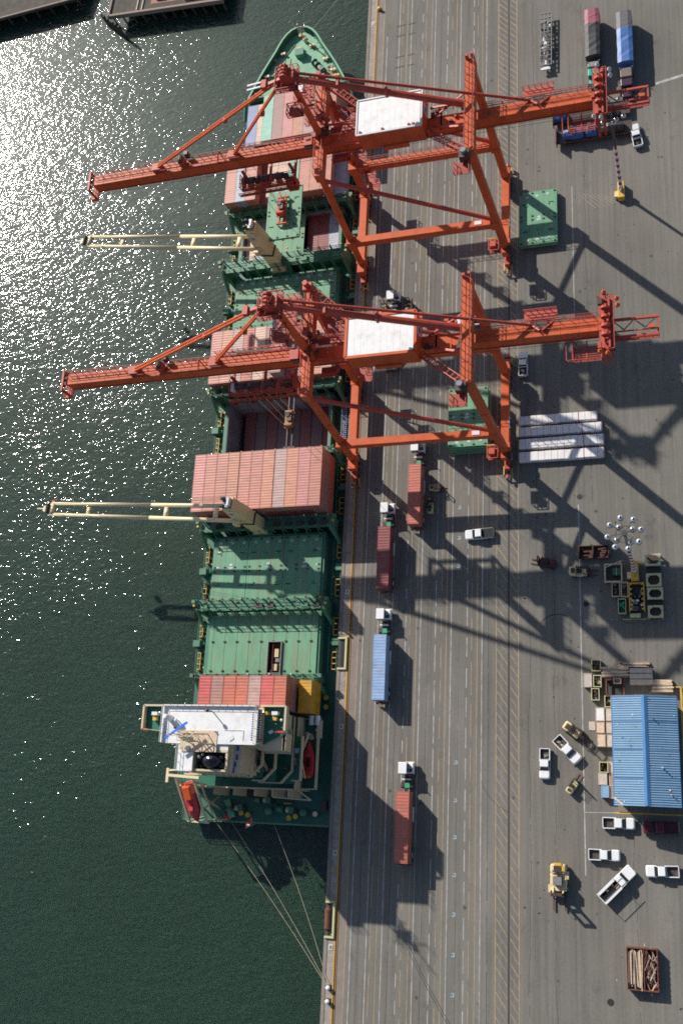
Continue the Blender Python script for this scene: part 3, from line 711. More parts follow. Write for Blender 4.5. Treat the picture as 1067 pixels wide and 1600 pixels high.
# ---------------------------------------------------------------- accommodation block
hs = empty('accommodation', (0, 0, 0), 0, '', ''); hs.parent = ship; hs.location = (0, 0, 0)
del hs['label']; del hs['category']
SPL = ('wing_bulwark', 'terrace_deck', 'bridge_wing', 'wing_console', 'liferaft_canister', 'antenna_dome', 'deck_box', 'radar_scanner', 'blue_letters', 'stairway', 'funnel_casing', 'tower')
def hbd(b, n, **k):
    if n in SPL: return b.split(n, hs, **k)
    return b.build(n, hs, **k)
b = sb()                                                      # lower house, full width
b.box(-28.9, -4.9, 6.0, 19.2, DZ, 4.9, 'tan'); hbd(b, 'lower_house')
b = sb(); b.box(-28.9, -4.9, 6.0, 19.2, 4.92, 5.0, 'house_green'); b.box(-4.9, -1.9, 6.2, 19.0, 2.4, 2.6, 'house_green')
b.box(-24.4, -5.2, 8.0, 19.25, 7.72, 7.8, 'house_green'); hbd(b, 'boat_deck')
b = sb()
b.box(-20.2, -11.0, 7.9, 12.5, 5.02, 19.9, 'tan'); b.box(-23.4, -11.0, 12.5, 19.1, 5.02, 19.9, 'tan')              # tower under the wheelhouse
b.box(-11.0, -5.6, 12.5, 19.1, 5.02, 19.9, 'tan')
b.box(-11.0, -9.4, 7.9, 12.5, 5.02, 16.6, 'tan')
b.loft([[(-7.2, 12.2, 7.9), (-6.2, 12.2, 7.9), (-6.2, 15.0, 7.9), (-7.2, 15.0, 7.9)], [(-6.8, 11.6, 16.6), (-1.9, 11.6, 16.6), (-1.9, 15.9, 16.6), (-6.8, 14.9, 16.6)]], 'tan')
hbd(b, 'tower')
b = sb()                                                      # stepped terrace decks to starboard
for x1, y0, z in ((-8.2, 7.6, 13.7), (-6.9, 7.2, 10.8), (-4.6, 7.0, 8.0)):
    b.box(-11.0, x1, y0, 12.5, z - .15, z, 'house_green'); 
b.box(-4.6, -3.0, 7.5, 15.4, 7.85, 8.0, 'house_green')
hbd(b, 'terrace_deck')
b = sb()
for x1, y0, z in ((-8.2, 7.6, 13.7), (-6.9, 7.2, 10.8), (-4.6, 7.0, 8.0)):
    pts = [(x1, 12.4, z), (x1, y0 + 2.2, z), (x1 - 2.1, y0, z), (-11.0, y0, z)]
    for p, q_ in zip(pts, pts[1:]): b.beam((p[0], p[1], z + .5), (q_[0], q_[1], z + .5), .12, 1.0, 'tan'); b.beam((p[0], p[1], z + 1.05), (q_[0], q_[1], z + 1.05), .26, .1, 'tan')
pts = [(-28.8, 6.05), (-5.0, 6.05), (-5.0, 19.1)]
for p, q_ in zip(pts, pts[1:]): b.beam((*p, 5.5), (*q_, 5.5), .12, 1.0, 'tan'); b.beam((*p, 6.02), (*q_, 6.02), .28, .1, 'tan')
pts = [(-4.8, 6.3), (-1.95, 6.3), (-1.95, 18.9)]
for p, q_ in zip(pts, pts[1:]): b.beam((*p, 3.1), (*q_, 3.1), .12, 1.0, 'tan'); b.beam((*p, 3.65), (*q_, 3.65), .24, .1, 'tan')
b.beam((-3.0, 7.5, 8.5), (-3.0, 15.4, 8.5), .1, 1.0, 'tan'); b.beam((-3.0, 7.5, 9.0), (-3.0, 15.4, 9.0), .22, .1, 'tan'); b.beam((-4.6, 7.5, 9.0), (-3.0, 7.5, 9.0), .2, .1, 'tan')
for x in (-21.6, -17.5, -13.3, -9.8, -6.6): b.box(x - .18, x + .18, 4.7, 6.0, DZ, 4.8, 'tan')
b.beam((-9.8, 4.6, 4.6), (-2.2, 4.3, 4.6), .22, .2, 'tan'); b.beam((-4.9, 6.0, 4.8), (-2.2, 4.3, 4.6), .2, .2, 'tan'); b.beam((-1.6, 15.5, 3.7), (-1.6, 18.7, 3.7), 1.1, .1, 'tan')
hbd(b, 'terrace_bulwark')
def stair(b, a, c, wd, m='tan'):
    a = Vector(a); c = Vector(c); n = 10
    d = (c - a); side = Vector((-d.y, d.x, 0)).normalized() * wd / 2
    for s_ in (side, -side): b.beam(a + s_, c + s_, .12, .3, m); b.beam(a + s_ + V(0, 0, 1), c + s_ + V(0, 0, 1), .09, .09, m)
    for i in range(n): p = a.lerp(c, (i + .5) / n); b.cbox(p, (wd if abs(d.y) > abs(d.x) else .3, .3 if abs(d.y) > abs(d.x) else wd, .06), 'frame_metal')
b = sb(); stair(b, (-9.2, 8.4, 13.8), (-10.3, 11.8, 16.8), .9); stair(b, (-8.6, 8.8, 10.9), (-9.6, 11.8, 13.7), .9); stair(b, (-3.9, 8.2, 5.0), (-3.7, 11.4, 8.0), .9); hbd(b, 'stairway')
# wheelhouse
b = sb(); b.box(-23.5, -6.3, 12.9, 18.8, 20.0, 22.6, 'house_white'); b.box(-20.3, -17.6, 8.1, 12.9, 19.9, 22.5, 'tan'); b.box(-11.2, -10.9, 8.1, 12.9, 19.9, 21.9, 'tan'); hbd(b, 'wheelhouse')
b = sb(); b.box(-23.85, -6.0, 12.55, 19.15, 22.6, 22.95, 'roof_white'); b.box(-20.5, -17.6, 7.9, 12.54, 22.52, 22.85, 'roof_white'); b.box(-17.6, -11.2, 11.6, 12.5, 21.9, 22.58, 'roof_white')
b.box(-23.85, -6.0, 18.95, 19.15, 22.95, 23.55, 'roof_white'); b.box(-23.85, -23.6, 12.6, 18.9, 22.95, 23.5, 'roof_white'); 
wr = hbd(b, 'roof')
b = sb()
for k in range(14): b.box(-6.28, -6.24, 13.1 + k * .4, 13.35 + k * .4, 20.9, 21.8, 'glass')
for k in range(18): b.box(-23.2 + k * .93, -22.5 + k * .93, 18.81, 18.84, 20.9, 21.8, 'glass')
for k in range(13): b.box(-6.9, -6.72, 13.3 + k * .38, 13.5 + k * .38, 22.96, 23.02, 'blue_mark')
for z in (6.2, 9.0, 11.8, 14.6, 17.4):
    for x in (-21.5, -19.0, -16.5, -14.0): b.box(x - .3, x + .3, 7.86, 7.89, z, z + .7, 'glass')
for yy in (13.2, 15.2, 17.4): b.box(-2.6, -2.2, yy, yy + .45, 17.9, 18.4, 'glass')
for x in (-17.0, -15.2, -13.3): b.box(x - .2, x + .2, 8.06, 8.1, 20.5, 21.1, 'glass')
for x, y in ((-26.5, 5.97), (-23, 5.97), (-19.4, 5.97), (-15.5, 5.97), (-11.6, 5.97), (-8, 5.97)): b.box(x - .25, x + .25, 5.95, 5.98, 2.2, 2.8, 'glass')
hbd(b, 'window')
# funnel well and casing
b = sb(); b.box(-17.6, -11.2, 11.2, 11.6, 16, 22.6, 'tan'); b.box(-17.6, -11.2, 8.0, 8.35, 16, 22.3, 'tan'); b.box(-11.2, -9.5, 8.0, 12.5, 16.6, 20.6, 'tan'); b.box(-11.6, -11.2, 8.35, 11.2, 16, 22.5, 'tan'); hbd(b, 'funnel_casing')
b = sb(); b.box(-17.6, -11.6, 8.35, 11.2, 19.92, 20.0, 'house_green'); hbd(b, 'well_floor')
b = sb()
for k, (x0, y) in enumerate(((-10.3, 12.1), (-10.35, 10.6), (-10.6, 9.4), (-10.9, 8.4))):
    b.prism([(x0 - .2, y - .45), (x0 + .3, y - .45), (x0 + .25, y + .4), (x0 - .1, y + .5)], 20.6, 20.63, 'blue_mark')
hbd(b, 'blue_letters')
b = sb()
b.loft([[(-14.2 + rx * math.cos(t) , 9.7 + ry * math.sin(t), z) for t in [i * math.pi / 8 for i in range(16)]] for rx, ry, z in ((1.8, 1.15, 20.0), (1.8, 1.15, 22.2), (1.6, 1.0, 22.9), (1.2, .75, 23.2))], 'funnel_black')
for x, y, r_, h in ((-16.6, 10.4, .38, 22.2), (-15.9, 10.7, .25, 22.6), (-12.6, 10.4, .35, 22.4), (-12.3, 9.1, .45, 22.3), (-16.7, 9.0, .4, 21.6)): b.tube((x, y, 20), (x, y, h), r_, 'funnel_black', 10); 
for x, y in ((-16.6, 10.4), (-15.9, 10.8)): b.ball((x, y, 22.4), .35, 'chrome', 8, 4)
hbd(b, 'funnel', smooth=True)
# mast, radar and timber deck on the roof
b = sb(); b.box(-19.8, -13.2, 11.2, 14.8, 22.96, 23.05, 'timber'); b.box(-20.2, -17.7, 11.6, 12.5, 22.86, 22.92, 'timber'); hbd(b, 'timber_deck')
b = sb()
for x, y in ((-17.6, 14.2), (-15.0, 14.2), (-17.6, 12.4), (-15.0, 12.4)): b.beam((x, y, 23.0), (-16.3 + (x + 16.3) * .3, 13.3 + (y - 13.3) * .3, 30.5), .16, .16, 'tan')
for z in (24.5, 26.0, 27.5, 29.0, 30.5):
    f = 1 - .7 * (z - 23) / 7.5; xs = (-16.3 - 1.3 * f, -16.3 + 1.3 * f); ys_ = (13.3 - .9 * f, 13.3 + .9 * f)
    for a, c in (((xs[0], ys_[0]), (xs[1], ys_[0])), ((xs[0], ys_[1]), (xs[1], ys_[1])), ((xs[0], ys_[0]), (xs[0], ys_[1])), ((xs[1], ys_[0]), (xs[1], ys_[1])), ((xs[0], ys_[0]), (xs[1], ys_[1]))): b.beam((*a, z), (*c, z), .12, .12, 'tan')
b.cbox((-16.3, 13.3, 28.4), (2.6, 1.6, .1), 'tan'); b.rail([(-17.6, 12.5, 28.45), (-15, 12.5, 28.45), (-15, 14.1, 28.45), (-17.6, 14.1, 28.45), (-17.6, 12.5, 28.45)], 'tan', 1.0, .06, 1.2)
b.beam((-19.3, 13.3, 29.6), (-13.3, 13.3, 29.6), .13, .13, 'tan'); b.beam((-18.6, 13.3, 26.6), (-14, 13.3, 26.6), .12, .12, 'tan'); b.tube((-16.3, 13.3, 30.5), (-16.3, 13.3, 34.0), .08, 'tan', 6)
for x in (-19.2, -13.4, -18.5): b.tube((x, 13.3, 29.6), (x, 13.3, 31.4), .04, 'off_white', 5)
b.cbox((-18.3, 12.2, 25.4), (1.2, 1.0, .1), 'tan'); hbd(b, 'signal_mast')
b = sb(); b.beam((-17.85, 15.9, 25.6), (-21.8, 13.2, 25.6), .36, .3, 'blue_bar'); b.tube((-19.8, 14.55, 23), (-19.8, 14.55, 25.5), .18, 'off_white', 8); b.beam((-17.6, 13.9, 29.2), (-15.2, 12.4, 29.2), .3, .25, 'off_white'); b.tube((-16.4, 13.2, 28.5), (-16.4, 13.2, 29.1), .15, 'off_white', 8); hbd(b, 'radar_scanner')
b = sb(); b.tube((-14.4, 18.0, 22.9), (-14.4, 18.0, 25.2), .10, 'mach_dark', 7); b.ball((-14.4, 18.0, 25.3), .35, 'mach_dark', 8, 4); b.tube((-22.4, 16.8, 22.9), (-22.4, 16.8, 24.8), .55, 'roof_white', 10); b.ball((-22.4, 16.8, 24.8), .6, 'roof_white', 10, 6); b.tube((-20.9, 16.4, 22.9), (-20.9, 16.4, 24.0), .12, 'roof_white', 6); b.ball((-20.9, 16.4, 24.0), .32, 'roof_white', 8, 4); b.ball((-18.7, 11.9, 23.1), .55, 'roof_white', 10, 6); b.box(-21.5, -21.2, 15.0, 15.3, 22.96, 23.4, 'red_paint'); b.cbox((-13.5, 14.6, 23.2), (.15, .15, .5), 'blue_mark'); b.box(-12, -8.4, 14.9, 14.95, 22.96, 23.05, 'off_white'); b.box(-8.4, -8.35, 13.2, 14.95, 22.96, 23.05, 'off_white'); b.cbox((-10.6, 13.6, 23.0), (.9, .7, .12), 'off_white', .6); hbd(b, 'antenna_dome')
b = sb()
b.rail([(-23.8, 12.65, 22.95), (-23.8, 18.9, 22.95)], 'off_white', 1.0, .06, 1.4); b.rail([(-6.05, 12.65, 22.95), (-6.05, 19.1, 22.95), (-23.8, 19.1, 22.95)], 'tan', 1.0, .06, 1.4); b.rail([(-20.4, 12.5, 22.85), (-20.4, 8.0, 22.85), (-17.6, 8.0, 22.85)], 'off_white', 1.0, .06, 1.4); b.rail([(-28.85, 6.1, 5.0), (-28.85, 19, 5.0)], 'bow_green', 1.0, .07, 1.4); hbd(b, 'roof_railing')
# bridge wings
b = sb(); b.prism([(-29.05, 15.0), (-29.05, 19.3), (-23.5, 19.3), (-23.5, 14.6)], 19.75, 20.0, 'tan', 'house_green'); b.prism([(-6.3, 12.6), (-1.6, 14.9), (-1.6, 19.4), (-6.3, 19.4)], 19.75, 20.0, 'tan', 'house_green'); hbd(b, 'bridge_wing')
b = sb()
for pts in ([(-23.8, 19.25), (-29.0, 19.25), (-29.0, 15.1)], [(-6.3, 19.35), (-1.65, 19.35), (-1.65, 15.2)]):
    for p, q_ in zip(pts, pts[1:]): b.beam((*p, 20.55), (*q_, 20.55), .1, 1.1, 'tan'); b.beam((*p, 21.12), (*q_, 21.12), .34, .1, 'tan')
b.rail([(-29, 15.1, 20.0), (-24, 14.7, 20.0)], 'tan', 1.05, .07, 1.3); b.beam((-29.2, 15.05, 20.9), (-28.0, 15.0, 20.9), .3, .3, 'red_paint'); b.beam((-3.3, 14.95, 21.0), (-1.7, 15.0, 21.0), .3, .3, 'red_paint')
b.box(-6.9, -2.0, 12.0, 14.9, 16.6, 19.7, 'tan'); b.loft([[(-6.0, 12.4, 9), (-5.6, 12.4, 9), (-5.6, 19.1, 9), (-6.0, 19.1, 9)], [(-2.4, 12.0, 19.7), (-1.85, 12.0, 19.7), (-1.85, 19.2, 19.7), (-2.4, 19.2, 19.7)]], 'tan')
b.box(-6.35, -5.9, 12.6, 19.2, 20.0, 20.5, 'tan'); hbd(b, 'wing_bulwark')
b = sb()
for x, y in ((-26.7, 17.8), (-3.6, 18.1)): b.cbox((x, y, 20.7), (1.1, .6, 1.1), 'off_white'); b.cbox((x - .1, y - .85, 20.5), (.7, .7, .8), 'yellow')
b.tube((-5.2, 18.1, 20), (-5.2, 18.1, 21.2), .3, 'yellow', 8); b.ball((-5.6, 18.2, 21.2), .3, 'chrome', 8, 4); b.ball((-25.5, 17.9, 21.3), .3, 'chrome', 8, 4); b.ball((-2.5, 17.0, 20.6), .28, 'off_white', 8, 4); b.cbox((-4.4, 15.0, 20.3), (.7, .4, .6), 'off_white', .5); hbd(b, 'wing_console')
for p in ((-7.6, 9.2, 11.5), (-6.0, 9.6, 8.6), (-9.4, 9.5, 14.5), (-2.9, 12.2, 5.6), (-2.35, 19.0, 3.5), (-5.9, 13.6, 20.6)):
    b = sb()
    for i in range(10): a0, a1 = i * .628, (i + 1) * .628; b.tube((p[0] + .38 * math.cos(a0), p[1], p[2] + .38 * math.sin(a0)), (p[0] + .38 * math.cos(a1), p[1], p[2] + .38 * math.sin(a1)), .11, 'red_paint', 5)
    hbd(b, 'lifebuoy')
b = sb(); b.tube((-3.35, 17.9, 3.5), (-3.35, 19.6, 3.5), .5, 'off_white', 12); b.tube((-2.15, 17.9, 3.5), (-2.15, 19.6, 3.5), .5, 'off_white', 12); b.box(-3.9, -1.6, 18.1, 19.3, 2.6, 3.0, 'frame_metal'); hbd(b, 'liferaft_canister')
b = sb(); b.cbox((-3.9, 12.8, 8.4), (.9, .9, .7), 'roof_blue'); b.cbox((-2.3, 17.0, 3.0), (.4, .4, .7), 'off_white'); hbd(b, 'deck_box')
# rescue boat with its davit
b = sb()
def boat(b, x, y, z, L, W, H, m, rot=None, n=9):
    secs = []
    for i in range(n):
        t = i / (n - 1); yy = (t - .5) * L; wf = max(.06, math.sin(min(1, (1 - t) * 1.9 + .03) * math.pi / 2)) * (1 if t > .05 else .8)
        secs.append([(dx * W / 2 * wf, yy, dz * H + (t ** 3) * .25 * H) for dx, dz in ((-1, .35), (-.85, .75), (0, .9), (.85, .75), (1, .35), (.6, -.3), (0, -.5), (-.6, -.3))])
    secs = [[Vector(p) for p in s_] for s_ in secs]
    if rot: secs = [[rot @ p for p in s_] for s_ in secs]
    b.loft([[p + V(x, y, z) for p in s_] for s_ in secs], m)
boat(b, -3.35, 11.6, 3.3, 6.4, 2.0, 1.0, 'red_boat'); b.cbox((-3.35, 9.2, 4.2), (1.5, .6, .5), 'red_paint'); b.cbox((-3.2, 8.5, 4.0), (.6, .5, .5), 'orange_boat'); b.cbox((-3.35, 11.0, 4.25), (.8, 1.6, .3), 'maroon_paint'); hbd(b, 'rescue_boat', smooth=False)
b = sb(); b.tube((-3.2, 15.6, 2.6), (-3.2, 15.6, 5.4), .4, 'tan', 10); b.beam((-3.0, 16.2, 5.5), (-4.2, 11.8, 6.4), .34, .4, 'tan'); b.tube((-3.8, 16.1, 5.0), (-2.6, 15.6, 5.0), .5, 'frame_metal', 10); hbd(b, 'rescue_davit')
# free-fall lifeboat on its slipway
rot = Matrix.Rotation(R(8), 3, 'Z') @ Matrix.Rotation(R(26), 3, 'X') @ Matrix.Rotation(R(180), 3, 'Z')
b = sb(); n = 11; secs = []
for i in range(n):
    t = i / (n - 1); yy = (t - .5) * 7.6; f = (math.sin(math.pi * min(1, max(0, .12 + .9 * (1 - t))) / 1.12)) if t > .45 else 1
    f = max(.12, 1 - max(0, (t - .55) / .45) ** 2 * .9); f *= .82 if t < .05 else 1
    secs.append([rot @ Vector((1.35 * f * math.cos(a), yy, .1 + 1.35 * f * math.sin(a) * (1 if math.sin(a) > 0 else .75))) + V(-25.0, 3.1, 6.3) for a in [k * math.pi / 6 for k in range(12)]])
b.loft(secs, 'red_boat'); 
tw = [[rot @ Vector((dx, dy, dz)) + V(-25.0, 3.1, 6.3) for dx, dz in ((-.8, .9), (.8, .9), (.65, 1.9), (-.65, 1.9))] for dy in (-3.6, -1.2)]
b.loft(tw, 'orange_boat'); tw = [[rot @ Vector((1.42 * math.cos(a), dy, .1 + 1.42 * math.sin(a))) + V(-25.0, 3.1, 6.3) for a in [k * math.pi / 6 for k in range(12)]] for dy in (-3.7, -2.0)]
b.loft(tw, 'orange_boat'); b.cbox(rot @ V(0, .6, 1.45) + V(-25.0, 3.1, 6.3), (.9, .9, .3), 'red_paint'); hbd(b, 'lifeboat', smooth=False)
b = sb()
for dx in (-2.0, 1.6):
    b.beam((-25.4 + dx, 7.6, 9.9), (-24.4 + dx, -.4, 4.3), .34, .5, 'jib_cream'); b.beam((-24.4 + dx, -.4, 4.3), (-24.4 + dx, .6, DZ), .3, .3, 'tan'); b.beam((-25.2 + dx, 6.6, 9.4), (-25.2 + dx, 6.4, 4.9), .3, .3, 'tan')
    b.beam((-25.0 + dx, 4.6, 8.0), (-24.7 + dx, 2.2, DZ), .26, .26, 'tan'); b.beam((-24.6 + dx, 1.8, 6.1), (-24.9 + dx, 4.8, DZ), .2, .2, 'tan')
b.beam((-29.0, 7.7, 9.9), (-22.4, 7.4, 9.9), .5, .5, 'jib_cream'); b.beam((-26.8, -.3, 4.3), (-22.4, -.5, 4.3), .34, .34, 'jib_cream'); b.beam((-29.2, 6.4, 9.4), (-29.2, 9.0, 9.4), .5, .4, 'jib_cream'); b.beam((-29.2, 8.6, 9.4), (-25.4, 8.8, 9.6), .3, .3, 'jib_cream')
b.box(-25.9, -22.3, 7.9, 9.6, 9.0, 9.3, 'timber'); b.rail([(-25.9, 9.6, 9.3), (-22.3, 9.6, 9.3), (-22.3, 7.9, 9.3)], 'jib_cream', 1.0, .09, 1.2); b.beam((-22.6, 6.6, 9.0), (-21.6, 1.0, 4.4), .2, .35, 'tan'); b.beam((-23.4, -.2, 4.3), (-20.7, .4, DZ), .25, .25, 'tan')
hbd(b, 'lifeboat_slipway')
# poop deck gear
winch(-20, 2.4, DZ, .1, ship); winch(-9.5, 2.6, DZ, -.1, ship); winch(-14.3, 4.2, DZ, 0, ship)
for k, (x, y, m) in enumerate(((-18.4, 1.6, 'yellow'), (-17.0, 1.3, 'yellow'), (-8.6, 1.1, 'yellow'), (-7.3, 1.4, 'yellow'), (-2.3, 21.8, 'yellow'), (-2.4, 23.6, 'yellow'), (-3.4, 2.0, 'loader_tan'))):
    b = sb(); b.tube((x, y, DZ), (x, y, DZ + .8), .36, m, 10); b.tube((x, y, DZ + .8), (x, y, DZ + .95), .5, m, 10); sbuild(b, 'mooring_bitt')
b = sb()
for x in (-12.6, -5.6): b.tube((x, 2.2, DZ), (x, 2.2, DZ + 1.3), .6, 'deck_green', 12); b.ball((x, 2.2, DZ + 1.3), .75, 'deck_green', 10, 6)
b.cbox((-1.8, 3.6, DZ + .5), (1.2, 1.6, 1.0), 'mach_dark'); b.cbox((-15.3, 5.2, DZ + .8), (4.2, 1.2, .8), 'mach_dark'); b.box(-9.8, -8.2, 3.6, 3.8, DZ + .8, DZ + .95, 'yellow'); b.prism([(-22.0, 3.8), (-20.9, 4.1), (-19.4, .9), (-20.6, .5)], DZ + 1.1, DZ + 1.25, 'bow_green'); b.cbox((-21.2, .7, DZ + .5), (1.6, .8, .8), 'red_paint')
b.split('stern_machine', ship)
b = sb(); b.rail([(SX - 15, 5.6, DZ), (SX - 15, 0, DZ), (SX + 15, 0, DZ), (SX + 15, 19, DZ)], 'deck_green', 1.1, .08, 1.5); b.beam((SX - 14.8, -.05, DZ + .02), (SX + 14.8, -.05, DZ + .02), .35, .12, 'bow_green'); b.beam((SX + 14.8, 0, DZ), (SX + 14.9, 27, DZ), .25, .1, 'deck_green'); sbuild(b, 'stern_railing')
b = sb(); b.tube((-15.5, -.2, DZ), (-15.5, -1.0, 2.6), .06, 'off_white', 6); sbuild(b, 'flagstaff')
b = sb()
fl = [(-15.5, -1.0, 2.6), (-15.9, -.7, 2.3), (-15.8, .1, 1.3), (-15.5, 1.0, .6), (-15.15, .2, .9), (-15.2, -.6, 1.8)]
b.add(fl, [(0, 1, 2, 3, 4, 5)], 'orange_boat'); b.add([(x + .05, y, z - .05) for x, y, z in fl], [(5, 4, 3, 2, 1, 0)], 'off_white'); tag(b.build('flag', ship), '', ''); o = C.objects[-1] if 0 else None
for ob in ship.children:
    if ob.name.startswith('flag') and not ob.name.startswith('flagstaff'): del ob['label']; del ob['category']
# mooring lines
def mline(name, pts, label, r=.04):
    b = MB(pts[0]); out = []
    for a, c in zip(pts, pts[1:]):
        for k in range(12):
            t0 = k / 12; out.append(Vector(a).lerp(Vector(c), t0) - V(0, 0, 1.2 * math.sin(math.pi * t0)))
    out.append(Vector(pts[-1])); b.path(out, r, 'rope', 5)
    tag(b.build(name), label, 'mooring line', 'mooring lines of the ship')
mline('mooring_line', [(-23.6, -.2, -1.2), (1.2, -27.1, .5)], 'longest stern mooring line, leftmost where it leaves the ship, running to the quay bollard')
mline('mooring_line', [(-20.2, -.2, -1.2), (1.3, -27.0, .5)], 'middle stern mooring line running down across the shadowed water to the quay')
mline('mooring_line', [(-11.5, -.2, -1.2), (1.4, -26.9, .5)], 'steepest stern mooring line, nearest the quay edge')
mline('mooring_line', [(-13.0, 179.2, 2.4), (.9, 203.5, .5)], 'single mooring line running from the bow towards the quay')
bollard(1.3, 204.0, 'mooring bollard beyond the top of the picture taking the bow line')

# ================================================================ CONTAINERS
def container_mesh(L):
    b = MB(); W = 2.44; H = 2.59; n = int(L / .56)
    x0, x1 = -W / 2 + .09, W / 2 - .09
    # corrugated roof
    prof = []
    y = -L / 2 + .12; st = (L - .24) / n
    for k in range(n): prof += [(y, H - .03), (y + st * .25, H - .012), (y + st * .5, H - .012), (y + st * .75, H - .03)]; y += st
    prof.append((L / 2 - .12, H - .035))
    vs = [(x, yy, z) for yy, z in prof for x in (x0, x1)]
    b.add(vs, [(2 * k, 2 * k + 1, 2 * k + 3, 2 * k + 2) for k in range(len(prof) - 1)], 'container')
    # corrugated long sides
    for s_ in (-1, 1):
        vs = []
        y = -L / 2 + .12; pr_ = []
        for k in range(n): pr_ += [(y, 0), (y + st * .25, .05), (y + st * .5, .05), (y + st * .75, 0)]; y += st
        pr_.append((L / 2 - .12, 0))
        vs = [(s_ * (W / 2 - .02 - d), yy, z) for yy, d in pr_ for z in (.12, H - .08)]
        fs = [(2 * k, 2 * k + 2, 2 * k + 3, 2 * k + 1) for k in range(len(pr_) - 1)]
        b.add(vs, fs if s_ > 0 else [f[::-1] for f in fs], 'container')
    for s_ in (-1, 1):
        b.box(s_ * W / 2 - (.11 if s_ > 0 else 0), s_ * W / 2 + (.11 if s_ < 0 else 0), -L / 2, L / 2, H - .1, H, 'container')
        b.box(s_ * W / 2 - (.1 if s_ > 0 else 0), s_ * W / 2 + (.1 if s_ < 0 else 0), -L / 2, L / 2, 0, .14, 'container')
        b.box(-W / 2 + .11, W / 2 - .11, s_ * L / 2 - (.12 if s_ > 0 else 0), s_ * L / 2 + (.12 if s_ < 0 else 0), H - .12, H - .004, 'container')
        b.box(-W / 2 + .1, W / 2 - .1, s_ * (L / 2 - .06) - .03, s_ * (L / 2 - .06) + .03, 0.02, H - .13, 'container')
        for t_ in (-1, 1):
            b.box(t_ * (W / 2 - .09) - .085, t_ * (W / 2 - .09) + .085, s_ * (L / 2 - .085) - .085, s_ * (L / 2 - .085) + .085, 0.003, H + .01, 'container')
    for x in (-.85, -.35, .35, .85): b.tube((x, -L / 2 - .02, .1), (x, -L / 2 - .02, H - .15), .03, 'chrome', 4)
    b.box(-.02, .02, -L / 2 + .0, -L / 2 + .02, .15, H - .15, 'container_dark')
    b.add([(-W / 2 + .02, -L / 2 + .02, .02), (W / 2 - .02, -L / 2 + .02, .02), (W / 2 - .02, L / 2 - .02, .02), (-W / 2 + .02, L / 2 - .02, .02)], [(3, 2, 1, 0)], 'container_dark')
    me = bpy.data.meshes.new('shipping_container'); me.from_pydata(b.v, [], b.f)
    for nme in b.names: me.materials.append(MATS[nme])
    me.polygons.foreach_set('material_index', b.m); me.update(); return me
CM40 = container_mesh(12.19); CM20 = container_mesh(6.06)
def cont(x, y, z, col, label, group=None, me=None, rz=0):
    o = bpy.data.objects.new('shipping_container', me or CM40); C.objects.link(o); o.location = (x, y, z); o.rotation_euler[2] = rz
    j = 1 + random.uniform(-.06, .06); o.color = (col[0] * j, col[1] * j, col[2] * j, 1)
    return tag(o, label, 'shipping container', group)
SAL = (.45, .18, .135); PNK = (.50, .20, .175); ORG = (.47, .20, .125); GRY = (.39, .25, .23); BRN = (.31, .16, .14); TEAL = (.20, .44, .34); BLU = (.17, .22, .40); LGR = (.36, .37, .42); RED = (.44, .085, .08); DRD = (.22, .05, .045); PCH = (.56, .36, .26); RST = (.42, .12, .08); GLD = (.55, .28, .02)
names_ = {SAL: 'salmon red', PNK: 'faded pink', ORG: 'pale orange', GRY: 'greyish pink', BRN: 'dull brown', TEAL: 'mint green', BLU: 'blue', LGR: 'light grey', RED: 'bright red', DRD: 'dark red', PCH: 'peach', RST: 'rust red', GLD: 'golden yellow'}
ORD = ['first', 'second', 'third', 'fourth', 'fifth', 'sixth', 'seventh', 'eighth', 'ninth', 'tenth', 'eleventh']
def stack(cols, x0, yc, z0, where, group, pitch=2.5, me=None):
    """cols: for every column from the water side, a list of colours bottom to top"""
    n = len(cols)
    for k, col in enumerate(cols):
        for t_, c_ in enumerate(col):
            tier = 'top' if t_ == len(col) - 1 else ('bottom' if t_ == 0 else ('middle' if len(col) == 3 else ORD[t_] + '-tier'))
            lab = '%s container, %s tier, %s column from the sea, %s' % (names_[c_], tier.replace('-tier', ''), ORD[k], where)
            cont(x0 + 1.22 + k * pitch + (0 if n < 11 else (-.10 if k < 4 else (.10 if k > 6 else 0))), yc, z0 + t_ * 2.6, c_, lab, group, me)
ZC = 1.09
low = lambda: random.choice((DRD, RST, DRD, BRN))
top4 = [PNK, SAL, SAL, ORG, SAL, SAL, ORG, GRY, ORG, PNK, SAL]
stack([[low(), low(), c_] for c_ in top4], -29.7, 65.4, ZC, 'tall midship stack', 'containers stacked three high amidships')
top3 = [SAL, ORG, GRY, RST, PCH, BRN, GRY, SAL, PNK, ORG, PCH]
cols3 = [[low(), c_] for c_ in top3]; cols3[6] = [DRD, SAL, GRY]
stack(cols3, -29.75, 94.5, ZC, 'stack crossed by southern boom', 'containers stacked under the southern crane')
stack([[RST, SAL], [DRD, LGR], [RST, SAL], [DRD], [BRN, PCH], [RST, PCH], [DRD, TEAL], [RST, SAL], [BRN, ORG], [DRD, SAL], [LGR]], -29.75, 138.5, ZC, 'stack behind the bow', 'containers under the northern boom')
stack([[DRD, BLU], [RST, PCH]], -25.9, 151.3, ZC, 'low part of bow stack', 'bow containers')
top1 = [TEAL, BRN, PNK, ORG, GRY, SAL, SAL]
stack([[low(), low(), c_] for c_ in top1], -20.9, 151.3, ZC, 'tall bow stack', 'bow containers')
top5 = [RED, BRN, ORG, SAL, GRY, RED, SAL]
colz = {RED: RED}
stack([[low(), low(), low(), (RST if c_ is SAL else (.46, .15, .09) if 0 else c_)] for c_ in [RED, BRN, RST, SAL, GRY, RED, RST]], -23.3, 22.95, ZC, 'stack before white bridge', 'short containers before the bridge', me=CM20, pitch=2.53)
stack([[GLD, GLD]], -5.15, 22.9, ZC, 'beside the bridge', 'golden containers', me=CM20)
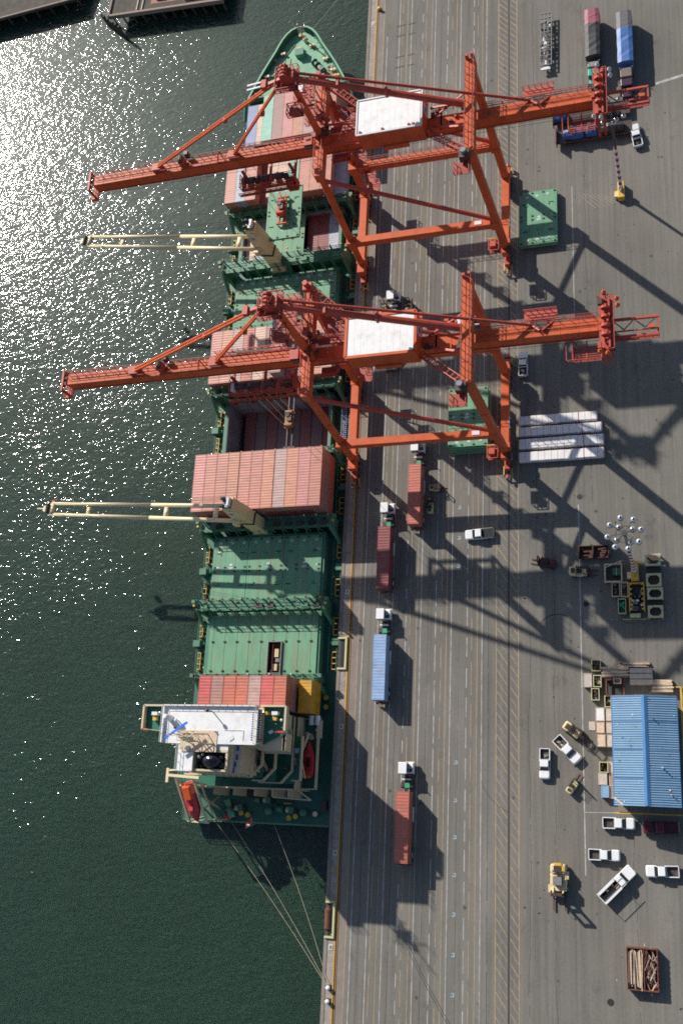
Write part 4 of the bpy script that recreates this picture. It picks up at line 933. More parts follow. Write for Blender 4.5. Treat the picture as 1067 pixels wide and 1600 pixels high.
# in the open holds
stack([[PCH], [LGR], [PNK]], -26.7, 124.8, -2.9, 'sea half of northern hold', 'containers in the northern hold')
stack([[DRD], [DRD], [LGR]], -11.9, 124.8, -2.9, 'quay half of northern hold', 'containers in the northern hold')
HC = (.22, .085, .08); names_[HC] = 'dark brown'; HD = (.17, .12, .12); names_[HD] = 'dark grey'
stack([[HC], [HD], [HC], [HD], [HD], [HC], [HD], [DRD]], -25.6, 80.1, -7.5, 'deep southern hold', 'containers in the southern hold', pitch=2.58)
# ================================================================ QUAY CRANES
XW, XL, XWT, XLT = 2.35, 32.97, 3.9, 32.4
def gantry(Yc, label, roofvents, clean):
    G = (17.6, Yc, 0)
    t = empty('gantry_crane', G, 0, label, 'crane', 'orange ship-to-shore cranes straddling the quay')
    O = 'crane_orange'
    def mb(): return MB(G)
    def P(x, y, z): return (x, Yc + y, z)
    # legs: (base, top)
    legs = {'ws': (P(XW, -8.9, 4.2), P(XWT, -8.1, 33.4)), 'wn': (P(XW, 7.9, 4.2), P(XWT, 10.0, 33.4)), 'ls': (P(XL, -9.7, 4.6), P(XLT, -8.9, 35.0)), 'ln': (P(XL, 6.6, 4.6), P(XLT, 8.0, 35.0))}
    for a, c in legs.values():
        b = mb(); b.beam(a, c, 1.35, 1.25, O)
        for f in (.3, .6): p = Vector(a).lerp(Vector(c), f); b.cbox(p + V(0, 0, 0), (1.36, 1.42, .14), O)
        b.build('leg', t)
    for X, z in ((XW, 3.2), (XL, 3.6)):
        b = mb(); b.box(X - .75, X + .75, Yc - 11.2, Yc + 8.6, z - .9, z + .9, O); b.box(X - .95, X + .95, Yc - 9.2, Yc - 8.2, z - 1.0, z + 1.0, O); b.box(X - .95, X + .95, Yc + 6.9, Yc + 8.0, z - 1.0, z + 1.0, O); b.build('sill_beam', t)
        for y0 in (-11.0, 6.0):
            b = mb()
            b.box(X - .5, X + .5, Yc + y0 - 1.6, Yc + y0 + 4.2, 1.1, 2.2, 'crane_red')
            for k in range(4): yy = Yc + y0 - .9 + k * 1.4; b.cbox((X, yy, .85), (.7, 1.15, .7), 'crane_red'); b.tube((X - .22, yy - .3, .38), (X + .22, yy - .3, .38), .34, 'mach_dark', 10); b.tube((X - .22, yy + .33, .38), (X + .22, yy + .33, .38), .34, 'mach_dark', 10); b.cbox((X + .6, yy, 1.3), (.5, .5, .6), 'mach_dark')
            b.build('bogie', t)
            b = mb(); ye = Yc + (y0 - 2.6 if y0 < 0 else y0 + 5.0); s_ = -1 if y0 < 0 else 1
            for dx in (-.75, .75): b.box(X + dx - .1, X + dx + .1, min(ye, ye - s_ * 1.9), max(ye, ye - s_ * 1.9), 1.0, 1.2, 'yellow'); b.box(X + dx - .1, X + dx + .1, ye - .15, ye + .15, .3, 1.2, 'yellow')
            b.box(X - .85, X + .85, ye - .1, ye + .1, 1.0, 1.25, 'mach_dark'); b.tube((X, ye, 1.3), (X, ye + s_ * .6, 1.3), .25, 'crane_red', 8); b.build('buffer', t)
    # portal beams and diagonals in both side frames
    for y, z, hh in ((-9.2, 12.3, 1.7), (7.6, 13.4, 1.7)):
        b = mb(); b.beam(P(2.9, y, z), P(32.7, y, z), 1.35, hh, O); b.box(2.2, 4.0, Yc + y - .9, Yc + y + .9, z - 1.1, z + 1.1, O); b.box(31.6, 33.4, Yc + y - .9, Yc + y + .9, z - 1.1, z + 1.1, O)
        b.cbox(P(29.2, y, z + hh / 2 + .06), (1.4, .8, .1), 'off_white') if y < 0 else None
        pb = b.build('portal_beam', t)
        if y > 0: b = mb(); b.rail([P(4, y - .7, z + .85), P(31.6, y - .7, z + .85)], 'walkway_red', 1.1, .09, 1.5); b.rail([P(4, y + .75, z + .85), P(31.6, y + .75, z + .85)], 'walkway_red', 1.1, .09, 1.5); b.build('railing', pb)
        b = mb(); b.tube(P(4.2, y + .9, 32.6), P(31.8, y + .1, z + 1.5), .42, 'crane_red', 10); b.build('diagonal_brace', t)
    # top cross beams
    b = mb(); b.box(XWT - .75, XWT + .75, Yc - 9.0, Yc + 11.6, 33.25, 35.3, O)
    for y in (-8.9, -5.4, 5.2, 11.2): b.box(XWT - .80, XWT + .80, Yc + y - .08, Yc + y + .08, 33.27, 35.36, 'crane_red')
    wb = b.build('top_beam', t); b = mb()
    for dx in (-.72, .72): b.rail([P(XWT + dx, -8.9, 35.3), P(XWT + dx, 11.4, 35.3)], 'walkway_red', 1.1, .08, 1.5)
    b.split('railing', wb)
    b = mb(); b.box(XLT - .8, XLT + .8, Yc - 9.8, Yc + 9.4, 34.6, 36.8, O)
    for y in (-9.7, -6, 6, 9.3): b.box(XLT - .85, XLT + .85, Yc + y - .08, Yc + y + .08, 34.55, 36.86, 'crane_red')
    lb = b.build('top_beam', t); b = mb()
    for dx in (-.76, .76): b.rail([P(XLT + dx, -9.7, 36.8), P(XLT + dx, 9.3, 36.8)], 'walkway_red', 1.1, .08, 1.5)
    b.split('railing', lb)
    b = mb()                                                       # gear at the ends of the top beams
    b.cbox(P(XWT, 11.3, 36.6), (1.6, 1.4, 1.2), 'crane_red'); b.tube(P(XWT, 11.3, 36.6), P(XWT, 11.3, 38.4), .5, 'crane_red', 8); b.cbox(P(XLT - .5, 9.4, 37.3), (.5, .5, 1.2), 'crane_red'); b.cbox(P(XLT + .5, 9.6, 37.3), (.5, .5, 1.4), 'crane_red')
    b.cbox(P(XLT - .9, -10.2, 36.2), (1.8, 1.8, 1.6), 'mach_dark'); b.tube(P(XLT - .9, -10.2, 37), P(XLT - .9, -10.2, 37.9), .5, 'chrome', 8); b.ball(P(XLT + .5, -9.9, 37.7), .4, 'crane_orange', 8, 4)
    b.cbox(P(XLT - 1.5, -12.0, 35.0), (2.8, 2.4, .12), 'walkway_red'); b.rail([P(XLT - 2.9, -10.9, 35), P(XLT - 2.9, -13.1, 35), P(XLT - .2, -13.1, 35), P(XLT - .2, -10.9, 35)], 'crane_red', 1.1, .1, 1.2)
    b.split('end_platform', t)
    # boom and girder
    b = mb(); b.box(-45.9, 2.6, Yc - 1.05, Yc + 1.05, 31.0, 33.2, O); b.box(-45.9, 2.6, Yc - 1.2, Yc + 1.2, 30.8, 30.97, 'crane_red')
    for k in range(16): x = -43.5 + k * 3.0; b.box(x - .06, x + .06, Yc - 1.09, Yc + 1.09, 31.02, 33.24, 'crane_red' if k % 4 == 0 else O)
    bm = b.build('boom', t); b = mb()
    b.rail([P(-45.6, 1.1, 33.2), P(2, 1.1, 33.2)], 'walkway_red', 1.1, .09, 1.5); b.rail([P(-30, -1.0, 33.2), P(2, -1.0, 33.2)], 'walkway_red', 1.0, .07, 1.8); b.rail([P(-45.6, .2, 33.2), P(-31, .2, 33.2)], 'walkway_red', .7, .07, 2)
    b.box(-26, 1.8, Yc - .9, Yc - .45, 33.22, 33.45, O); b.build('railing', bm)
    b = mb(); b.cbox(P(-25.2, 0, 34.2), (1.0, 1.5, 1.6), 'crane_red'); b.tube(P(-25.2, -.7, 35), P(-25.2, .7, 35), .5, 'mach_dark', 8); b.cbox(P(-24.4, 1.6, 34.2), (.8, .8, 1.4), 'mach_dark'); b.cbox(P(1.2, -.4, 34.0), (1.6, 1.8, 1.3), 'crane_red'); b.tube(P(.8, -1.4, 34.0), P(2, -1.4, 34.0), .45, 'mach_dark', 8)
    b.beam(P(-18, -.9, 33.3), P(-17, .2, 35.2), .2, .2, 'crane_red'); b.beam(P(-17, .2, 35.2), P(-16.2, -.9, 33.3), .2, .2, 'crane_red'); b.split('sheave', bm)
    b = mb(); b.box(2.6, 53.6, Yc - 1.1, Yc + 1.1, 30.95, 33.2, O); b.box(2.6, 53.6, Yc - 1.25, Yc + 1.25, 30.72, 30.92, 'crane_red')
    for k in range(17): x = 5 + k * 3.0; b.box(x - .06, x + .06, Yc - 1.14, Yc + 1.14, 30.97, 33.24, 'crane_red' if k % 4 == 0 else O)
    gd = b.build('girder', t); b = mb()
    b.rail([P(34, 1.15, 33.2), P(52.5, 1.15, 33.2)], 'walkway_red', 1.1, .07, 1.8); b.rail([P(34, 1.9, 32.7), P(53, 1.9, 32.7)], 'walkway_red', 1.1, .07, 1.8); b.box(34, 53, Yc + 1.45, Yc + 1.55, 32.6, 32.7, 'walkway_red'); b.box(34, 53, Yc + 1.85, Yc + 1.95, 32.6, 32.7, 'walkway_red')
    b.rail([P(34, 0, 33.2), P(52.5, 0, 33.2)], 'walkway_red', .35, .05, 3); b.split('railing', gd)
    b = mb(); b.cbox(P(44.0, 2.6, 33.4), (5.4, 1.5, .2), 'crane_red'); b.rail([P(41.3, 3.3, 33.5), P(46.7, 3.3, 33.5)], 'crane_red', 1, .1, 1.2)
    b.beam(P(42, 1.5, 33.0), P(43.8, -.3, 33.6), .3, .5, 'crane_red'); b.beam(P(46, 1.5, 33.0), P(44.2, -.3, 33.6), .3, .5, 'crane_red'); b.cbox(P(44, .8, 33.2), (2.2, 1.6, .5), 'mach_dark'); b.build('access_platform', gd)
    # boom tip
    b = mb()
    for y in (-2.3, 1.7): b.beam(P(-46.4, y, 29.9), P(-46.4, y, 33.8), .36, .36, 'crane_red')
    b.beam(P(-46.4, -2.4, 33.6), P(-46.4, 1.9, 33.6), .4, .36, 'crane_red'); b.beam(P(-46.4, -2.4, 30.1), P(-46.4, 1.8, 30.1), .4, .36, 'crane_red')
    for y in (-1.2, 0, 1.0): b.tube(P(-46.6, y - .15, 33.0), P(-46.6, y + .15, 33.0), .45, 'mach_dark', 10)
    b.rail([P(-47.3, -2.4, 30.4), P(-47.3, 1.8, 30.4)], 'crane_red', 1.0, .09, 1.0); b.box(-47.4, -46.4, Yc - 2.4, Yc + 1.8, 30.3, 30.4, 'walkway_red'); b.cbox(P(-46.8, -2.5, 30.8), (.9, .7, .8), 'crane_orange'); b.build('boom_tip_frame', t)
    # mast with forestays and backstays
    A = P(3.4, .9, 50.6)
    b = mb(); b.beam(P(3.9, -.2, 35.2), (A[0], A[1], A[2] - .5), 1.3, 1.2, O, 1.0, 1.0)
    b.rail([P(4.9, .3, 35.5), P(4.4, 1.4, 49.5)], 'walkway_red', .8, .08, 1.2); b.build('mast', t)
    b = mb()
    b.cbox((A[0], A[1], A[2]), (2.4, 2.2, 1.6), 'crane_red')
    for dy in (-1, -.3, .4, 1.1): b.tube((A[0] - .4, A[1] + dy - .15, A[2] + 1.1), (A[0] - .4, A[1] + dy + .15, A[2] + 1.1), .75, 'crane_red', 10)
    b.box(A[0] - 2.4, A[0] + 1.6, A[1] - 2.4, A[1] + 2.2, A[2] - 1.15, A[2] - 1.02, 'walkway_red')
    b.rail([(A[0] - 2.4, A[1] - 2.4, A[2] - 1), (A[0] + 1.6, A[1] - 2.4, A[2] - 1), (A[0] + 1.6, A[1] + 2.2, A[2] - 1), (A[0] - 2.4, A[1] + 2.2, A[2] - 1), (A[0] - 2.4, A[1] - 2.4, A[2] - 1)], 'crane_red', 1.2, .1, 1.0)
    b.beam((A[0] - 1, A[1] - .2, A[2]), (A[0] - 4.6, A[1] - .6, A[2] - .6), .5, .5, 'crane_red'); b.cbox((A[0] - 4.6, A[1] - .6, A[2] - .4), (.9, 1.6, 1.0), 'crane_red')
    for q in range(9): b.beam((A[0] + random.uniform(-2, 1.4), A[1] + random.uniform(-2, 2), A[2] - 1), (A[0] + random.uniform(-2, 1.4), A[1] + random.uniform(-2, 2), A[2] + 2.2), .12, .12, 'walkway_red')
    if not clean:
        for dy in (0, .9): b.beam((A[0] - 5.0, A[1] + dy - 1.2, A[2] + .1), (A[0] - 7.6, A[1] + dy - 1.4, A[2] + .1), .3, .2, 'off_white')
    b.build('mast_head', t)
    b = mb(); b.box(A[0] - 1.6, A[0] + 1.2, A[1] - 4.6, A[1] - 2.4, 45.4, 45.5, 'walkway_red'); b.rail([(A[0] - 1.6, A[1] - 4.6, 45.5), (A[0] + 1.2, A[1] - 4.6, 45.5), (A[0] + 1.2, A[1] - 2.4, 45.5), (A[0] - 1.6, A[1] - 2.4, 45.5), (A[0] - 1.6, A[1] - 4.6, 45.5)], 'crane_red', 1.2, .12, 1.2)
    b.beam((A[0] - 1.4, A[1] - 2.5, 45.4), (A[0] - .2, A[1] - .8, 45.4), .3, .3, 'crane_red'); b.beam((A[0] + 1.0, A[1] - 2.5, 45.4), (A[0] + .3, A[1] - .8, 45.4), .3, .3, 'crane_red'); b.build('mast_platform', t)
    for xe in (-30.6, -14.2):
        b = mb()
        for dy in (-.28, .28): b.tube((A[0] - .6, A[1] + dy, A[2] + .2), P(xe, dy + .1, 34.1), .23, 'crane_orange', 8)
        f = .5; m0 = Vector(A).lerp(Vector(P(xe, 0, 34.1)), .45); b.cbox(m0, (.7, 1.0, .7), 'crane_red'); b.cbox(P(xe - .4, .1, 33.7), (1.8, 1.5, 1.0), 'crane_red'); b.build('forestay', t)
    b = mb(); b.tube((A[0] + .8, A[1] - .2, A[2] - .6), P(31.4, .4, 36.2), .56, 'crane_red', 10, .66)
    for f in (.28, .55): p = Vector(A).lerp(Vector(P(31.4, .4, 36.2)), f); b.cbox(p, (.4, 1.5, 1.5), 'crane_red')
    b.build('backstay', t)
    b = mb(); b.tube((A[0] + .8, A[1] + .7, A[2] - .2), P(42.4, 1.0, 33.4), .27, 'crane_red', 8); b.build('backstay', t)
    # machinery house
    b = mb(); x0, x1, y0, y1, z0, z1 = 11.9, 24.0, Yc - 3.75, Yc + 3.65, 33.5, 37.8
    b.box(x0, x1, y0, y1, z0, z1, O); b.box(16.0, 20.6, y0 - .35, y0 - .01, z0 - .6, z0 + .5, O)
    for x in (13, 17, 21): b.box(x, x + .6, Yc - 3.4, Yc + 3.4, 33.25, 33.48, 'crane_red')
    mh = b.build('machinery_house', t)
    b = mb(); b.box(x0 + .28, x1 - .28, y0 + .28, y1 - .28, z1 + .01, z1 + .1, 'roof_white')
    for k in range(1, 10): b.box(x0 + .28 + k * 1.15, x0 + .33 + k * 1.15, y0 + .28, y1 - .28, z1 + .1, z1 + .112, 'roof_white')
    if roofvents:
        for x, y in ((12.6, -3.2), (16.8, -3.2), (21.7, -3.2), (22.5, -3.2)): b.cbox((x, Yc + y, z1 + .2), (.45, .3, .25), 'crane_red')
    b.build('roof', mh)
    b = mb()
    for a, c in (((x0, y0), (x1, y0)), ((x1, y0), (x1, y1)), ((x1, y1), (x0, y1)), ((x0, y1), (x0, y0))): b.beam((*a, z1 + .12), (*c, z1 + .12), .5 if clean else .26, .22, 'crane_orange' if clean else 'off_white')
    b.build('parapet', mh)
    b = mb(); b.box(x1 + .01, x1 + .05, Yc + .2, Yc + 2.0, z0 + .9, z0 + 3.2, 'off_white'); b.box(x1 + .05, x1 + .08, Yc + .6, Yc + 1.6, z0 + 1.4, z0 + 2.7, 'blue_mark'); b.build('emblem', mh)
    # lattice bracing / walkways from the house to the beam ends, festoons
    b = mb(); b.lattice(P(24.3, -2.8, 33.9), P(31.6, -9.2, 35.6), 1.0, .9, 'crane_red', 9, .14); b.split('lattice_walkway', t)
    b = mb(); b.lattice(P(11.7, 4.6, 34.4), P(4.8, 10.6, 35.6), 1.2, .9, 'crane_red', 9, .16); b.box(9.0, 24, Yc + 3.7, Yc + 5.0, 33.4, 33.5, 'walkway_red'); b.rail([P(9, 5.0, 33.5), P(24.4, 5.0, 33.5)], 'crane_red', 1.1, .1, 1.4); b.split('lattice_walkway', t)
    b = mb(); b.beam(P(24.5, 2.8, 33.6), P(31.5, 1.0, 35.8), .3, .4, 'crane_red'); b.beam(P(25, 1.0, 33.2), P(31.5, 3.4, 35.6), .25, .3, 'crane_red'); b.beam(P(25, -1, 33.1), P(31.6, -3.5, 35.2), .4, .3, 'crane_red'); b.beam(P(26.4, -1.8, 33), P(26.4, 2.4, 33), .3, .4, 'crane_red'); b.rail([P(25, 2.2, 33), P(31, 2.2, 33)], 'walkway_red', 1.1, .1, 1.2)
    for k in range(12): p = (random.uniform(24.8, 31), random.uniform(-2, 4)); b.cbox(P(p[0], p[1], 33.4), (random.uniform(.3, 1), random.uniform(.2, .9), .6), random.choice(('crane_red', 'mach_dark', 'crane_orange')))
    b.split('brace_frame', t)
    b = mb(); b.beam(P(4.4, 2.2, 35.0), P(10.9, 2.5, 33.3), .25, .3, 'crane_red'); b.beam(P(4.4, -2.2, 35.0), P(11.6, -2.2, 33.6), .25, .3, 'crane_red'); b.tube(P(8.6, 3.0, 37.5), P(11.6, .6, 33.6), .09, 'off_white', 5); b.tube(P(9.6, 3.4, 37.0), P(11.8, 1.2, 33.6), .07, 'off_white', 5); b.box(5.0, 11.6, Yc + 1.7, Yc + 3.0, 32.8, 32.9, 'walkway_red'); b.rail([P(5, 3.0, 32.9), P(11.6, 3.0, 32.9)], 'crane_red', 1.1, .1, 1.1)
    b.box(5.2, 8.6, Yc - 3.6, Yc - 1.8, 31, 31.1, 'walkway_red'); b.rail([P(5.2, -3.6, 31.1), P(8.6, -3.6, 31.1), P(8.6, -1.8, 31.1)], 'crane_red', 1.1, .11, .9)
    for k in range(16): b.cbox(P(random.uniform(2.0, 6.6), random.uniform(-1.6, 2.6), random.uniform(35.4, 37.0)), (random.uniform(.3, 1.0), random.uniform(.3, 1.0), random.uniform(.3, 1)), random.choice(('crane_red', 'mach_dark', 'walkway_red')))
    for z in (36.5, 39.5, 42.5): b.box(1.6, 4.6, Yc + 1.2, Yc + 3.6, z, z + .08, 'walkway_red'); b.rail([P(1.6, 3.6, z), P(4.6, 3.6, z), P(4.6, 1.2, z)], 'crane_red', 1.1, .1, 1.0); b.rail([P(1.6, 1.2, z), P(1.6, 3.6, z)], 'crane_red', 1.1, .1, 1.0)
    b.split('hinge_platform', t)
    # stair tower on the north waterside leg, ladder at the landside
    b = mb()
    for k in range(8):
        z = 6 + k * 3.4; x = 4.4 + .05 * k; b.box(x, x + 2.2, Yc + 6.4, Yc + 8.8, z, z + .07, 'walkway_red'); b.rail([P(x + 2.2, 6.4, z), P(x + 2.2, 8.8, z), P(x, 8.8, z)], 'crane_red', 1.1, .09, 1.1); b.beam(P(x + .5, 6.5, z), P(x + .6, 8.7, z + 3.4), .7, .1, 'walkway_red')
    b.build('stair_tower', t)
    b = mb(); b.cbox(P(31.2, -11.0, 6.4), (2.0, 2.4, .12), 'walkway_red'); b.rail([P(30.2, -12.2, 6.5), P(32.2, -12.2, 6.5), P(32.2, -9.8, 6.5), P(30.2, -9.8, 6.5), P(30.2, -12.2, 6.5)], 'crane_red', 1.1, .12, 1.0); b.cbox(P(31.1, -10.9, 7.2), (1.1, 1.2, 1.4), 'crane_red'); b.rail([P(30.0, -9.6, 6.5), P(31.6, -9.6, 6.5)], 'yellow', 1.1, .14, 1.0)
    b.cbox(P(34.0, -11.2, 5.0), (.8, 1.6, 1.2), 'mach_dark'); b.split('leg_platform', t)
    b = mb(); b.cbox(P(33.78, -4.0, 4.1), (.05, 2.4, .8), 'off_white'); b.cbox(P(33.82, -4.4, 4.1), (.04, .5, .5), 'blue_mark'); b.cbox(P(33.82, -3.5, 4.1), (.04, .5, .5), 'blue_mark'); b.split('name_plate', t)
    b = mb(); b.cbox(P(1.5, 5.8, 40.4), (1.7, 1.4, 2.0), 'crane_red'); b.cbox(P(1.5, 5.8, 41.45), (1.75, 1.45, .1), 'crane_orange' if clean else 'off_white'); b.cbox(P(2.37, 5.8, 40.6), (.05, .9, .8), 'glass'); b.cbox(P(1.5, 5.08, 40.6), (1.1, .05, .8), 'roof_blue'); b.cbox(P(2.2, 6.6, 39.3), (3.6, 3.2, .1), 'walkway_red'); b.rail([P(.4, 8.2, 39.4), P(4, 8.2, 39.4), P(4, 5, 39.4)], 'crane_red', 1.1, .1, 1.1)
    for x, y in ((3.5, 7.8), (3.5, 5.4), (1, 7.8)): b.beam(P(x, y, 35.2), P(x, y, 39.3), .2, .2, 'crane_red')
    b.beam(P(3.9, 7.2, 35), P(1.2, 5.6, 39.2), .2, .2, 'crane_red'); b.build('hoist_cabin', t)
    # rear frame, tail and hanging platform
    b = mb()
    for y in (-4.6, 4.2): b.beam(P(53.9, y, 28.0), P(53.9, y, 34.4), .45, .45, 'crane_red'); b.beam(P(54.9, y, 28.0), P(54.9, y, 34.4), .3, .3, 'crane_red')
    for z in (34.2, 28.6): b.beam(P(53.9, -4.8, z), P(53.9, 4.6, z), .5, .45, 'crane_red'); b.beam(P(54.9, -4.8, z), P(54.9, 4.6, z), .3, .3, 'crane_red')
    b.box(53.2, 55.6, Yc - 4.9, Yc + 4.6, 33.0, 33.1, 'walkway_red'); b.rail([P(53.2, -4.9, 33.1), P(55.6, -4.9, 33.1), P(55.6, 4.6, 33.1), P(53.2, 4.6, 33.1)], 'crane_red', 1.1, .11, 1.0)
    for y in (-2.5, -1, .6, 2.2): b.tube(P(54.3, y - .2, 34.4), P(54.3, y + .2, 34.4), .7, 'crane_red', 10)
    for x, y in ((54.2, 4.9), (56.2, 3.6), (56.3, 2.4), (54.6, -5.8), (53.4, -5.4)): b.ball(P(x, y, 34.5), .42, 'crane_orange' if clean else 'lamp_silver', 8, 5)
    for k in range(14): b.cbox(P(random.uniform(53.3, 55.5), random.uniform(-4.3, 4.3), random.uniform(33.2, 34.8)), (random.uniform(.2, .8), random.uniform(.3, 1.1), random.uniform(.2, .8)), random.choice(('crane_red', 'mach_dark', 'walkway_red')))
    b.build('rear_frame', t)
    b = mb()
    for y in (-1.6, 1.5): b.beam(P(55, y, 31.0), P(62.4, y, 31.0), .35, .5, 'crane_red')
    b.beam(P(55, -.6, 31.0), P(62.2, -.6, 31.0), .2, .2, 'crane_red'); b.beam(P(62.3, -1.8, 31), P(62.3, 1.7, 31), .3, .3, 'crane_red')
    pts = [(55.2, 1.3), (57, -.5), (58.6, 1.2), (60.3, -.4), (62, 1.2)]
    for p, q_ in zip(pts, pts[1:]): b.beam(P(*p, 31.3), P(*q_, 31.3), .15, .15, 'mach_dark')
    b.cbox(P(61.3, -.4, 31.5), (1.0, .6, .4), 'crane_orange'); b.rail([P(55, -2.3, 31), P(62.4, -2.3, 31)], 'crane_red', 1.0, .08, 1.0); b.box(55, 62.4, Yc - 2.3, Yc - 1.7, 30.9, 31, 'walkway_red'); b.build('tail_frame', t)
    b = mb(); hz = 30.6
    for k in range(7): b.box(48.8, 53.4, Yc - 5.2 + k * .42, Yc - 5.08 + k * .42, hz, hz + .1, 'walkway_red')
    for x in (48.8, 51.0, 53.3): b.beam(P(x, -5.2, hz), P(x, -1.6, hz + .2), .2, .2, 'crane_red')
    for k in range(19): b.box(48.9 + k * .24, 48.98 + k * .24, Yc - 5.2, Yc - 2.0, hz - .05, hz, 'walkway_red')
    b.rail([P(48.8, -2.0, hz + .1), P(48.8, -5.2, hz + .1), P(53.4, -5.2, hz + .1), P(53.4, -2.0, hz + .1)], 'crane_red', 1.1, .09, 1.3); b.rail([P(47.8, -2.4, hz + .1), P(47.8, -5.2, hz + .1), P(48.8, -5.2, hz + .1)], 'crane_red', 1.1, .08, 1.0); b.build('hanging_platform', t)
    # trolley below the boom, on its south side
    tx0, tx1 = (-13.2, -.6) if clean else (-14.6, -3.4)
    b = mb(); 
    b.box(tx0, tx1, Yc - 4.6, Yc - 4.3, 28.0, 28.7, 'crane_red'); b.box(tx0, tx1, Yc + 1.4, Yc + 1.7, 28.6, 29.2, 'crane_red')
    for x in (tx0, (tx0 + tx1) / 2, tx1 - .4): b.box(x, x + .4, Yc - 4.6, Yc + 1.7, 28.1, 28.6, 'crane_red')
    for k in range(8): b.box(tx0 + .2, tx1 - .2, Yc - 4.2 + k * .36, Yc - 4.1 + k * .36, 28.3, 28.36, 'walkway_red')
    for x in (tx0 + .5, tx1 - .9): b.box(x, x + .5, Yc - 1.9, Yc - 1.5, 28.4, 30.6, 'crane_red'); b.box(x, x + .5, Yc + 1.5, Yc + 1.9, 28.4, 30.6, 'crane_red')
    tr = b.build('trolley', t)
    b = mb(); b.rail([P(tx0, -1.8, 28.7), P(tx0, -4.6, 28.7), P(tx1, -4.6, 28.7), P(tx1, -1.8, 28.7)], 'crane_red', 1.15, .1, 1.1); b.rail([P(tx0 - .6, -5.3, 27.6), P(tx1 + .6, -5.3, 27.6)], 'crane_red', 1.1, .1, 1.1); b.box(tx0 - .6, tx1 + .6, Yc - 5.3, Yc - 4.7, 27.5, 27.6, 'walkway_red'); b.split('railing', tr)
    b = mb()
    for k in range(3): x = tx0 + 2.0 + k * 3.0; b.tube(P(x - .9, -2.9, 29.1), P(x + .9, -2.9, 29.1), .62, 'mach_dark', 12); b.cbox(P(x + 1.4, -3.2, 29.0), (.8, 1.0, .9), random.choice(('crane_red', 'mach_dark'))); b.cbox(P(x, -3.9, 28.8), (1.2, .5, .6), 'crane_red')
    for k in range(14): b.cbox(P(random.uniform(tx0 + .4, tx1 - .6), random.uniform(-4.2, -2.1), random.uniform(28.6, 29.4)), (random.uniform(.2, .9), random.uniform(.2, .6), random.uniform(.2, .7)), random.choice(('mach_dark', 'crane_red', 'walkway_red', 'frame_metal')))
    b.cbox(P(tx0 + .6, -3.2, 29.1), (.6, 1.4, 1.2), 'off_white' if clean else 'crane_red'); b.split('winch_drum', tr)
    b = mb(); b.cbox(P(tx1 - 1.3, -3.4, 26.6), (2.0, 1.8, 2.2), 'crane_red'); b.cbox(P(tx1 - 2.33, -3.4, 26.5), (.06, 1.5, 1.4), 'glass'); b.cbox(P(tx1 - 1.3, -4.33, 26.6), (1.6, .06, 1.2), 'glass'); b.cbox(P(tx1 - 1.3, -3.4, 27.75), (2.1, 1.9, .1), 'mach_dark'); b.build('operator_cab', tr)
    b = mb()
    b.box(-15.5, -1.5, Yc + 1.7, Yc + 2.9, 31.4, 31.5, 'walkway_red'); b.rail([P(-15.5, 2.9, 31.5), P(-1.5, 2.9, 31.5)], 'crane_red', 1.1, .1, 1.2); b.box(-12.5, -9.0, Yc + 1.9, Yc + 2.7, 31.5, 32.2, 'mach_dark'); b.box(-5.5, -2.5, Yc + 2.0, Yc + 2.8, 31.6, 32.3, 'crane_red'); b.tube(P(-11, 2.3, 32.4), P(-4, 2.3, 32.2), .2, 'mach_dark', 6)
    for k in range(16): b.cbox(P(-14.5 + k * .85, 2.3, 32.0), (.35, .6, .5), random.choice(('mach_dark', 'crane_red')))
    b.split('cable_festoon', t)
    b = mb()
    for dy in (-.9, -.3): b.tube(P(-46.2, dy, 29.9), P(53.5, dy, 29.2), .04, 'mach_dark', 4)
    b.tube(P(33, -9.2, 20), P(60, -9.2, 19.8), .001, 'mach_dark', 3) if 0 else None
    b.split('trolley_rope', t, gap=.02)
    return t
gantry(123.2, 'northern orange quay crane, boom over the bow containers, small vents on its white roof', True, False)
gantry(79.3, 'southern orange quay crane, boom across midships, plain white machinery house roof', False, True)

def spreader(x, y, z, L, ztop, label, rope_m='mach_dark'):
    fm = 'mach_dark' if L > 8 else 'crane_red'
    t = empty('spreader', (x, y, z), 0, label, 'spreader', 'container spreaders hanging from the cranes')
    b = MB((x, y, z)); 
    for dx in (-.55, .55): b.box(x + dx - .13, x + dx + .13, y - L / 2, y + L / 2, z, z + .5, fm)
    for yy in (y - L / 2, y + L / 2): b.box(x - 1.2, x + 1.2, yy - .18, yy + .18, z, z + .5, fm if L > 8 else 'crane_orange')
    for yy in (y - 1.6, y, y + 1.6): b.box(x - .9, x + .9, yy - .15, yy + .15, z + .05, z + .45, fm)
    b.build('beam_frame', t)
    b = MB((x, y, z)); 
    for dx in (-1.1, 1.1):
        for yy in (y - L / 2, y + L / 2): b.cbox((x + dx, yy, z - .15), (.25, .25, .4), 'loader_tan')
    b.split('twistlock', t)
    b = MB((x, y, z)); b.box(x - .95, x + .95, y - 1.9, y + 1.9, z + .9, z + 1.2, 'crane_orange' if L < 8 else 'spreader_gold'); 
    for yy in (y - 1.4, y + 1.4): b.tube((x - .8, yy, z + 1.5), (x + .8, yy, z + 1.5), .42, 'crane_red' if L < 8 else 'spreader_gold', 10); b.cbox((x, yy, z + .7), (.5, .5, .5), 'mach_dark')
    b.cbox((x + .2, y, z + 1.5), (.9, 1.2, .7), 'mach_dark'); b.tube((x - .2, y + .7, z + 1.2), (x - .2, y + .7, z + 2.0), .5, 'black', 10); b.build('head_block', t)
    b = MB((x, y, z))
    for dx in (-.7, .7):
        for yy in (y - 1.5, y + 1.5): b.tube((x + dx, yy, z + 1.4), (x + dx * 1.4, yy, ztop), .05, rope_m, 4)
    b.split('hoist_rope', t, gap=.02); return t
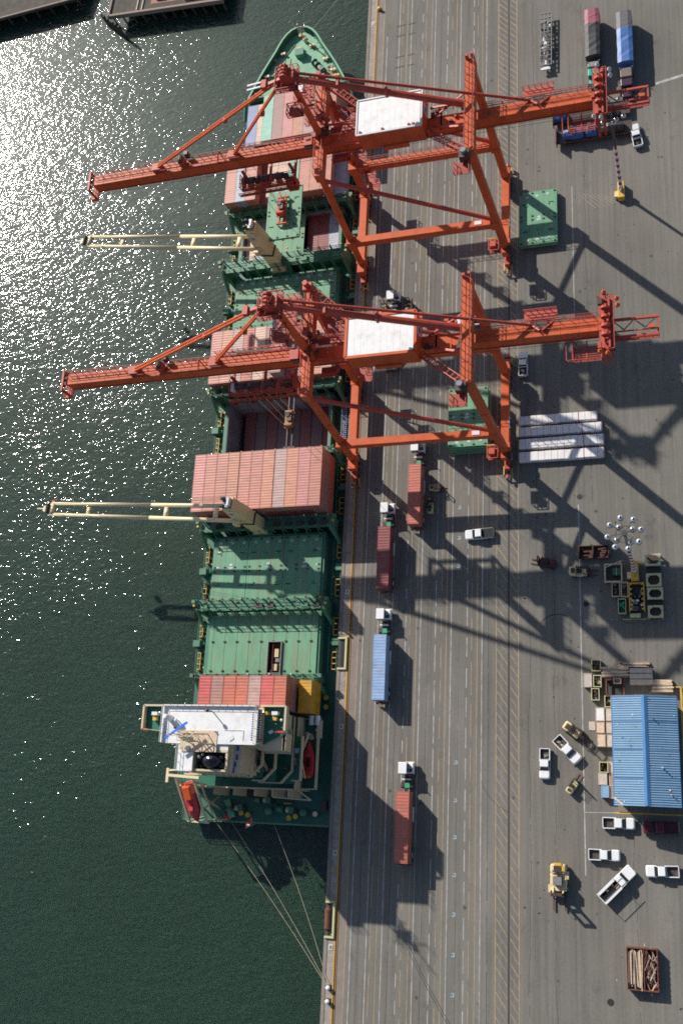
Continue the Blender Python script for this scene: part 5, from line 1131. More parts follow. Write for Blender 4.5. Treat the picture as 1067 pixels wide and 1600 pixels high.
spreader(-11.0, 79.2, 4.4, 11.8, 28.2, 'long spreader hanging over the open southern hold on its ropes', 'loader_tan')
spreader(-12.7, 124.0, 12.35, 6.3, 28.2, 'short red spreader gripping the lifted green hatch cover')
def loose_cover(x0, x1, y0, y1, z0, th, label, numbers, layers=1, grp='green hatch covers off the ship'):
    off = ((x0 + x1) / 2, (y0 + y1) / 2, z0)
    t = empty('hatch_cover', off, 0, label, 'hatch cover', grp)
    cover(x0, x1, y0, y1, z0, th, t, off, name='cover_plate')
    b = MB(off)
    for k in range(4): x = x0 + .8 + (x1 - x0 - 1.6) * k / 3; b.box(x - .12, x + .12, y0 + .2, y1 - .2, z0 - .35, z0 - .005, 'hull_green')
    b.split('stiffener', t)
    nums([(s_, x, y, z0 + th + .03, rz) for s_, x, y, rz in numbers], t, off, .62)
    return t
loose_cover(-16.55, -8.85, 117.7, 130.3, 11.4, .45, 'green hatch cover hanging from the northern crane over the ship', [('06', -14.6, 129.2, 0), ('04', -12.5, 129.2, 0), ('02', -10.2, 129.2, 0), ('48', -12.8, 119.6, 0)])
n1 = [('01', 21.9 + 1.6, 82.0, 0), ('03', 26.0, 82.0, 0), ('04', 28.4, 82.0, 0), ('1', 23.1, 80.2, 90), ('2', 23.0, 77.2, 90), ('48', 25.6, 77.6, 0), ('287', 25.6, 77.0, 0), ('06', 23.7, 71.9, 0), ('08', 26.0, 72.0, 0), ('04', 28.3, 72.1, 0)]
bottom = loose_cover(21.85, 29.6, 71.0, 83.2, .45, 1.0, 'lower green hatch cover of the stack of three under the southern crane', [], grp='green hatch covers stacked on the quay')
loose_cover(21.95, 29.7, 71.1, 83.3, 1.95, 1.0, 'middle green hatch cover of the stack of three under the southern crane', [], grp='green hatch covers stacked on the quay')
loose_cover(21.9, 29.65, 71.0, 83.2, 3.45, .9, 'green hatch cover with white numbers topmost under the southern crane', n1, grp='green hatch covers stacked on the quay')
loose_cover(35.3, 43.0, 114.8, 127.1, .4, 1.1, 'green hatch cover lying beside the landside legs of the northern crane', [('09', 37.0, 125.8, 0), ('05', 39.0, 126.0, 0), ('07', 41.2, 126.2, 0), ('2', 41.9, 124.0, 0), ('48', 39.3, 121.0, 0), ('287', 39.3, 120.4, 0), ('1', 41.9, 118.6, 0), ('09', 37.0, 115.7, 0), ('05', 39.0, 115.8, 0), ('07', 41.2, 116.0, 0), ('2', 41.9, 121.2, 0)])
# ================================================================ YARD
def wheel(b, x, y, r=.5, wd=.3, z=None, m='tyre', rim='frame_metal'):
    z = r if z is None else z
    b.tube((x - wd / 2, y, z), (x + wd / 2, y, z), r, m, 12); b.tube((x - wd / 2 - .01, y, z), (x + wd / 2 + .01, y, z), r * .5, rim, 8)
def place(t, loc, rz): t.location = loc; t.rotation_euler[2] = R(rz)

# cracks, joints, skid marks and old paint ticks in the asphalt
b = MB()
for x0, y0, y1, wd in ((41.2, -35, 60, .05), (6.3, -40, 180, .05), (11.8, -40, 180, .07), (17.7, -40, 180, .06), (23.7, -40, 180, .05), (29.2, -40, 200, .07), (36.6, -40, 60, .05), (48.5, 60, 180, .06), (38.2, 60, 200, .06), (54.0, -30, 2, .05)):
    y = y0; x = x0; st = x0 < 30
    while y < y1:
        L = random.uniform(.5, 1.6); nx = x0 + (random.uniform(-.02, .02) if st else (x - x0) * .8 + random.uniform(-.16, .16))
        if random.random() < .92: b.add([(x - wd / 2, y, .0045), (x + wd / 2, y, .0045), (nx + wd / 2, y + L, .0045), (nx - wd / 2, y + L, .0045)], [(0, 1, 2, 3)], 'groove' if not st else 'pad_black')
        x = nx; y += L
def mark(pts, wd, m='pad_black', z=.0095):
    for (xa, ya), (xb, yb) in zip(pts, pts[1:]):
        d = math.hypot(xb - xa, yb - ya); ux, uy = -(yb - ya) / d * wd / 2, (xb - xa) / d * wd / 2
        b.add([(xa + ux, ya + uy, z), (xa - ux, ya - uy, z), (xb - ux, yb - uy, z), (xb + ux, yb + uy, z)], [(0, 1, 2, 3)], m)
for o_ in (0, .5): mark([(15.2 + o_, -19.5), (17.5 + o_, -23.5), (20.2 + o_, -27.6), (23.6 + o_, -32.5)], .09)
mark([(41.8 + 3.6 * math.cos(a), 35.2 + 3.6 * math.sin(a)) for a in [R(60 + 9 * k) for k in range(11)]], .14)
mark([(36.5 + 9 * math.cos(a), 12 + 9 * math.sin(a)) for a in [R(200 + 6 * k) for k in range(9)]], .07)
for yy in (177.2, 174.4, 168.6, 165.8):
    for xa, xb in ((7.0, 9.2), (9.9, 11.5)): mark([(xa, yy), (xb, yy + .15)], .28)
struct(b.build('asphalt_joints'))

# ---- container trucks (local frame: +y forward, origin under the middle of the load)
def container_truck(x, y, label, col, clabel, cablen=True, rz=0, load=True, cabcol='white_paint', g='trucks queueing beside the ship'):
    t = empty('container_truck', (0, 0, 0), 0, label, 'truck', g)
    b = MB(); 
    for dx in (-.45, .45): b.box(dx - .1, dx + .1, -6.2, 6.6, .95, 1.3, 'frame_metal')
    for yy in (-6.0, -3.2, 0, 3.2, 6.0): b.box(-1.2, 1.2, yy - .12, yy + .12, 1.1, 1.32, 'frame_metal')
    b.box(-1.25, 1.25, -6.35, -6.2, .7, 1.3, 'mach_dark'); b.box(-1.2, -.8, -6.5, -6.36, .5, .8, 'red_paint'); b.box(.8, 1.2, -6.5, -6.36, .5, .8, 'red_paint')
    b.box(.9, 1.3, 1.0, 3.5, .6, 1.1, 'off_white'); b.box(-1.32, -1.28, -2, 2, .9, 1.2, 'off_white'); b.box(1.3, 1.34, -5, -4.2, .9, 1.2, 'off_white'); b.build('trailer_chassis', t)
    for yy in (-5.2, -3.9):
        b = MB(); 
        for dx in (-1.0, 1.0): wheel(b, dx, yy, .5, .5)
        b.split('wheel', t, gap=.03)
    b = MB(); b.box(-.5, .5, 5.2, 11.2, .7, 1.05, 'mach_dark'); b.box(-1.1, 1.1, 7.0, 7.9, .9, 1.1, 'mach_dark'); b.cbox((.1, 7.3, 1.2), (.9, .9, .12), 'bright_green'); b.box(-.8, .8, 8.2, 8.45, 1.0, 1.7, 'off_white'); b.box(.55, 1.15, 8.4, 9.4, .8, 1.5, 'mach_dark'); b.tube((.9, 8.9, 1.4), (.9, 8.9, 3.0), .09, 'mach_dark', 6); b.tube((-.1, 8.6, 1.4), (.3, 9.3, 1.9), .12, 'mach_dark', 6); b.build('tractor_frame', t)
    for yy, xs in ((7.3, (-1.0, 1.0)), (10.6, (-1.05, 1.05))):
        b = MB(); 
        for dx in xs: wheel(b, dx, yy, .5, .34)
        b.split('wheel', t, gap=.03)
    b = MB(); 
    b.loft([b.rr(-1.25, .35, 9.2, 11.25, .12, .95), b.rr(-1.25, .35, 9.2, 11.25, .12, 2.9), b.rr(-1.2, .30, 9.25, 11.1, .12, 3.05)], cabcol); b.build('cab', t)
    b = MB(); b.loft([b.rr(.36, 1.3, 9.3, 11.35, .12, .9), b.rr(.38, 1.28, 9.35, 11.3, .12, 1.75), b.rr(.5, 1.2, 9.5, 11.1, .12, 1.85)], cabcol); b.box(.5, 1.1, 9.6, 10.2, 1.86, 1.9, 'glass'); b.cbox((.8, 10.5, 1.95), (.2, .2, .15), 'mach_dark'); b.build('hood', t)
    b = MB(); b.box(.355, .39, 9.5, 11.0, 2.0, 2.75, 'glass'); b.box(-1.1, .2, 11.26, 11.29, 1.9, 2.75, 'glass'); b.box(-1.1, .2, 9.15, 9.19, 1.9, 2.7, 'glass'); b.build('cab_window', t)
    if cablen: b = MB(); b.box(-.4, 1.3, 11.3, 11.5, .7, 1.1, 'pale_yellow' if cablen == 2 else 'off_white'); b.build('bumper', t)
    place(t, (x, y, 0), rz)
    if load:
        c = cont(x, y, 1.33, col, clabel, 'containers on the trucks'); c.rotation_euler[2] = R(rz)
    return t
container_truck(15.3, 62.2, 'truck with white cab behind the green hatch cover stack, small tan forklift beside its trailer', RST, 'rust red container on the truck beside the two small forklifts')
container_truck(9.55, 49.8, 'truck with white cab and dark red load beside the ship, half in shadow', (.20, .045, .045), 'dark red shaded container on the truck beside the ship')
container_truck(9.5, 28.7, 'truck with white cab carrying the blue container', (.24, .36, .56), 'pale blue container on the truck alone in the lane')
container_truck(14.75, .4, 'truck with white cab and lime bumper, southernmost truck in the lanes', (.44, .13, .09), 'orange red container on the southernmost truck', 2)
t0 = container_truck(9.15, 96.2, 'truck with white cab passing under the machinery house of the southern crane', (.3, .06, .05), '', load=False)

# pickups (local: +y forward, length 5.3)
def pickup(paint='white_paint', bed='bed_dark', junk=0, rack=False):
    t = empty('pickup_truck', (0, 0, 0), 0, 'x', 'pickup', 'pickups parked about the yard')
    b = MB()
    b.loft([b.rr(-.93, .93, 1.05, 2.72, .30, .35), b.rr(-.97, .97, 1.05, 2.72, .34, .75), b.rr(-.92, .92, 1.05, 2.66, .36, .98), b.rr(-.78, .78, 1.1, 2.5, .3, 1.09)], paint)   # hood
    b.box(-.95, .95, -.6, 1.3, .35, 1.05, paint)
    b.box(-.95, -.80, -2.62, -.6, .40, 1.12, paint); b.box(.80, .95, -2.62, -.6, .40, 1.12, paint); b.box(-.80, .80, -2.66, -2.55, .45, 1.12, paint); b.box(-.80, .80, -.72, -.6, .5, 1.12, paint)
    b.build('body', t)
    b = MB(); b.loft([b.rr(-.93, .93, -.6, 1.32, .12, 1.05), b.rr(-.76, .76, -.50, .66, .16, 1.66), b.rr(-.68, .68, -.42, .56, .14, 1.74)], paint); b.build('cab', t)
    b = MB(); b.add([(-.84, 1.30, 1.11), (.84, 1.30, 1.11), (.72, .72, 1.66), (-.72, .72, 1.66)], [(0, 1, 2, 3)], 'glass'); b.build('windscreen', t)
    b = MB(); b.add([(-.80, -.615, 1.15), (.80, -.615, 1.15), (.70, -.54, 1.62), (-.70, -.54, 1.62)], [(3, 2, 1, 0)], 'glass'); b.build('rear_window', t)
    b = MB()
    for s_ in (-1, 1): b.add([(s_ * .935, -.4, 1.12), (s_ * .935, 1.05, 1.12), (s_ * .81, .66, 1.58), (s_ * .81, -.36, 1.58)], [(0, 1, 2, 3)] if s_ > 0 else [(3, 2, 1, 0)], 'glass')
    b.split('side_window', t, gap=.03)
    b = MB(); b.box(-.80, .80, -2.55, -.72, .5, .58, bed)
    if bed == 'black': b.box(-.90, .90, -2.64, -.62, .6, 1.17, 'black')
    for k in range(junk): b.cbox((random.uniform(-.5, .5), random.uniform(-2.3, -.95), .7), (random.uniform(.15, .5), random.uniform(.2, .9), random.uniform(.15, .45)), random.choice(('timber', 'rust', 'mach_dark', 'timber_old', 'frame_metal')), random.random())
    b.build('bed', t)
    for x in (-.84, .84):
        for y in (-1.75, 1.82):
            b = MB(); wheel(b, x, y, .38, .24); b.build('wheel', t)
    for x in (-.68, .68): b = MB(); b.cbox((x, 2.68, .78), (.34, .1, .18), 'chrome'); b.build('headlight', t); b = MB(); b.cbox((x * 1.2, -2.66, .85), (.14, .06, .3), 'red_paint'); b.build('tail_light', t)
    b = MB(); b.box(-.9, .9, 2.68, 2.80, .40, .58, 'chrome'); b.box(-.9, .9, -2.80, -2.68, .42, .58, 'chrome'); b.split('bumper', t)
    for x in (-1.08, 1.08): b = MB(); b.cbox((x, 1.0, 1.2), (.2, .12, .18), 'mach_dark'); b.build('mirror', t)
    return t
def P_(x, y, rz, label, s=1.0, **k):
    t = pickup(**k); place(t, (x, y, 0), rz); t.scale = (s, s, s); t['label'] = label; return t
P_(59.0, 137.2, 8, 'old off-white pickup near the striped lamp post, nose to the north', paint='off_white', junk=1)
P_(35.9, 88.8, 0, 'white pickup with a loaded bed just north of the wrapped pallet rows', .95, junk=6)
P_(27.5, 54.4, 93, 'white pickup with a black covered bed crossing the lanes', bed='black')
P_(39.4, 12.2, 179, 'white pickup with its nose to the south, left of the angled one', .97, junk=2)
P_(43.3, 14.7, 224, 'white pickup parked at an angle behind the tan forklift', 1.02, junk=2)
P_(51.6, 2.7, -90, 'white pickup closest to the warehouse, nose to the east', .98)
P_(58.4, 2.3, 92, 'dark maroon pickup in the shadow of the warehouse', 1.05, paint='maroon_paint', bed='maroon_paint')
P_(49.1, -2.5, -90, 'white pickup with an empty bed beside the end of the long white line', .96)
P_(58.4, -4.6, 92, 'white pickup standing apart below the maroon one, nose to the west', .98)
P_(25.2, 99.5, 85, 'white pickup half hidden under the landside leg of the southern crane')
# service truck
t = empty('service_truck', (0, 0, 0), 0, 'long white utility truck with side lockers parked diagonally', 'service truck')
b = MB(); b.loft([b.rr(-1, 1, 1.4, 3.5, .3, .4), b.rr(-1.02, 1.02, 1.4, 3.5, .34, .95), b.rr(-.9, .9, 1.4, 3.4, .34, 1.2)], 'white_paint'); b.box(-1, 1, .2, 1.6, .4, 1.2, 'white_paint'); b.loft([b.rr(-.97, .97, .1, 1.75, .12, 1.2), b.rr(-.82, .82, .2, 1.2, .15, 1.85), b.rr(-.74, .74, .28, 1.1, .13, 1.93)], 'white_paint'); b.build('cab', t)
b = MB(); b.add([(-.88, 1.74, 1.27), (.88, 1.74, 1.27), (.77, 1.30, 1.82), (-.77, 1.30, 1.82)], [(0, 1, 2, 3)], 'glass'); b.split('windscreen', t, gap=.03)
b = MB(); b.box(-1.08, -.62, -3.6, .1, .5, 1.45, 'white_paint'); b.box(.62, 1.08, -3.6, .1, .5, 1.45, 'white_paint'); b.box(-.62, .62, -3.6, .1, .6, .75, 'bed_dark'); b.box(-1.08, 1.08, -3.75, -3.6, .5, 1.5, 'off_white'); b.build('service_body', t)
b = MB(); 
for k in range(9): b.cbox((random.uniform(-.4, .4), random.uniform(-3.2, -.2), .95), (random.uniform(.2, .5), random.uniform(.3, .9), .3), random.choice(('timber', 'frame_metal', 'timber_old', 'mach_dark')))
b.split('tools', t, gap=.03)
b = MB(); 
for x in (-.98, .98): b.beam((x, -3.6, 2.5), (x, 1.2, 2.5), .08, .08, 'off_white'); b.beam((x, -3.6, 1.4), (x, -3.6, 2.5), .08, .08, 'off_white'); b.beam((x, 0, 1.4), (x, 0, 2.5), .08, .08, 'off_white')
b.split('rack', t, gap=.03)
for x in (-.92, .92):
    for y in (-2.4, 2.4): b = MB(); wheel(b, x, y, .42, .28); b.split('wheel', t, gap=.03)
place(t, (51.2, -6.9, 0), -45)

# trucks with tarped loads at the top right
def tarp_truck(x, y0, y1, wd, front, back, split, cabm, label, noselen, sleeper):
    t = empty('tarped_truck', (x, (y0 + y1) / 2, 0), 0, label, 'truck', 'tarped trucks at the top of the yard')
    o = (x, (y0 + y1) / 2, 0); hw = wd / 2
    def bag(b, a, c, m, hump=.12):
        n = 9; secs = []
        for k in range(n + 1):
            y = a + (c - a) * k / n; j = random.uniform(-.06, .06)
            secs.append([(x - hw - .03, y, .9), (x - hw + j, y, 3.7), (x - hw * .5, y, 3.95 + hump * random.random()), (x + hw * .5, y, 3.95 + hump * random.random()), (x + hw + j, y, 3.7), (x + hw + .03, y, .9)])
        b.loft(secs, m)
    b = MB(o); bag(b, y0, split, front, .16); b.build('tarp', t); b = MB(o); bag(b, split + .02, y1, back, .08); b.build('tarp', t)
    b = MB(o); b.box(x - hw + .1, x + hw - .1, y0 + .1, y1 - .1, .6, 1.0, 'mach_dark'); b.box(x - .5, x + .5, y0 - 3, y0 + 1, .6, .95, 'mach_dark'); b.build('trailer_chassis', t)
    for yy in (y1 - 1.2, y1 - 2.5, y0 - .6, y0 - 4.4 - noselen * .3):
        b = MB(o)
        for dx in (-hw + .35, hw - .35): wheel(b, x + dx, yy, .5, .4)
        b.split('wheel', t, gap=.03)
    yc = y0 - 1.1
    b = MB(o); b.rbox(x - 1.15, x + 1.15, yc - sleeper, yc, 1.0, 3.3, .2, sleeper_m(cabm)); b.build('sleeper', t)
    yb = yc - sleeper
    b = MB(o); b.rbox(x - 1.15, x + 1.15, yb - 1.9, yb + .02, 1.0, 3.0, .25, cabm); b.rbox(x - 1.0, x + 1.0, yb - 1.9 - noselen, yb - 1.85, .7, 1.9, .3, cabm); b.build('cab', t)
    b = MB(o); b.add([(x - 1.0, yb - 1.915, 2.0), (x + 1.0, yb - 1.915, 2.0), (x + .95, yb - 1.905, 2.75), (x - .95, yb - 1.905, 2.75)], [(0, 1, 2, 3)], 'glass'); b.split('windscreen', t, gap=.03)
    b = MB(o); b.box(x - 1.15, x + 1.15, yb - 2.05 - noselen, yb - 1.9 - noselen, .5, .95, 'chrome'); b.build('bumper', t)
    b = MB(o); 
    for dx in (-1.25, 1.25): b.tube((x + dx, yc - .1, 1), (x + dx, yc - .1, 3.6), .1, 'chrome', 6)
    b.split('exhaust', t, gap=.03)
def sleeper_m(c): return 'brown_paint' if c != 'teal_paint' else 'frame_metal'
tarp_truck(51.1, 156.2, 168.0, 3.0, 'tarp_black', 'tarp_maroon', 164.3, 'teal_paint', 'truck with teal cab and black and maroon tarped load behind the northern boom', 1.2, 1.3)
tarp_truck(57.6, 153.2, 165.8, 3.1, 'tarp_blue', 'tarp_grey', 161.6, 'plum_paint', 'truck with blue and grey tarped load, right of the teal-cabbed one', 1.9, 2.2)
# empty chassis trailer
t = empty('empty_trailer', (41.1, 164.6, 0), 0, 'bare grey container chassis standing left of the two tarped trucks', 'trailer')
o = (41.1, 164.6, 0); b = MB(o)
for dx in (-1.15, -.4, .4, 1.15): b.beam((41.1 + dx, 158.0, 1.25), (41.1 + dx + .2, 171.6, 1.25), .16, .3, 'frame_metal')
for k in range(12): y = 158 + k * 1.22; b.box(39.9, 42.4, y - .08, y + .08, 1.2, 1.45, 'frame_metal')
b.build('frame', t); b = MB(o)
for k in range(26): b.cbox((41.1 + random.uniform(-1, 1), random.uniform(158.5, 171), 1.3), (random.uniform(.2, .7), random.uniform(.3, 1.2), .3), random.choice(('mach_dark', 'frame_metal', 'hull_green', 'off_white')))
b.split('fitting', t, gap=.03)
for y in (161.0, 162.3, 168.8): b = MB(o); wheel(b, 40.1, y, .5, .4); wheel(b, 42.1, y, .5, .4); b.split('wheel', t, gap=.03)
b = MB(o); b.box(40.0, 42.0, 156.9, 157.4, .9, 1.3, 'off_white'); b.box(40.5, 41.7, 157.4, 158.2, .9, 1.2, 'off_white'); b.build('bumper', t)
# flatbed trailers with tarped machines under and beside the northern boom tail
def flatbed(x0, x1, yc, label, cargo, wd=3.0):
    t = empty('flatbed_trailer', ((x0 + x1) / 2, yc, 0), 0, label, 'trailer', 'flatbed trailers by the northern crane tail'); o = ((x0 + x1) / 2, yc, 0)
    b = MB(o); b.box(x0, x1, yc - wd / 2, yc + wd / 2, .95, 1.2, 'mach_dark'); b.box(x0, x1, yc - wd / 2 - .06, yc - wd / 2 - .01, .9, 1.25, 'rust'); b.box(x0, x1, yc - .5, yc + .5, .6, .9, 'mach_dark'); b.build('deck', t)
    b = MB(o); b.box(x0 - .15, x0, yc - wd / 2 - .6, yc + wd / 2 + .2, .6, 2.6, 'rust'); b.build('headboard', t)
    for x in (x0 + 2, x0 + 3.3, x1 - 2, x1 - 3.4):
        b = MB(o)
        for dy in (-1.1, 1.1): b.tube((x, yc + dy - .18, .48), (x, yc + dy + .18, .48), .48, 'tyre', 12)
        b.split('wheel', t, gap=.03)
    for cx, L, m, h, lab in cargo:
        b = MB((cx, yc, 1.2)); secs = []
        for k in range(7):
            f = k / 6; xx = cx - L / 2 + L * f; hh = h * (1 - .35 * abs(f - .5) - .15 * random.random()); ww = wd * .42 * (1 - .3 * random.random())
            secs.append([(xx, yc - ww, 1.22), (xx, yc - ww * .9, 1.2 + hh * .7), (xx, yc - ww * .3, 1.2 + hh), (xx, yc + ww * .4, 1.2 + hh * .95), (xx, yc + ww * .9, 1.2 + hh * .6), (xx, yc + ww, 1.22)])
        b.loft(secs, m); b.cbox((cx - L * .1, yc + .2, 1.2 + h), (.8, .9, .5), 'hull_green') if m == 'tarp_blue' else None
        tag(b.build('tarped_machine'), lab, 'machine', 'tarped machines on the flatbeds')
flatbed(42.6, 58.0, 144.2, 'flatbed trailer mostly hidden under the northern crane tail', [(43.9, 2.6, 'tarp_blue', 1.6, 'blue tarped machine at the left end of the hidden flatbed'), (52.8, 4.0, 'tarp_black', 2.0, 'dark tarped machine under the rear of the northern crane')])
flatbed(43.2, 58.2, 139.4, 'flatbed trailer with a tall rusty headboard below the northern crane tail', [(46.6, 4.2, 'tarp_blue', 2.1, 'larger blue tarped machine behind the rusty headboard'), (50.2, 2.2, 'tarp_blue', 2.2, 'smaller blue tarped machine in the middle of the flatbed'), (54.4, 4.6, 'mach_dark', 1.8, 'dark machine at the right end of the flatbed')], 2.9)

# high-mast lamps
def lamp_post(x, y, H, label):
    t = empty('lamp_post', (x, y, 0), 0, label, 'lamp post', 'striped high lamp posts in the yard'); o = (x, y, 0)
    b = MB(o); b.rbox(x - .65, x + .65, y - 1.7, y + 2.0, 0, 1.5, .1, 'yellow'); b.cbox((x - .95, y - .6, .7), (.8, 1.2, 1.0), 'loader_tan'); b.build('plinth', t)
    b = MB(o); b.tube((x, y, 1.5), (x, y, 2.6), .42, 'lamp_silver', 10); b.cbox((x, y + .2, 2.3), (.9, .9, .9), 'lamp_silver'); b.build('foot', t)
    n = 14; z = 2.6; dz = 13.5 / n
    w_ = MB(o); r_ = MB(o)
    for k in range(n): (w_ if k % 2 == 0 else r_).tube((x, y, z), (x, y, z + dz), .36 - .006 * k, 'pole_white' if k % 2 == 0 else 'pole_red', 12, .36 - .006 * (k + 1)); z += dz
    p = w_.build('pole', t); r_.split('red_band', p)
    b = MB(o); b.tube((x, y, z), (x, y, H), .27, 'pole_dark', 10, .16); b.build('mast_top', p)
    b = MB(o); b.tube((x, y, H - .2), (x, y, H + .2), .45, 'pole_dark', 10)
    for k in range(8): a = k * math.pi / 4 + .2; b.beam((x, y, H), (x + 2.45 * math.cos(a), y + 2.45 * math.sin(a), H + .2), .1, .1, 'pole_dark')
    for k in range(16): a, c = k * math.pi / 8, (k + 1) * math.pi / 8; b.tube((x + 1.35 * math.cos(a), y + 1.35 * math.sin(a), H - .6), (x + 1.35 * math.cos(c), y + 1.35 * math.sin(c), H - .6), .05, 'pole_dark', 5)
    for k in range(4): a = k * math.pi / 2 + .6; b.beam((x, y, H - .3), (x + 1.4 * math.cos(a), y + 1.4 * math.sin(a), H - .6), .09, .09, 'pole_dark')
    b.build('lamp_ring', t)
    for rr_, zz, n_, a0 in ((2.6, H + .1, 8, .2), (1.5, H - .8, 4, .6)):
        for k in range(n_):
            a = a0 + k * 2 * math.pi / n_; px, py = x + rr_ * math.cos(a), y + rr_ * math.sin(a)
            b = MB(o); b.ball((px, py, zz - .1), .50, 'lamp_silver', 12, 6, .8, True); b.tube((px, py, zz - .45), (px, py, zz - .1), .47, 'pole_dark', 12, .50); b.tube((px, py, zz + .25), (px, py, zz + .5), .16, 'pole_dark', 8); b.build('lamp_head', t, True)
lamp_post(55.7, 124.6, 26.2, 'tall red and white striped lamp post, lamp ring in front of the northern crane tail')
lamp_post(55.7, 46.0, 26.8, 'tall red and white striped lamp post beside the lifting frames')

# warehouse
t = empty('warehouse', (56.7, 14.4, 0), 0, 'warehouse with a ribbed blue metal gable roof', 'warehouse'); o = (56.7, 14.4, 0)
b = MB(o); b.box(51.9, 61.4, 6.0, 22.8, 0, 5.8, 'wall_beige'); b.build('wall', t)
xm = 56.75
for (xa, za), (xb, zb), nme in (((51.4, 5.9), (xm, 7.1), 'west'), ((xm, 7.1), (61.95, 5.9), 'east')):
    b = MB(o); n = 46; y = 5.55; st = (23.3 - 5.55) / n; vs = []; pr_ = []
    for k in range(n): pr_ += [(y, 0), (y + st * .62, 0), (y + st * .70, .11), (y + st * .92, .11)]; y += st
    pr_.append((23.3, 0))
    for yy, d in pr_: vs += [(xa, yy, za + d), (xb, yy, zb + d)]
    fs = [(2 * k, 2 * k + 1, 2 * k + 3, 2 * k + 2) for k in range(len(pr_) - 1)]
    b.add(vs, fs, 'roof_blue')
    b.add([(xa, 5.55, za - .12), (xb, 5.55, zb - .12), (xb, 23.3, zb - .12), (xa, 23.3, za - .12)], [(3, 2, 1, 0)], 'roof_blue_dark')
    for yy in (5.5, 23.35): b.beam((xa, yy, za - .02), (xb, yy, zb - .02), .08, .34, 'roof_blue')
    b.beam((xa if nme == 'west' else xb, 5.5, 5.82), (xa if nme == 'west' else xb, 23.35, 5.82), .16, .22, 'roof_blue_dark')
    b.build('roof', t)
b = MB(o); b.loft([[(xm - .45, y, 7.12), (xm, y, 7.34), (xm + .45, y, 7.12), (xm, y, 7.16)] for y in (5.5, 23.35)], 'roof_blue_dark'); b.build('ridge_cap', t)
b = MB(o)
for y in (9.9, 14.6, 19.1):
    for (xa, za), (xb, zb) in (((51.5, 6.05), (56.4, 7.17)), ((57.1, 7.17), (61.85, 6.05))): b.beam((xa, y, za), (xb, y, zb), .10, .03, 'roof_blue_dark')
for k in range(26): x = random.uniform(51.8, 61.6); z = 7.1 - abs(x - 56.7) * .235 + .13; y = random.uniform(6, 23); b.cbox((x, y, z), (random.uniform(.1, .3), random.uniform(.1, .25), .04), random.choice(('roof_blue_dark', 'off_white', 'rust')))
b.split('roof_fixing', t)
b = MB(o); b.box(54.6, 59.0, 5.94, 5.99, 0, 4.4, 'off_white'); 
for k in range(10): b.box(54.6, 59.0, 5.90, 5.935, .2 + k * .42, .26 + k * .42, 'frame_metal')
b.build('roller_door', t)
b = MB(o); b.box(51.6, 53.2, 4.6, 5.98, .0, .15, 'concrete'); b.box(52.0, 52.9, 5.93, 5.99, .15, 2.2, 'roof_blue_dark'); b.build('side_door', t)
b = MB(o); b.cbox((57.3, 6.4, 6.9), (.3, .3, .9), 'off_white') if 0 else None; b.tube((59.3, 11.6, 6.5), (59.3, 11.6, 7.6), .12, 'off_white', 6); b.tube((58.2, 19.4, 6.7), (58.2, 19.4, 7.4), .1, 'mach_dark', 6); b.tube((60.5, 7.4, 6.3), (60.5, 7.4, 7.0), .1, 'off_white', 6); b.split('vent_pipe', t, gap=.03)
b = MB((51.8, 6.2, 0)); b.beam((51.4, 6.7, 6.15), (52.9, 5.5, 6.3), .28, .1, 'timber'); tag(b.build('timber_board'), 'pale board lying over the front corner of the blue roof', 'board')
# yellow rail frame at the right edge
t = empty('safety_fence', (62.8, 14, 0), 0, 'yellow painted rail fence along the right side of the warehouse', 'fence')
b = MB((62.8, 14, 0)); b.beam((62.6, 25.6, .9), (62.6, -.5, .9), .32, .3, 'yellow'); b.beam((59.2, 25.6, .5), (62.6, 25.6, .5), .2, .3, 'yellow'); b.build('rail', t)
for k in range(10): b = MB((62.8, 14, 0)); y = 25.3 - k * 2.7; b.cbox((62.6, y, .4), (.25, .25, .8), 'yellow'); b.beam((62.7, y, .8), (64.3, y - 1.0, .7), .14, .14, 'yellow'); b.build('post', t)

# wrapped pallet rows
lab = ['northernmost of four long rows of white wrapped cargo', 'second row of white wrapped cargo from the north', 'third row of white wrapped cargo from the north', 'southernmost row of white wrapped cargo beside the crane legs']
for k, (x0, x1, y0, y1, sk) in enumerate(((35.0, 49.9, 75.9, 77.6, 0), (35.0, 50.7, 73.5, 75.3, 0), (35.1, 51.0, 70.9, 72.9, 0), (35.1, 51.0, 68.3, 70.2, 0))):
    t = empty('wrapped_cargo_row', ((x0 + x1) / 2, (y0 + y1) / 2, 0), 0, lab[k], 'wrapped cargo', 'rows of white wrapped cargo'); o = ((x0 + x1) / 2, (y0 + y1) / 2, 0); n = 13
    for i in range(n):
        xa = x0 + (x1 - x0) * i / n; xb = x0 + (x1 - x0) * (i + 1) / n - .012; j = random.uniform(-.03, .03); h = 1.2 + random.uniform(-.03, .03)
        b = MB(o); b.loft([b.rr(xa, xb, y0 + j, y1 + j, .08, .15), b.rr(xa, xb, y0 + j, y1 + j, .1, h - .12), b.rr(xa + .03, xb - .03, y0 + j + .1, y1 + j - .1, .1, h)], 'wrap')
        b.box(xa + .05, xb - .05, y0 + j + .05, y1 + j - .05, .02, .145, 'timber_old')
        if i in (4, 9, 12): b.box(xb - .12, xb - .02, y0 + j - .02, y1 + j + .02, .2, h + .02, 'tarp_maroon' if i > 8 else 'wrap')
        b.build('wrapped_pallet', t)

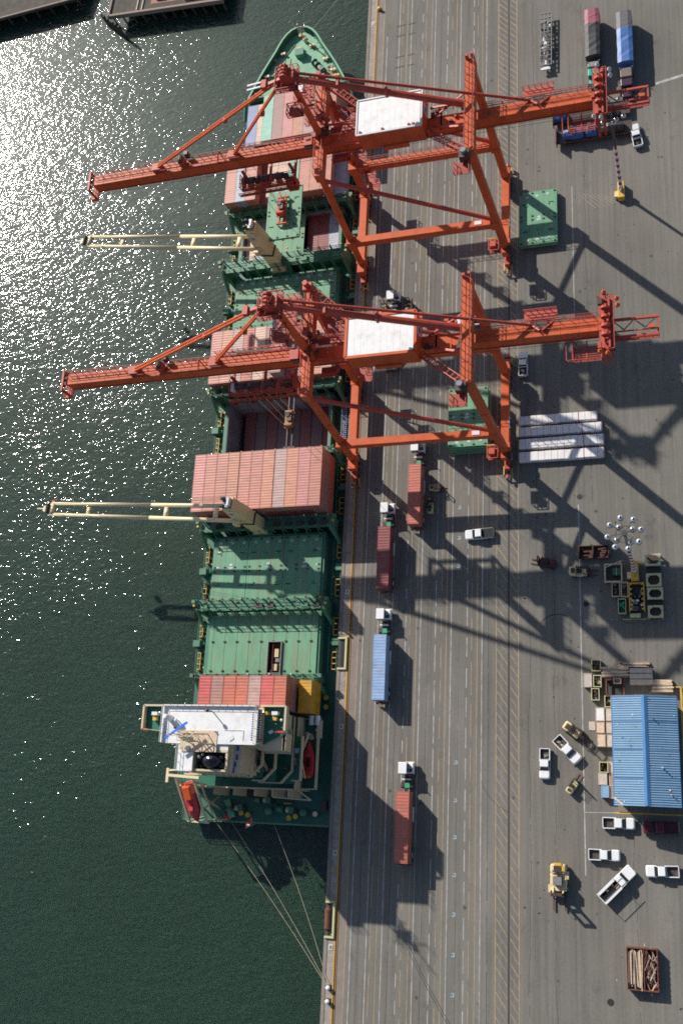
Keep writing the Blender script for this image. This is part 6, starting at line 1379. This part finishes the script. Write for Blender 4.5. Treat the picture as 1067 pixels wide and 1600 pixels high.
# forklifts
def forklift(x, y, rz, m, label, s=1.0, big=False, grp='forklifts around the yard'):
    t = empty('forklift', (0, 0, 0), 0, label, 'forklift', grp)
    b = MB(); b.rbox(-.6, .6, -1.5, -.5, .35, 1.35, .25, m); b.rbox(-.62, .62, -.55, .85, .3, .85, .08, m); b.box(-.62, -.4, -.5, .8, .85, .95, 'mach_dark'); b.cbox((0, -.95, 1.38), (.7, .5, .08), 'mach_dark'); b.build('body', t)
    b = MB(); 
    for px in (-.5, .5):
        b.beam((px, -.55, 1.2), (px, -.4, 2.1), .08, .08, 'mach_dark'); b.beam((px, .75, .85), (px, .5, 2.1), .08, .08, 'mach_dark')
    for k in range(5): b.box(-.5, .5, -.4 + k * .22, -.34 + k * .22, 2.08, 2.14, 'mach_dark')
    b.build('overhead_guard', t)
    b = MB(); b.cbox((0, -.1, 1.0), (.5, .5, .2), 'black'); b.cbox((0, -.35, 1.25), (.5, .12, .5), 'black'); b.build('seat', t)
    b = MB(); 
    for px in (-.38, .38): b.box(px - .06, px + .06, .95, 1.1, .1, 2.7, 'mach_dark')
    for z in (.3, 1.3, 2.6): b.box(-.44, .44, .94, 1.11, z, z + .12, 'mach_dark')
    b.box(-.55, .55, 1.11, 1.2, .2, .8, 'mach_dark'); b.build('mast', t)
    for px in (-.33, .33): b = MB(); b.box(px - .06, px + .06, 1.2, 2.35, .12, .18, 'rust'); b.build('fork', t)
    for px in (-.58, .58):
        for py, r_ in ((-.95, .28), (.6, .36)): b = MB(); wheel(b, px, py, r_, .24); b.split('wheel', t, gap=.03)
    place(t, (x, y, 0), rz); t.scale = (s, s, s); return t
forklift(40.0, 48.3, 78, 'maroon_paint', 'dark red forklift with its forks to the left, standing in the crane shadow', 1.25)
forklift(46.2, 46.4, -92, 'loader_tan', 'tan forklift between the rusty flat rack and the long white line', 1.35)
forklift(44.6, 17.8, -125, 'loader_tan', 'tan forklift beside the left wall of the warehouse, above the angled pickup', 1.35)
forklift(44.2, 8.6, -35, 'pale_yellow', 'small worn forklift alone between the pickups and the warehouse', 1.0)
forklift(18.9, 64.1, -95, 'loader_tan', 'small tan forklift just right of the truck trailer in the shade', .9)
forklift(17.8, 60.4, 0, 'pale_yellow', 'small pale yellow forklift close to the rear of the red truck load', .95)
forklift(6.7, 104.6, 0, 'pale_yellow', 'small yellow forklift left of the truck cab under the southern crane', 1.0)
forklift(12.2, 104.4, 0, 'loader_tan', 'small tan forklift right of the truck cab under the southern crane', 1.0)
# heavy forklift
t = empty('heavy_forklift', (0, 0, 0), 0, 'large tan heavy forklift with long forks pointing south, alone on the open yard', 'forklift')
b = MB(); b.rbox(-1.3, 1.3, -2.6, -1.0, .7, 2.0, .45, 'loader_tan'); b.rbox(-1.35, 1.35, -1.1, 1.8, .8, 1.7, .2, 'loader_tan'); b.box(-.55, .55, -2.3, -.9, 2.0, 2.25, 'mach_dark'); b.cbox((-.9, -1.9, 2.1), (.5, .9, .3), 'yellow'); b.cbox((.9, -1.9, 2.1), (.4, .8, .3), 'loader_tan'); b.cbox((0, -2.5, 1.6), (1.2, .5, 1.2), 'yellow'); b.tube((.2, -1.4, 2), (.2, -1.4, 2.8), .1, 'rust', 6)
b.box(-1.7, -1.36, -1.4, -.2, 1.0, 1.6, 'loader_tan'); b.box(1.36, 1.7, .8, 2.0, 1.0, 1.6, 'loader_tan'); b.build('body', t)
b = MB(); b.rbox(-.75, .75, -.6, .8, 1.7, 3.0, .12, 'mach_dark'); b.box(-.7, .7, -.55, .75, 3.0, 3.08, 'frame_metal'); b.build('cab', t)
b = MB(); 
for x in (-.8, .8): b.box(x - .15, x + .15, 2.0, 2.4, .2, 4.6, 'mach_dark')
for z in (.6, 2.3, 4.3): b.box(-.95, .95, 1.98, 2.42, z, z + .25, 'mach_dark')
b.box(-1.4, 1.4, 2.42, 2.65, .5, 1.3, 'mach_dark'); b.beam((-.9, 1.0, 1.6), (-.8, 2.2, 2.6), .2, .2, 'loader_tan'); b.beam((.9, 1.0, 1.6), (.8, 2.2, 2.6), .2, .2, 'loader_tan'); b.build('mast', t)
for x in (-.95, .95): b = MB(); b.box(x - .12, x + .12, 2.65, 4.9, .3, .45, 'rust'); b.build('fork', t)
for x in (-1.15, 1.15):
    for y, r_ in ((-1.9, .6), (1.3, .75)): b = MB(); wheel(b, x, y, r_, .5, rim='loader_tan'); b.split('wheel', t, gap=.03)
place(t, (41.6, -6.9, 0), 180)

# lifting frames, racks and crates near the lamp
def ring_frame(x0, x1, y0, y1, z, m, name, label, cat, grp, cham=.45, wd=.32, h=.35, legs=True, floor=None):
    o = ((x0 + x1) / 2, (y0 + y1) / 2, 0); t = empty(name, o, 0, label, cat, grp); b = MB(o)
    P_4 = [(x0, y0), (x1, y0), (x1, y1), (x0, y1)]
    b.box(x0, x1, y0, y0 + wd, z, z + h, m); b.box(x0, x1, y1 - wd, y1, z, z + h, m); b.box(x0, x0 + wd, y0 + wd, y1 - wd, z, z + h, m); b.box(x1 - wd, x1, y0 + wd, y1 - wd, z, z + h, m)
    if cham:
        for sx, sy in ((0, 0), (1, 0), (0, 1), (1, 1)):
            cx = x0 + wd if not sx else x1 - wd; cy = y0 + wd if not sy else y1 - wd; dx = cham * (1 if not sx else -1); dy = cham * (1 if not sy else -1)
            b.prism([(cx, cy), (cx + dx, cy), (cx, cy + dy)], z + .02, z + h - .02, m)
    b.build('frame', t)
    if legs:
        for x in (x0 + .15, x1 - .15):
            for y in (y0 + .15, y1 - .15): b = MB(o); b.box(x - .12, x + .12, y - .12, y + .12, 0, z, m); b.build('leg', t)
    if floor: b = MB(o); b.box(x0 + .1, x1 - .1, y0 + .1, y1 - .1, .02 if z > .1 else z + .01, .12, floor); b.build('floor', t)
    return t
g = 'pale yellow lifting frames right of the lamp'
ring_frame(57.5, 60.2, 47.0, 49.2, 1.0, 'pale_yellow', 'lifting_frame', 'northernmost pale yellow lifting frame with cut corners', 'lifting frame', g, floor='mach_dark')
ring_frame(57.6, 60.2, 43.2, 45.6, 1.0, 'pale_yellow', 'lifting_frame', 'second pale yellow lifting frame from the north', 'lifting frame', g, floor='mach_dark')
ring_frame(57.7, 60.4, 40.9, 43.0, 1.0, 'pale_yellow', 'lifting_frame', 'third pale yellow lifting frame, second from the south', 'lifting frame', g, floor='mach_dark')
ring_frame(57.7, 60.3, 37.6, 39.8, 1.0, 'pale_yellow', 'lifting_frame', 'southernmost pale yellow lifting frame with cut corners', 'lifting frame', g, floor='mach_dark')
b = MB((59, 46.3, 0)); b.box(57.7, 60.1, 45.7, 46.9, .1, .7, 'black'); tag(b.build('rubber_mat'), 'black box between the two northern lifting frames', 'box')
b = MB((59, 40.3, 0)); b.box(57.8, 60.2, 39.9, 40.8, .1, .7, 'black'); tag(b.build('rubber_mat'), 'black box between the two southern lifting frames', 'box')
ring_frame(50.4, 53.5, 44.3, 47.7, .5, 'loader_tan', 'steel_tray', 'open tan steel frame with a green tank inside, left of the lamp plinth', 'steel frame', None, 0, .2, .5, True, 'bed_dark')
b = MB((52.3, 46, .2)); b.cbox((52.5, 46.2, .6), (1.4, 1.3, .8), 'hull_green'); b.box(52.45, 52.55, 45.5, 46.9, 1.01, 1.06, 'pale_yellow'); tag(b.build('tank'), 'dull green tank inside the open tan steel frame', 'tank')
b = MB((51, 47.5, .9)); b.beam((50.6, 47.0, 1.15), (53.6, 48.2, 1.15), .15, .15, 'timber'); tag(b.build('timber_beam'), 'pale timber laid across the corner of the tan steel frame', 'beam')
def crate(x0, x1, y0, y1, h, m, label, fill='bed_dark', lid=False, grp='open crates in the yard', name='crate', stuffm=None):
    o = ((x0 + x1) / 2, (y0 + y1) / 2, 0); t = empty(name, o, 0, label, 'crate', grp); w_ = .13
    b = MB(o)
    for xa, xb, ya, yb in ((x0, x1, y0, y0 + w_), (x0, x1, y1 - w_, y1), (x0, x0 + w_, y0 + w_, y1 - w_), (x1 - w_, x1, y0 + w_, y1 - w_)): b.box(xa, xb, ya, yb, .1, h, m)
    b.build('side_panel', t)
    b = MB(o); b.box(x0 + w_, x1 - w_, y0 + w_, y1 - w_, .1, .25 if not lid else h - .03, fill); b.build('lid' if lid else 'floor', t)
    if not lid:
        b = MB(o)
        for k in range(7): b.cbox((random.uniform(x0 + .35, x1 - .35), random.uniform(y0 + .35, y1 - .35), random.uniform(.35, h * .75)), (random.uniform(.15, .5), random.uniform(.2, .7), .25), stuffm or random.choice(('mach_dark', 'frame_metal', 'rust', 'timber_old')), random.random() * 3)
        b.split('contents', t, gap=.3)
    return t
G1 = 'open crates south of the lamp'
crate(51.6, 53.05, 41.6, 44.3, 1.1, 'pale_yellow', 'grey-rimmed crate on the left, south of the tan steel frame', grp=G1)
crate(53.2, 54.45, 41.5, 44.2, 1.1, 'loader_tan', 'crate between the left crate and the big yellow rack', grp=G1)
crate(52.6, 54.0, 38.5, 41.2, 1.1, 'pale_yellow', 'crate with bright green contents, southernmost of the three', grp=G1, fill='hull_green', stuffm='bright_green')
t = empty('spreader_rack', (55.8, 41.3, 0), 0, 'large dark rack with a yellow notched rim south of the lamp plinth', 'rack'); o = (55.8, 41.3, 0)
b = MB(o); b.box(54.55, 54.75, 38.8, 44.0, .3, 1.4, 'yellow'); b.box(57.05, 57.25, 38.8, 44.0, .3, 1.4, 'yellow'); b.box(54.75, 57.05, 43.8, 44.0, .3, 1.4, 'yellow')
for k in range(6): b.cbox((54.9, 39.2 + k * .9, 1.45), (.35, .3, .2), 'yellow'); b.cbox((56.9, 39.2 + k * .9, 1.45), (.35, .3, .2), 'yellow')
b.build('rim', t); b = MB(o); b.box(54.8, 57.0, 38.9, 43.7, .1, .5, 'black')
for k in range(16): b.cbox((random.uniform(55, 56.9), random.uniform(39.1, 43.4), .75), (random.uniform(.2, .8), random.uniform(.2, .8), .4), random.choice(('mach_dark', 'frame_metal', 'black', 'timber_old')))
for x, y in ((55.1, 40.8), (56.0, 40.8), (54.9, 40.0), (56.8, 40.0)): b.cbox((x, y, 1.0), (.55, .35, .2), 'off_white')
b.build('bed', t)
b = MB((55.5, 37.7, .3)); b.box(53.3, 57.5, 37.5, 37.62, .3, .5, 'pale_yellow'); b.box(54.6, 56.4, 37.8, 38.5, .2, .9, 'pale_yellow'); b.box(53.6, 57.2, 37.2, 37.32, .1, .3, 'timber_old'); tag(b.build('spreader_bar'), 'long thin pale green bar lying below the dark rack', 'bar')
b = MB((52, 37.9, .1)); b.box(51.2, 52.6, 37.6, 37.7, .01, .12, 'roof_blue'); tag(b.build('blue_pole'), 'short blue pole on the ground left of the pale green bar', 'pole')
# rusty flat rack
t = empty('flat_rack', (48.6, 50.0, 0), 0, 'rusty flat rack with end frames north of the tan forklift', 'flat rack'); o = (48.6, 50.0, 0)
b = MB(o); b.box(45.9, 51.4, 48.9, 51.2, .3, .5, 'rust_shaded'); b.box(45.9, 51.4, 51.1, 51.25, .5, 1.1, 'rust_shaded'); b.box(45.9, 51.4, 48.85, 49.0, .5, .9, 'rust_shaded')
for x in (45.9, 48.4, 51.2): b.box(x, x + .2, 48.9, 51.2, .5, 1.5, 'rust_shaded')
b.build('frame', t); b = MB(o)
for k in range(8): b.cbox((random.uniform(46.4, 51), random.uniform(49.3, 50.8), .7), (random.uniform(.3, 1.4), .3, .3), random.choice(('mach_dark', 'rust_shaded')))
b.build('scrap', t)
# crates and lumber above the warehouse
G2 = 'crates left of the lumber'
crate(47.75, 49.35, 28.3, 30.3, 1.1, 'pale_yellow', 'yellow-rimmed crate at the top left of the lumber stacks', grp=G2)
crate(46.35, 47.75, 25.5, 27.9, .9, 'plywood', 'closed plywood box next to the long white line', 'plywood', True, G2)
crate(48.0, 49.4, 25.5, 27.6, 1.1, 'pale_yellow', 'yellow-rimmed crate right of the closed plywood box', grp=G2)
crate(47.6, 49.0, 23.2, 25.3, 1.0, 'pale_yellow', 'yellow-rimmed crate below the closed plywood box', grp=G2)
def lumber(x0, x1, y0, y1, h, n, m, label, jit=.25, rot=0, name='lumber_stack', alongy=False):
    o = ((x0 + x1) / 2, (y0 + y1) / 2, 0); t = empty(name, o, 0, label, 'lumber', 'lumber stacks by the warehouse'); layers = max(2, int(h / .3))
    for l in range(layers):
        b = MB(o)
        for k in range(n):
            if alongy: x = x0 + (x1 - x0) * (k + .5) / n; b.cbox((x, (y0 + y1) / 2 + random.uniform(-jit, jit), .15 + l * .3), ((x1 - x0) / n * .86, (y1 - y0) + random.uniform(-jit, jit), .26), m, random.uniform(-.03, .03) * jit * 4)
            else: y = y0 + (y1 - y0) * (k + .5) / n; b.cbox(((x0 + x1) / 2 + random.uniform(-jit, jit), y, .15 + l * .3), ((x1 - x0) + random.uniform(-jit, jit), (y1 - y0) / n * .86, .26), random.choice((m, m, 'timber_old' if m == 'timber' else m)), random.uniform(-.03, .03) * jit * 4)
        b.build('plank_layer', t)
lumber(49.7, 54.0, 27.2, 29.0, 1.5, 8, 'timber', 'light timber beams stacked just above the small red rack')
lumber(52.6, 57.4, 29.1, 30.0, .6, 4, 'timber', 'loose bundle of light beams furthest from the warehouse', .5)
lumber(54.2, 58.0, 25.9, 28.8, 1.5, 3, 'plywood', 'flat grey plywood stack in the middle of the lumber', .08)
lumber(57.9, 61.2, 24.7, 26.8, 1.2, 7, 'timber', 'lumber stack nearest the right corner of the warehouse', .2)
ring_frame(50.1, 53.3, 23.8, 26.9, 1.0, 'rust', 'scrap_rack', 'rusty red rack with a box on it at the corner of the warehouse', 'rack', None, 0, .25, .3, True, 'bed_dark')
b = MB((52, 26.6, 1.3)); b.box(51.5, 52.8, 26.0, 26.9, 1.32, 1.9, 'plywood'); b.box(51.7, 52.6, 26.1, 26.8, 1.92, 1.95, 'mach_dark'); tag(b.build('small_box'), 'small box resting on the rusty red rack', 'box')
G3 = 'crates along the left wall of the warehouse'
crate(49.85, 51.0, 22.0, 24.0, 1.2, 'pale_yellow', 'bright yellow crate touching the top left corner of the warehouse', grp=G3)
crate(48.3, 49.8, 19.6, 21.9, 1.4, 'plywood', 'grey sheeted box, uppermost of the closed boxes along the warehouse', 'wrap', True, G3)
crate(48.3, 49.8, 17.5, 19.5, 1.4, 'timber_old', 'tan box, second of the closed boxes along the warehouse', 'timber', True, G3)
crate(48.4, 49.9, 15.2, 17.4, 1.4, 'timber_old', 'tan box, third of the closed boxes along the warehouse', 'timber', True, G3)
for k, (y0, y1) in enumerate(((19.6, 21.9), (17.5, 19.5), (15.2, 17.4))): crate(49.9, 51.75, y0, y1, 1.2, 'timber_old', ['wide grey box against the warehouse wall, uppermost', 'wide grey box against the warehouse wall, second', 'wide grey box against the warehouse wall, third'][k], 'plywood', True, 'wide boxes along the warehouse wall')
b = MB((47.6, 18.8, 0)); b.box(47.0, 48.1, 18.1, 19.6, .01, .12, 'plywood'); tag(b.build('plywood_sheet'), 'plywood sheet on the ground left of the closed boxes', 'board')
crate(48.7, 50.2, 10.9, 12.7, 1.4, 'pale_yellow', 'yellow-rimmed open crate divided in two, near the lower end of the warehouse', grp=G3)
crate(48.5, 49.95, 8.9, 10.8, 1.3, 'plywood', 'plywood box under the divided yellow crate', 'plywood', True, G3)
crate(48.9, 50.2, 6.8, 8.8, 1.3, 'roof_blue', 'blue lidded box at the lower left corner of the warehouse', 'roof_blue', True, G3)
for k, (y0, y1) in enumerate(((10.9, 12.8), (8.7, 10.8), (6.7, 8.6))): crate(50.25, 51.8, y0, y1, 1.0, 'plywood', ['wide pale box between the divided crate and the wall', 'wide shaded box with an orange buoy by the wall', 'wide dark box behind the blue lidded one'][k], 'timber_old' if k else 'plywood', True, 'wide boxes at the lower end of the wall')
b = MB((51.2, 10.2, 1.0)); b.ball((51.2, 10.2, 1.32), .32, 'orange_boat', 10, 6); tag(b.build('buoy', smooth=True), 'small orange buoy on the box by the warehouse wall', 'buoy')
# timber bin
t = empty('timber_bin', (54.7, -19.7, 0), 0, 'rusty steel bin full of pale timber in the lower right of the yard', 'bin'); o = (54.7, -19.7, 0)
b = MB(o)
for xa, xb, ya, yb in ((52.3, 52.45, -22.9, -16.5), (57.0, 57.15, -22.9, -16.5), (52.45, 57.0, -22.9, -22.75), (52.45, 57.0, -16.65, -16.5)): b.box(xa, xb, ya, yb, .1, 1.6, 'rust')
b.box(54.9, 55.05, -22.75, -16.65, .1, 1.5, 'rust'); b.box(52.4, 57.1, -22.8, -16.6, .05, .3, 'rust')
for k in range(8): b.box(57.15, 57.25, -22.7 + k * .85, -22.55 + k * .85, .1, 1.6, 'rust')
b.build('shell', t)
b = MB(o)
for k in range(46):
    xa = random.uniform(52.6, 54.7); L = random.uniform(4.2, 5.9); a = random.uniform(-.07, .07); b.cbox((xa, -19.7 + random.uniform(-.3, .3), .6 + k * .024), (random.uniform(.08, .2), L, .12), random.choice(('timber', 'timber', 'timber', 'plywood', 'timber_old')), a)
stuff(b.build('long_planks', t)); b = MB(o)
for k in range(60):
    b.cbox((random.uniform(55.3, 56.8), random.uniform(-22.2, -17.3), .5 + k * .017), (random.uniform(.08, .16), random.uniform(.8, 3.2), .1), random.choice(('timber', 'timber_old', 'timber_old', 'rust')), random.uniform(-.8, .5))
stuff(b.build('broken_planks', t))
# small litter and covers
b = MB((40.1, -10.1, 0)); b.tube((32.0 + 14.2, 61.0, 0.001), (46.2, 61.0, .03), .5, 'pad_black', 20); tag(b.build('manhole_cover'), 'round dark manhole cover near the top end of the long white line', 'manhole cover', 'manhole covers in the asphalt')
b = MB((49.5, -25.2, 0)); b.tube((49.5, -25.2, .001), (49.5, -25.2, .03), .55, 'groove', 20); tag(b.build('manhole_cover'), 'round manhole cover left of the timber bin near the bottom', 'manhole cover', 'manhole covers in the asphalt')
b = MB((47.0, 40.6, 0)); b.tube((47.0, 40.6, .001), (47.0, 40.6, .03), .5, 'groove', 20); tag(b.build('manhole_cover'), 'round manhole cover beside the long white line left of the crates', 'manhole cover', 'manhole covers in the asphalt')
b = MB()
for k in range(150):
    x, y = random.uniform(34, 66), random.uniform(-26, 150); s_ = random.uniform(.08, .28); b.cbox((x, y, .015), (s_, s_ * random.uniform(.5, 1.6), .02), random.choice(('groove', 'groove', 'pad_black', 'mach_dark', 'off_white' if k % 9 == 0 else 'groove')), random.random() * 3)
stuff(b.build('litter')); 
o = bpy.data.objects['litter']; tag(o, 'small scraps and stains scattered over the asphalt yard', 'litter', kind='stuff')
print('objects', len(bpy.data.objects))
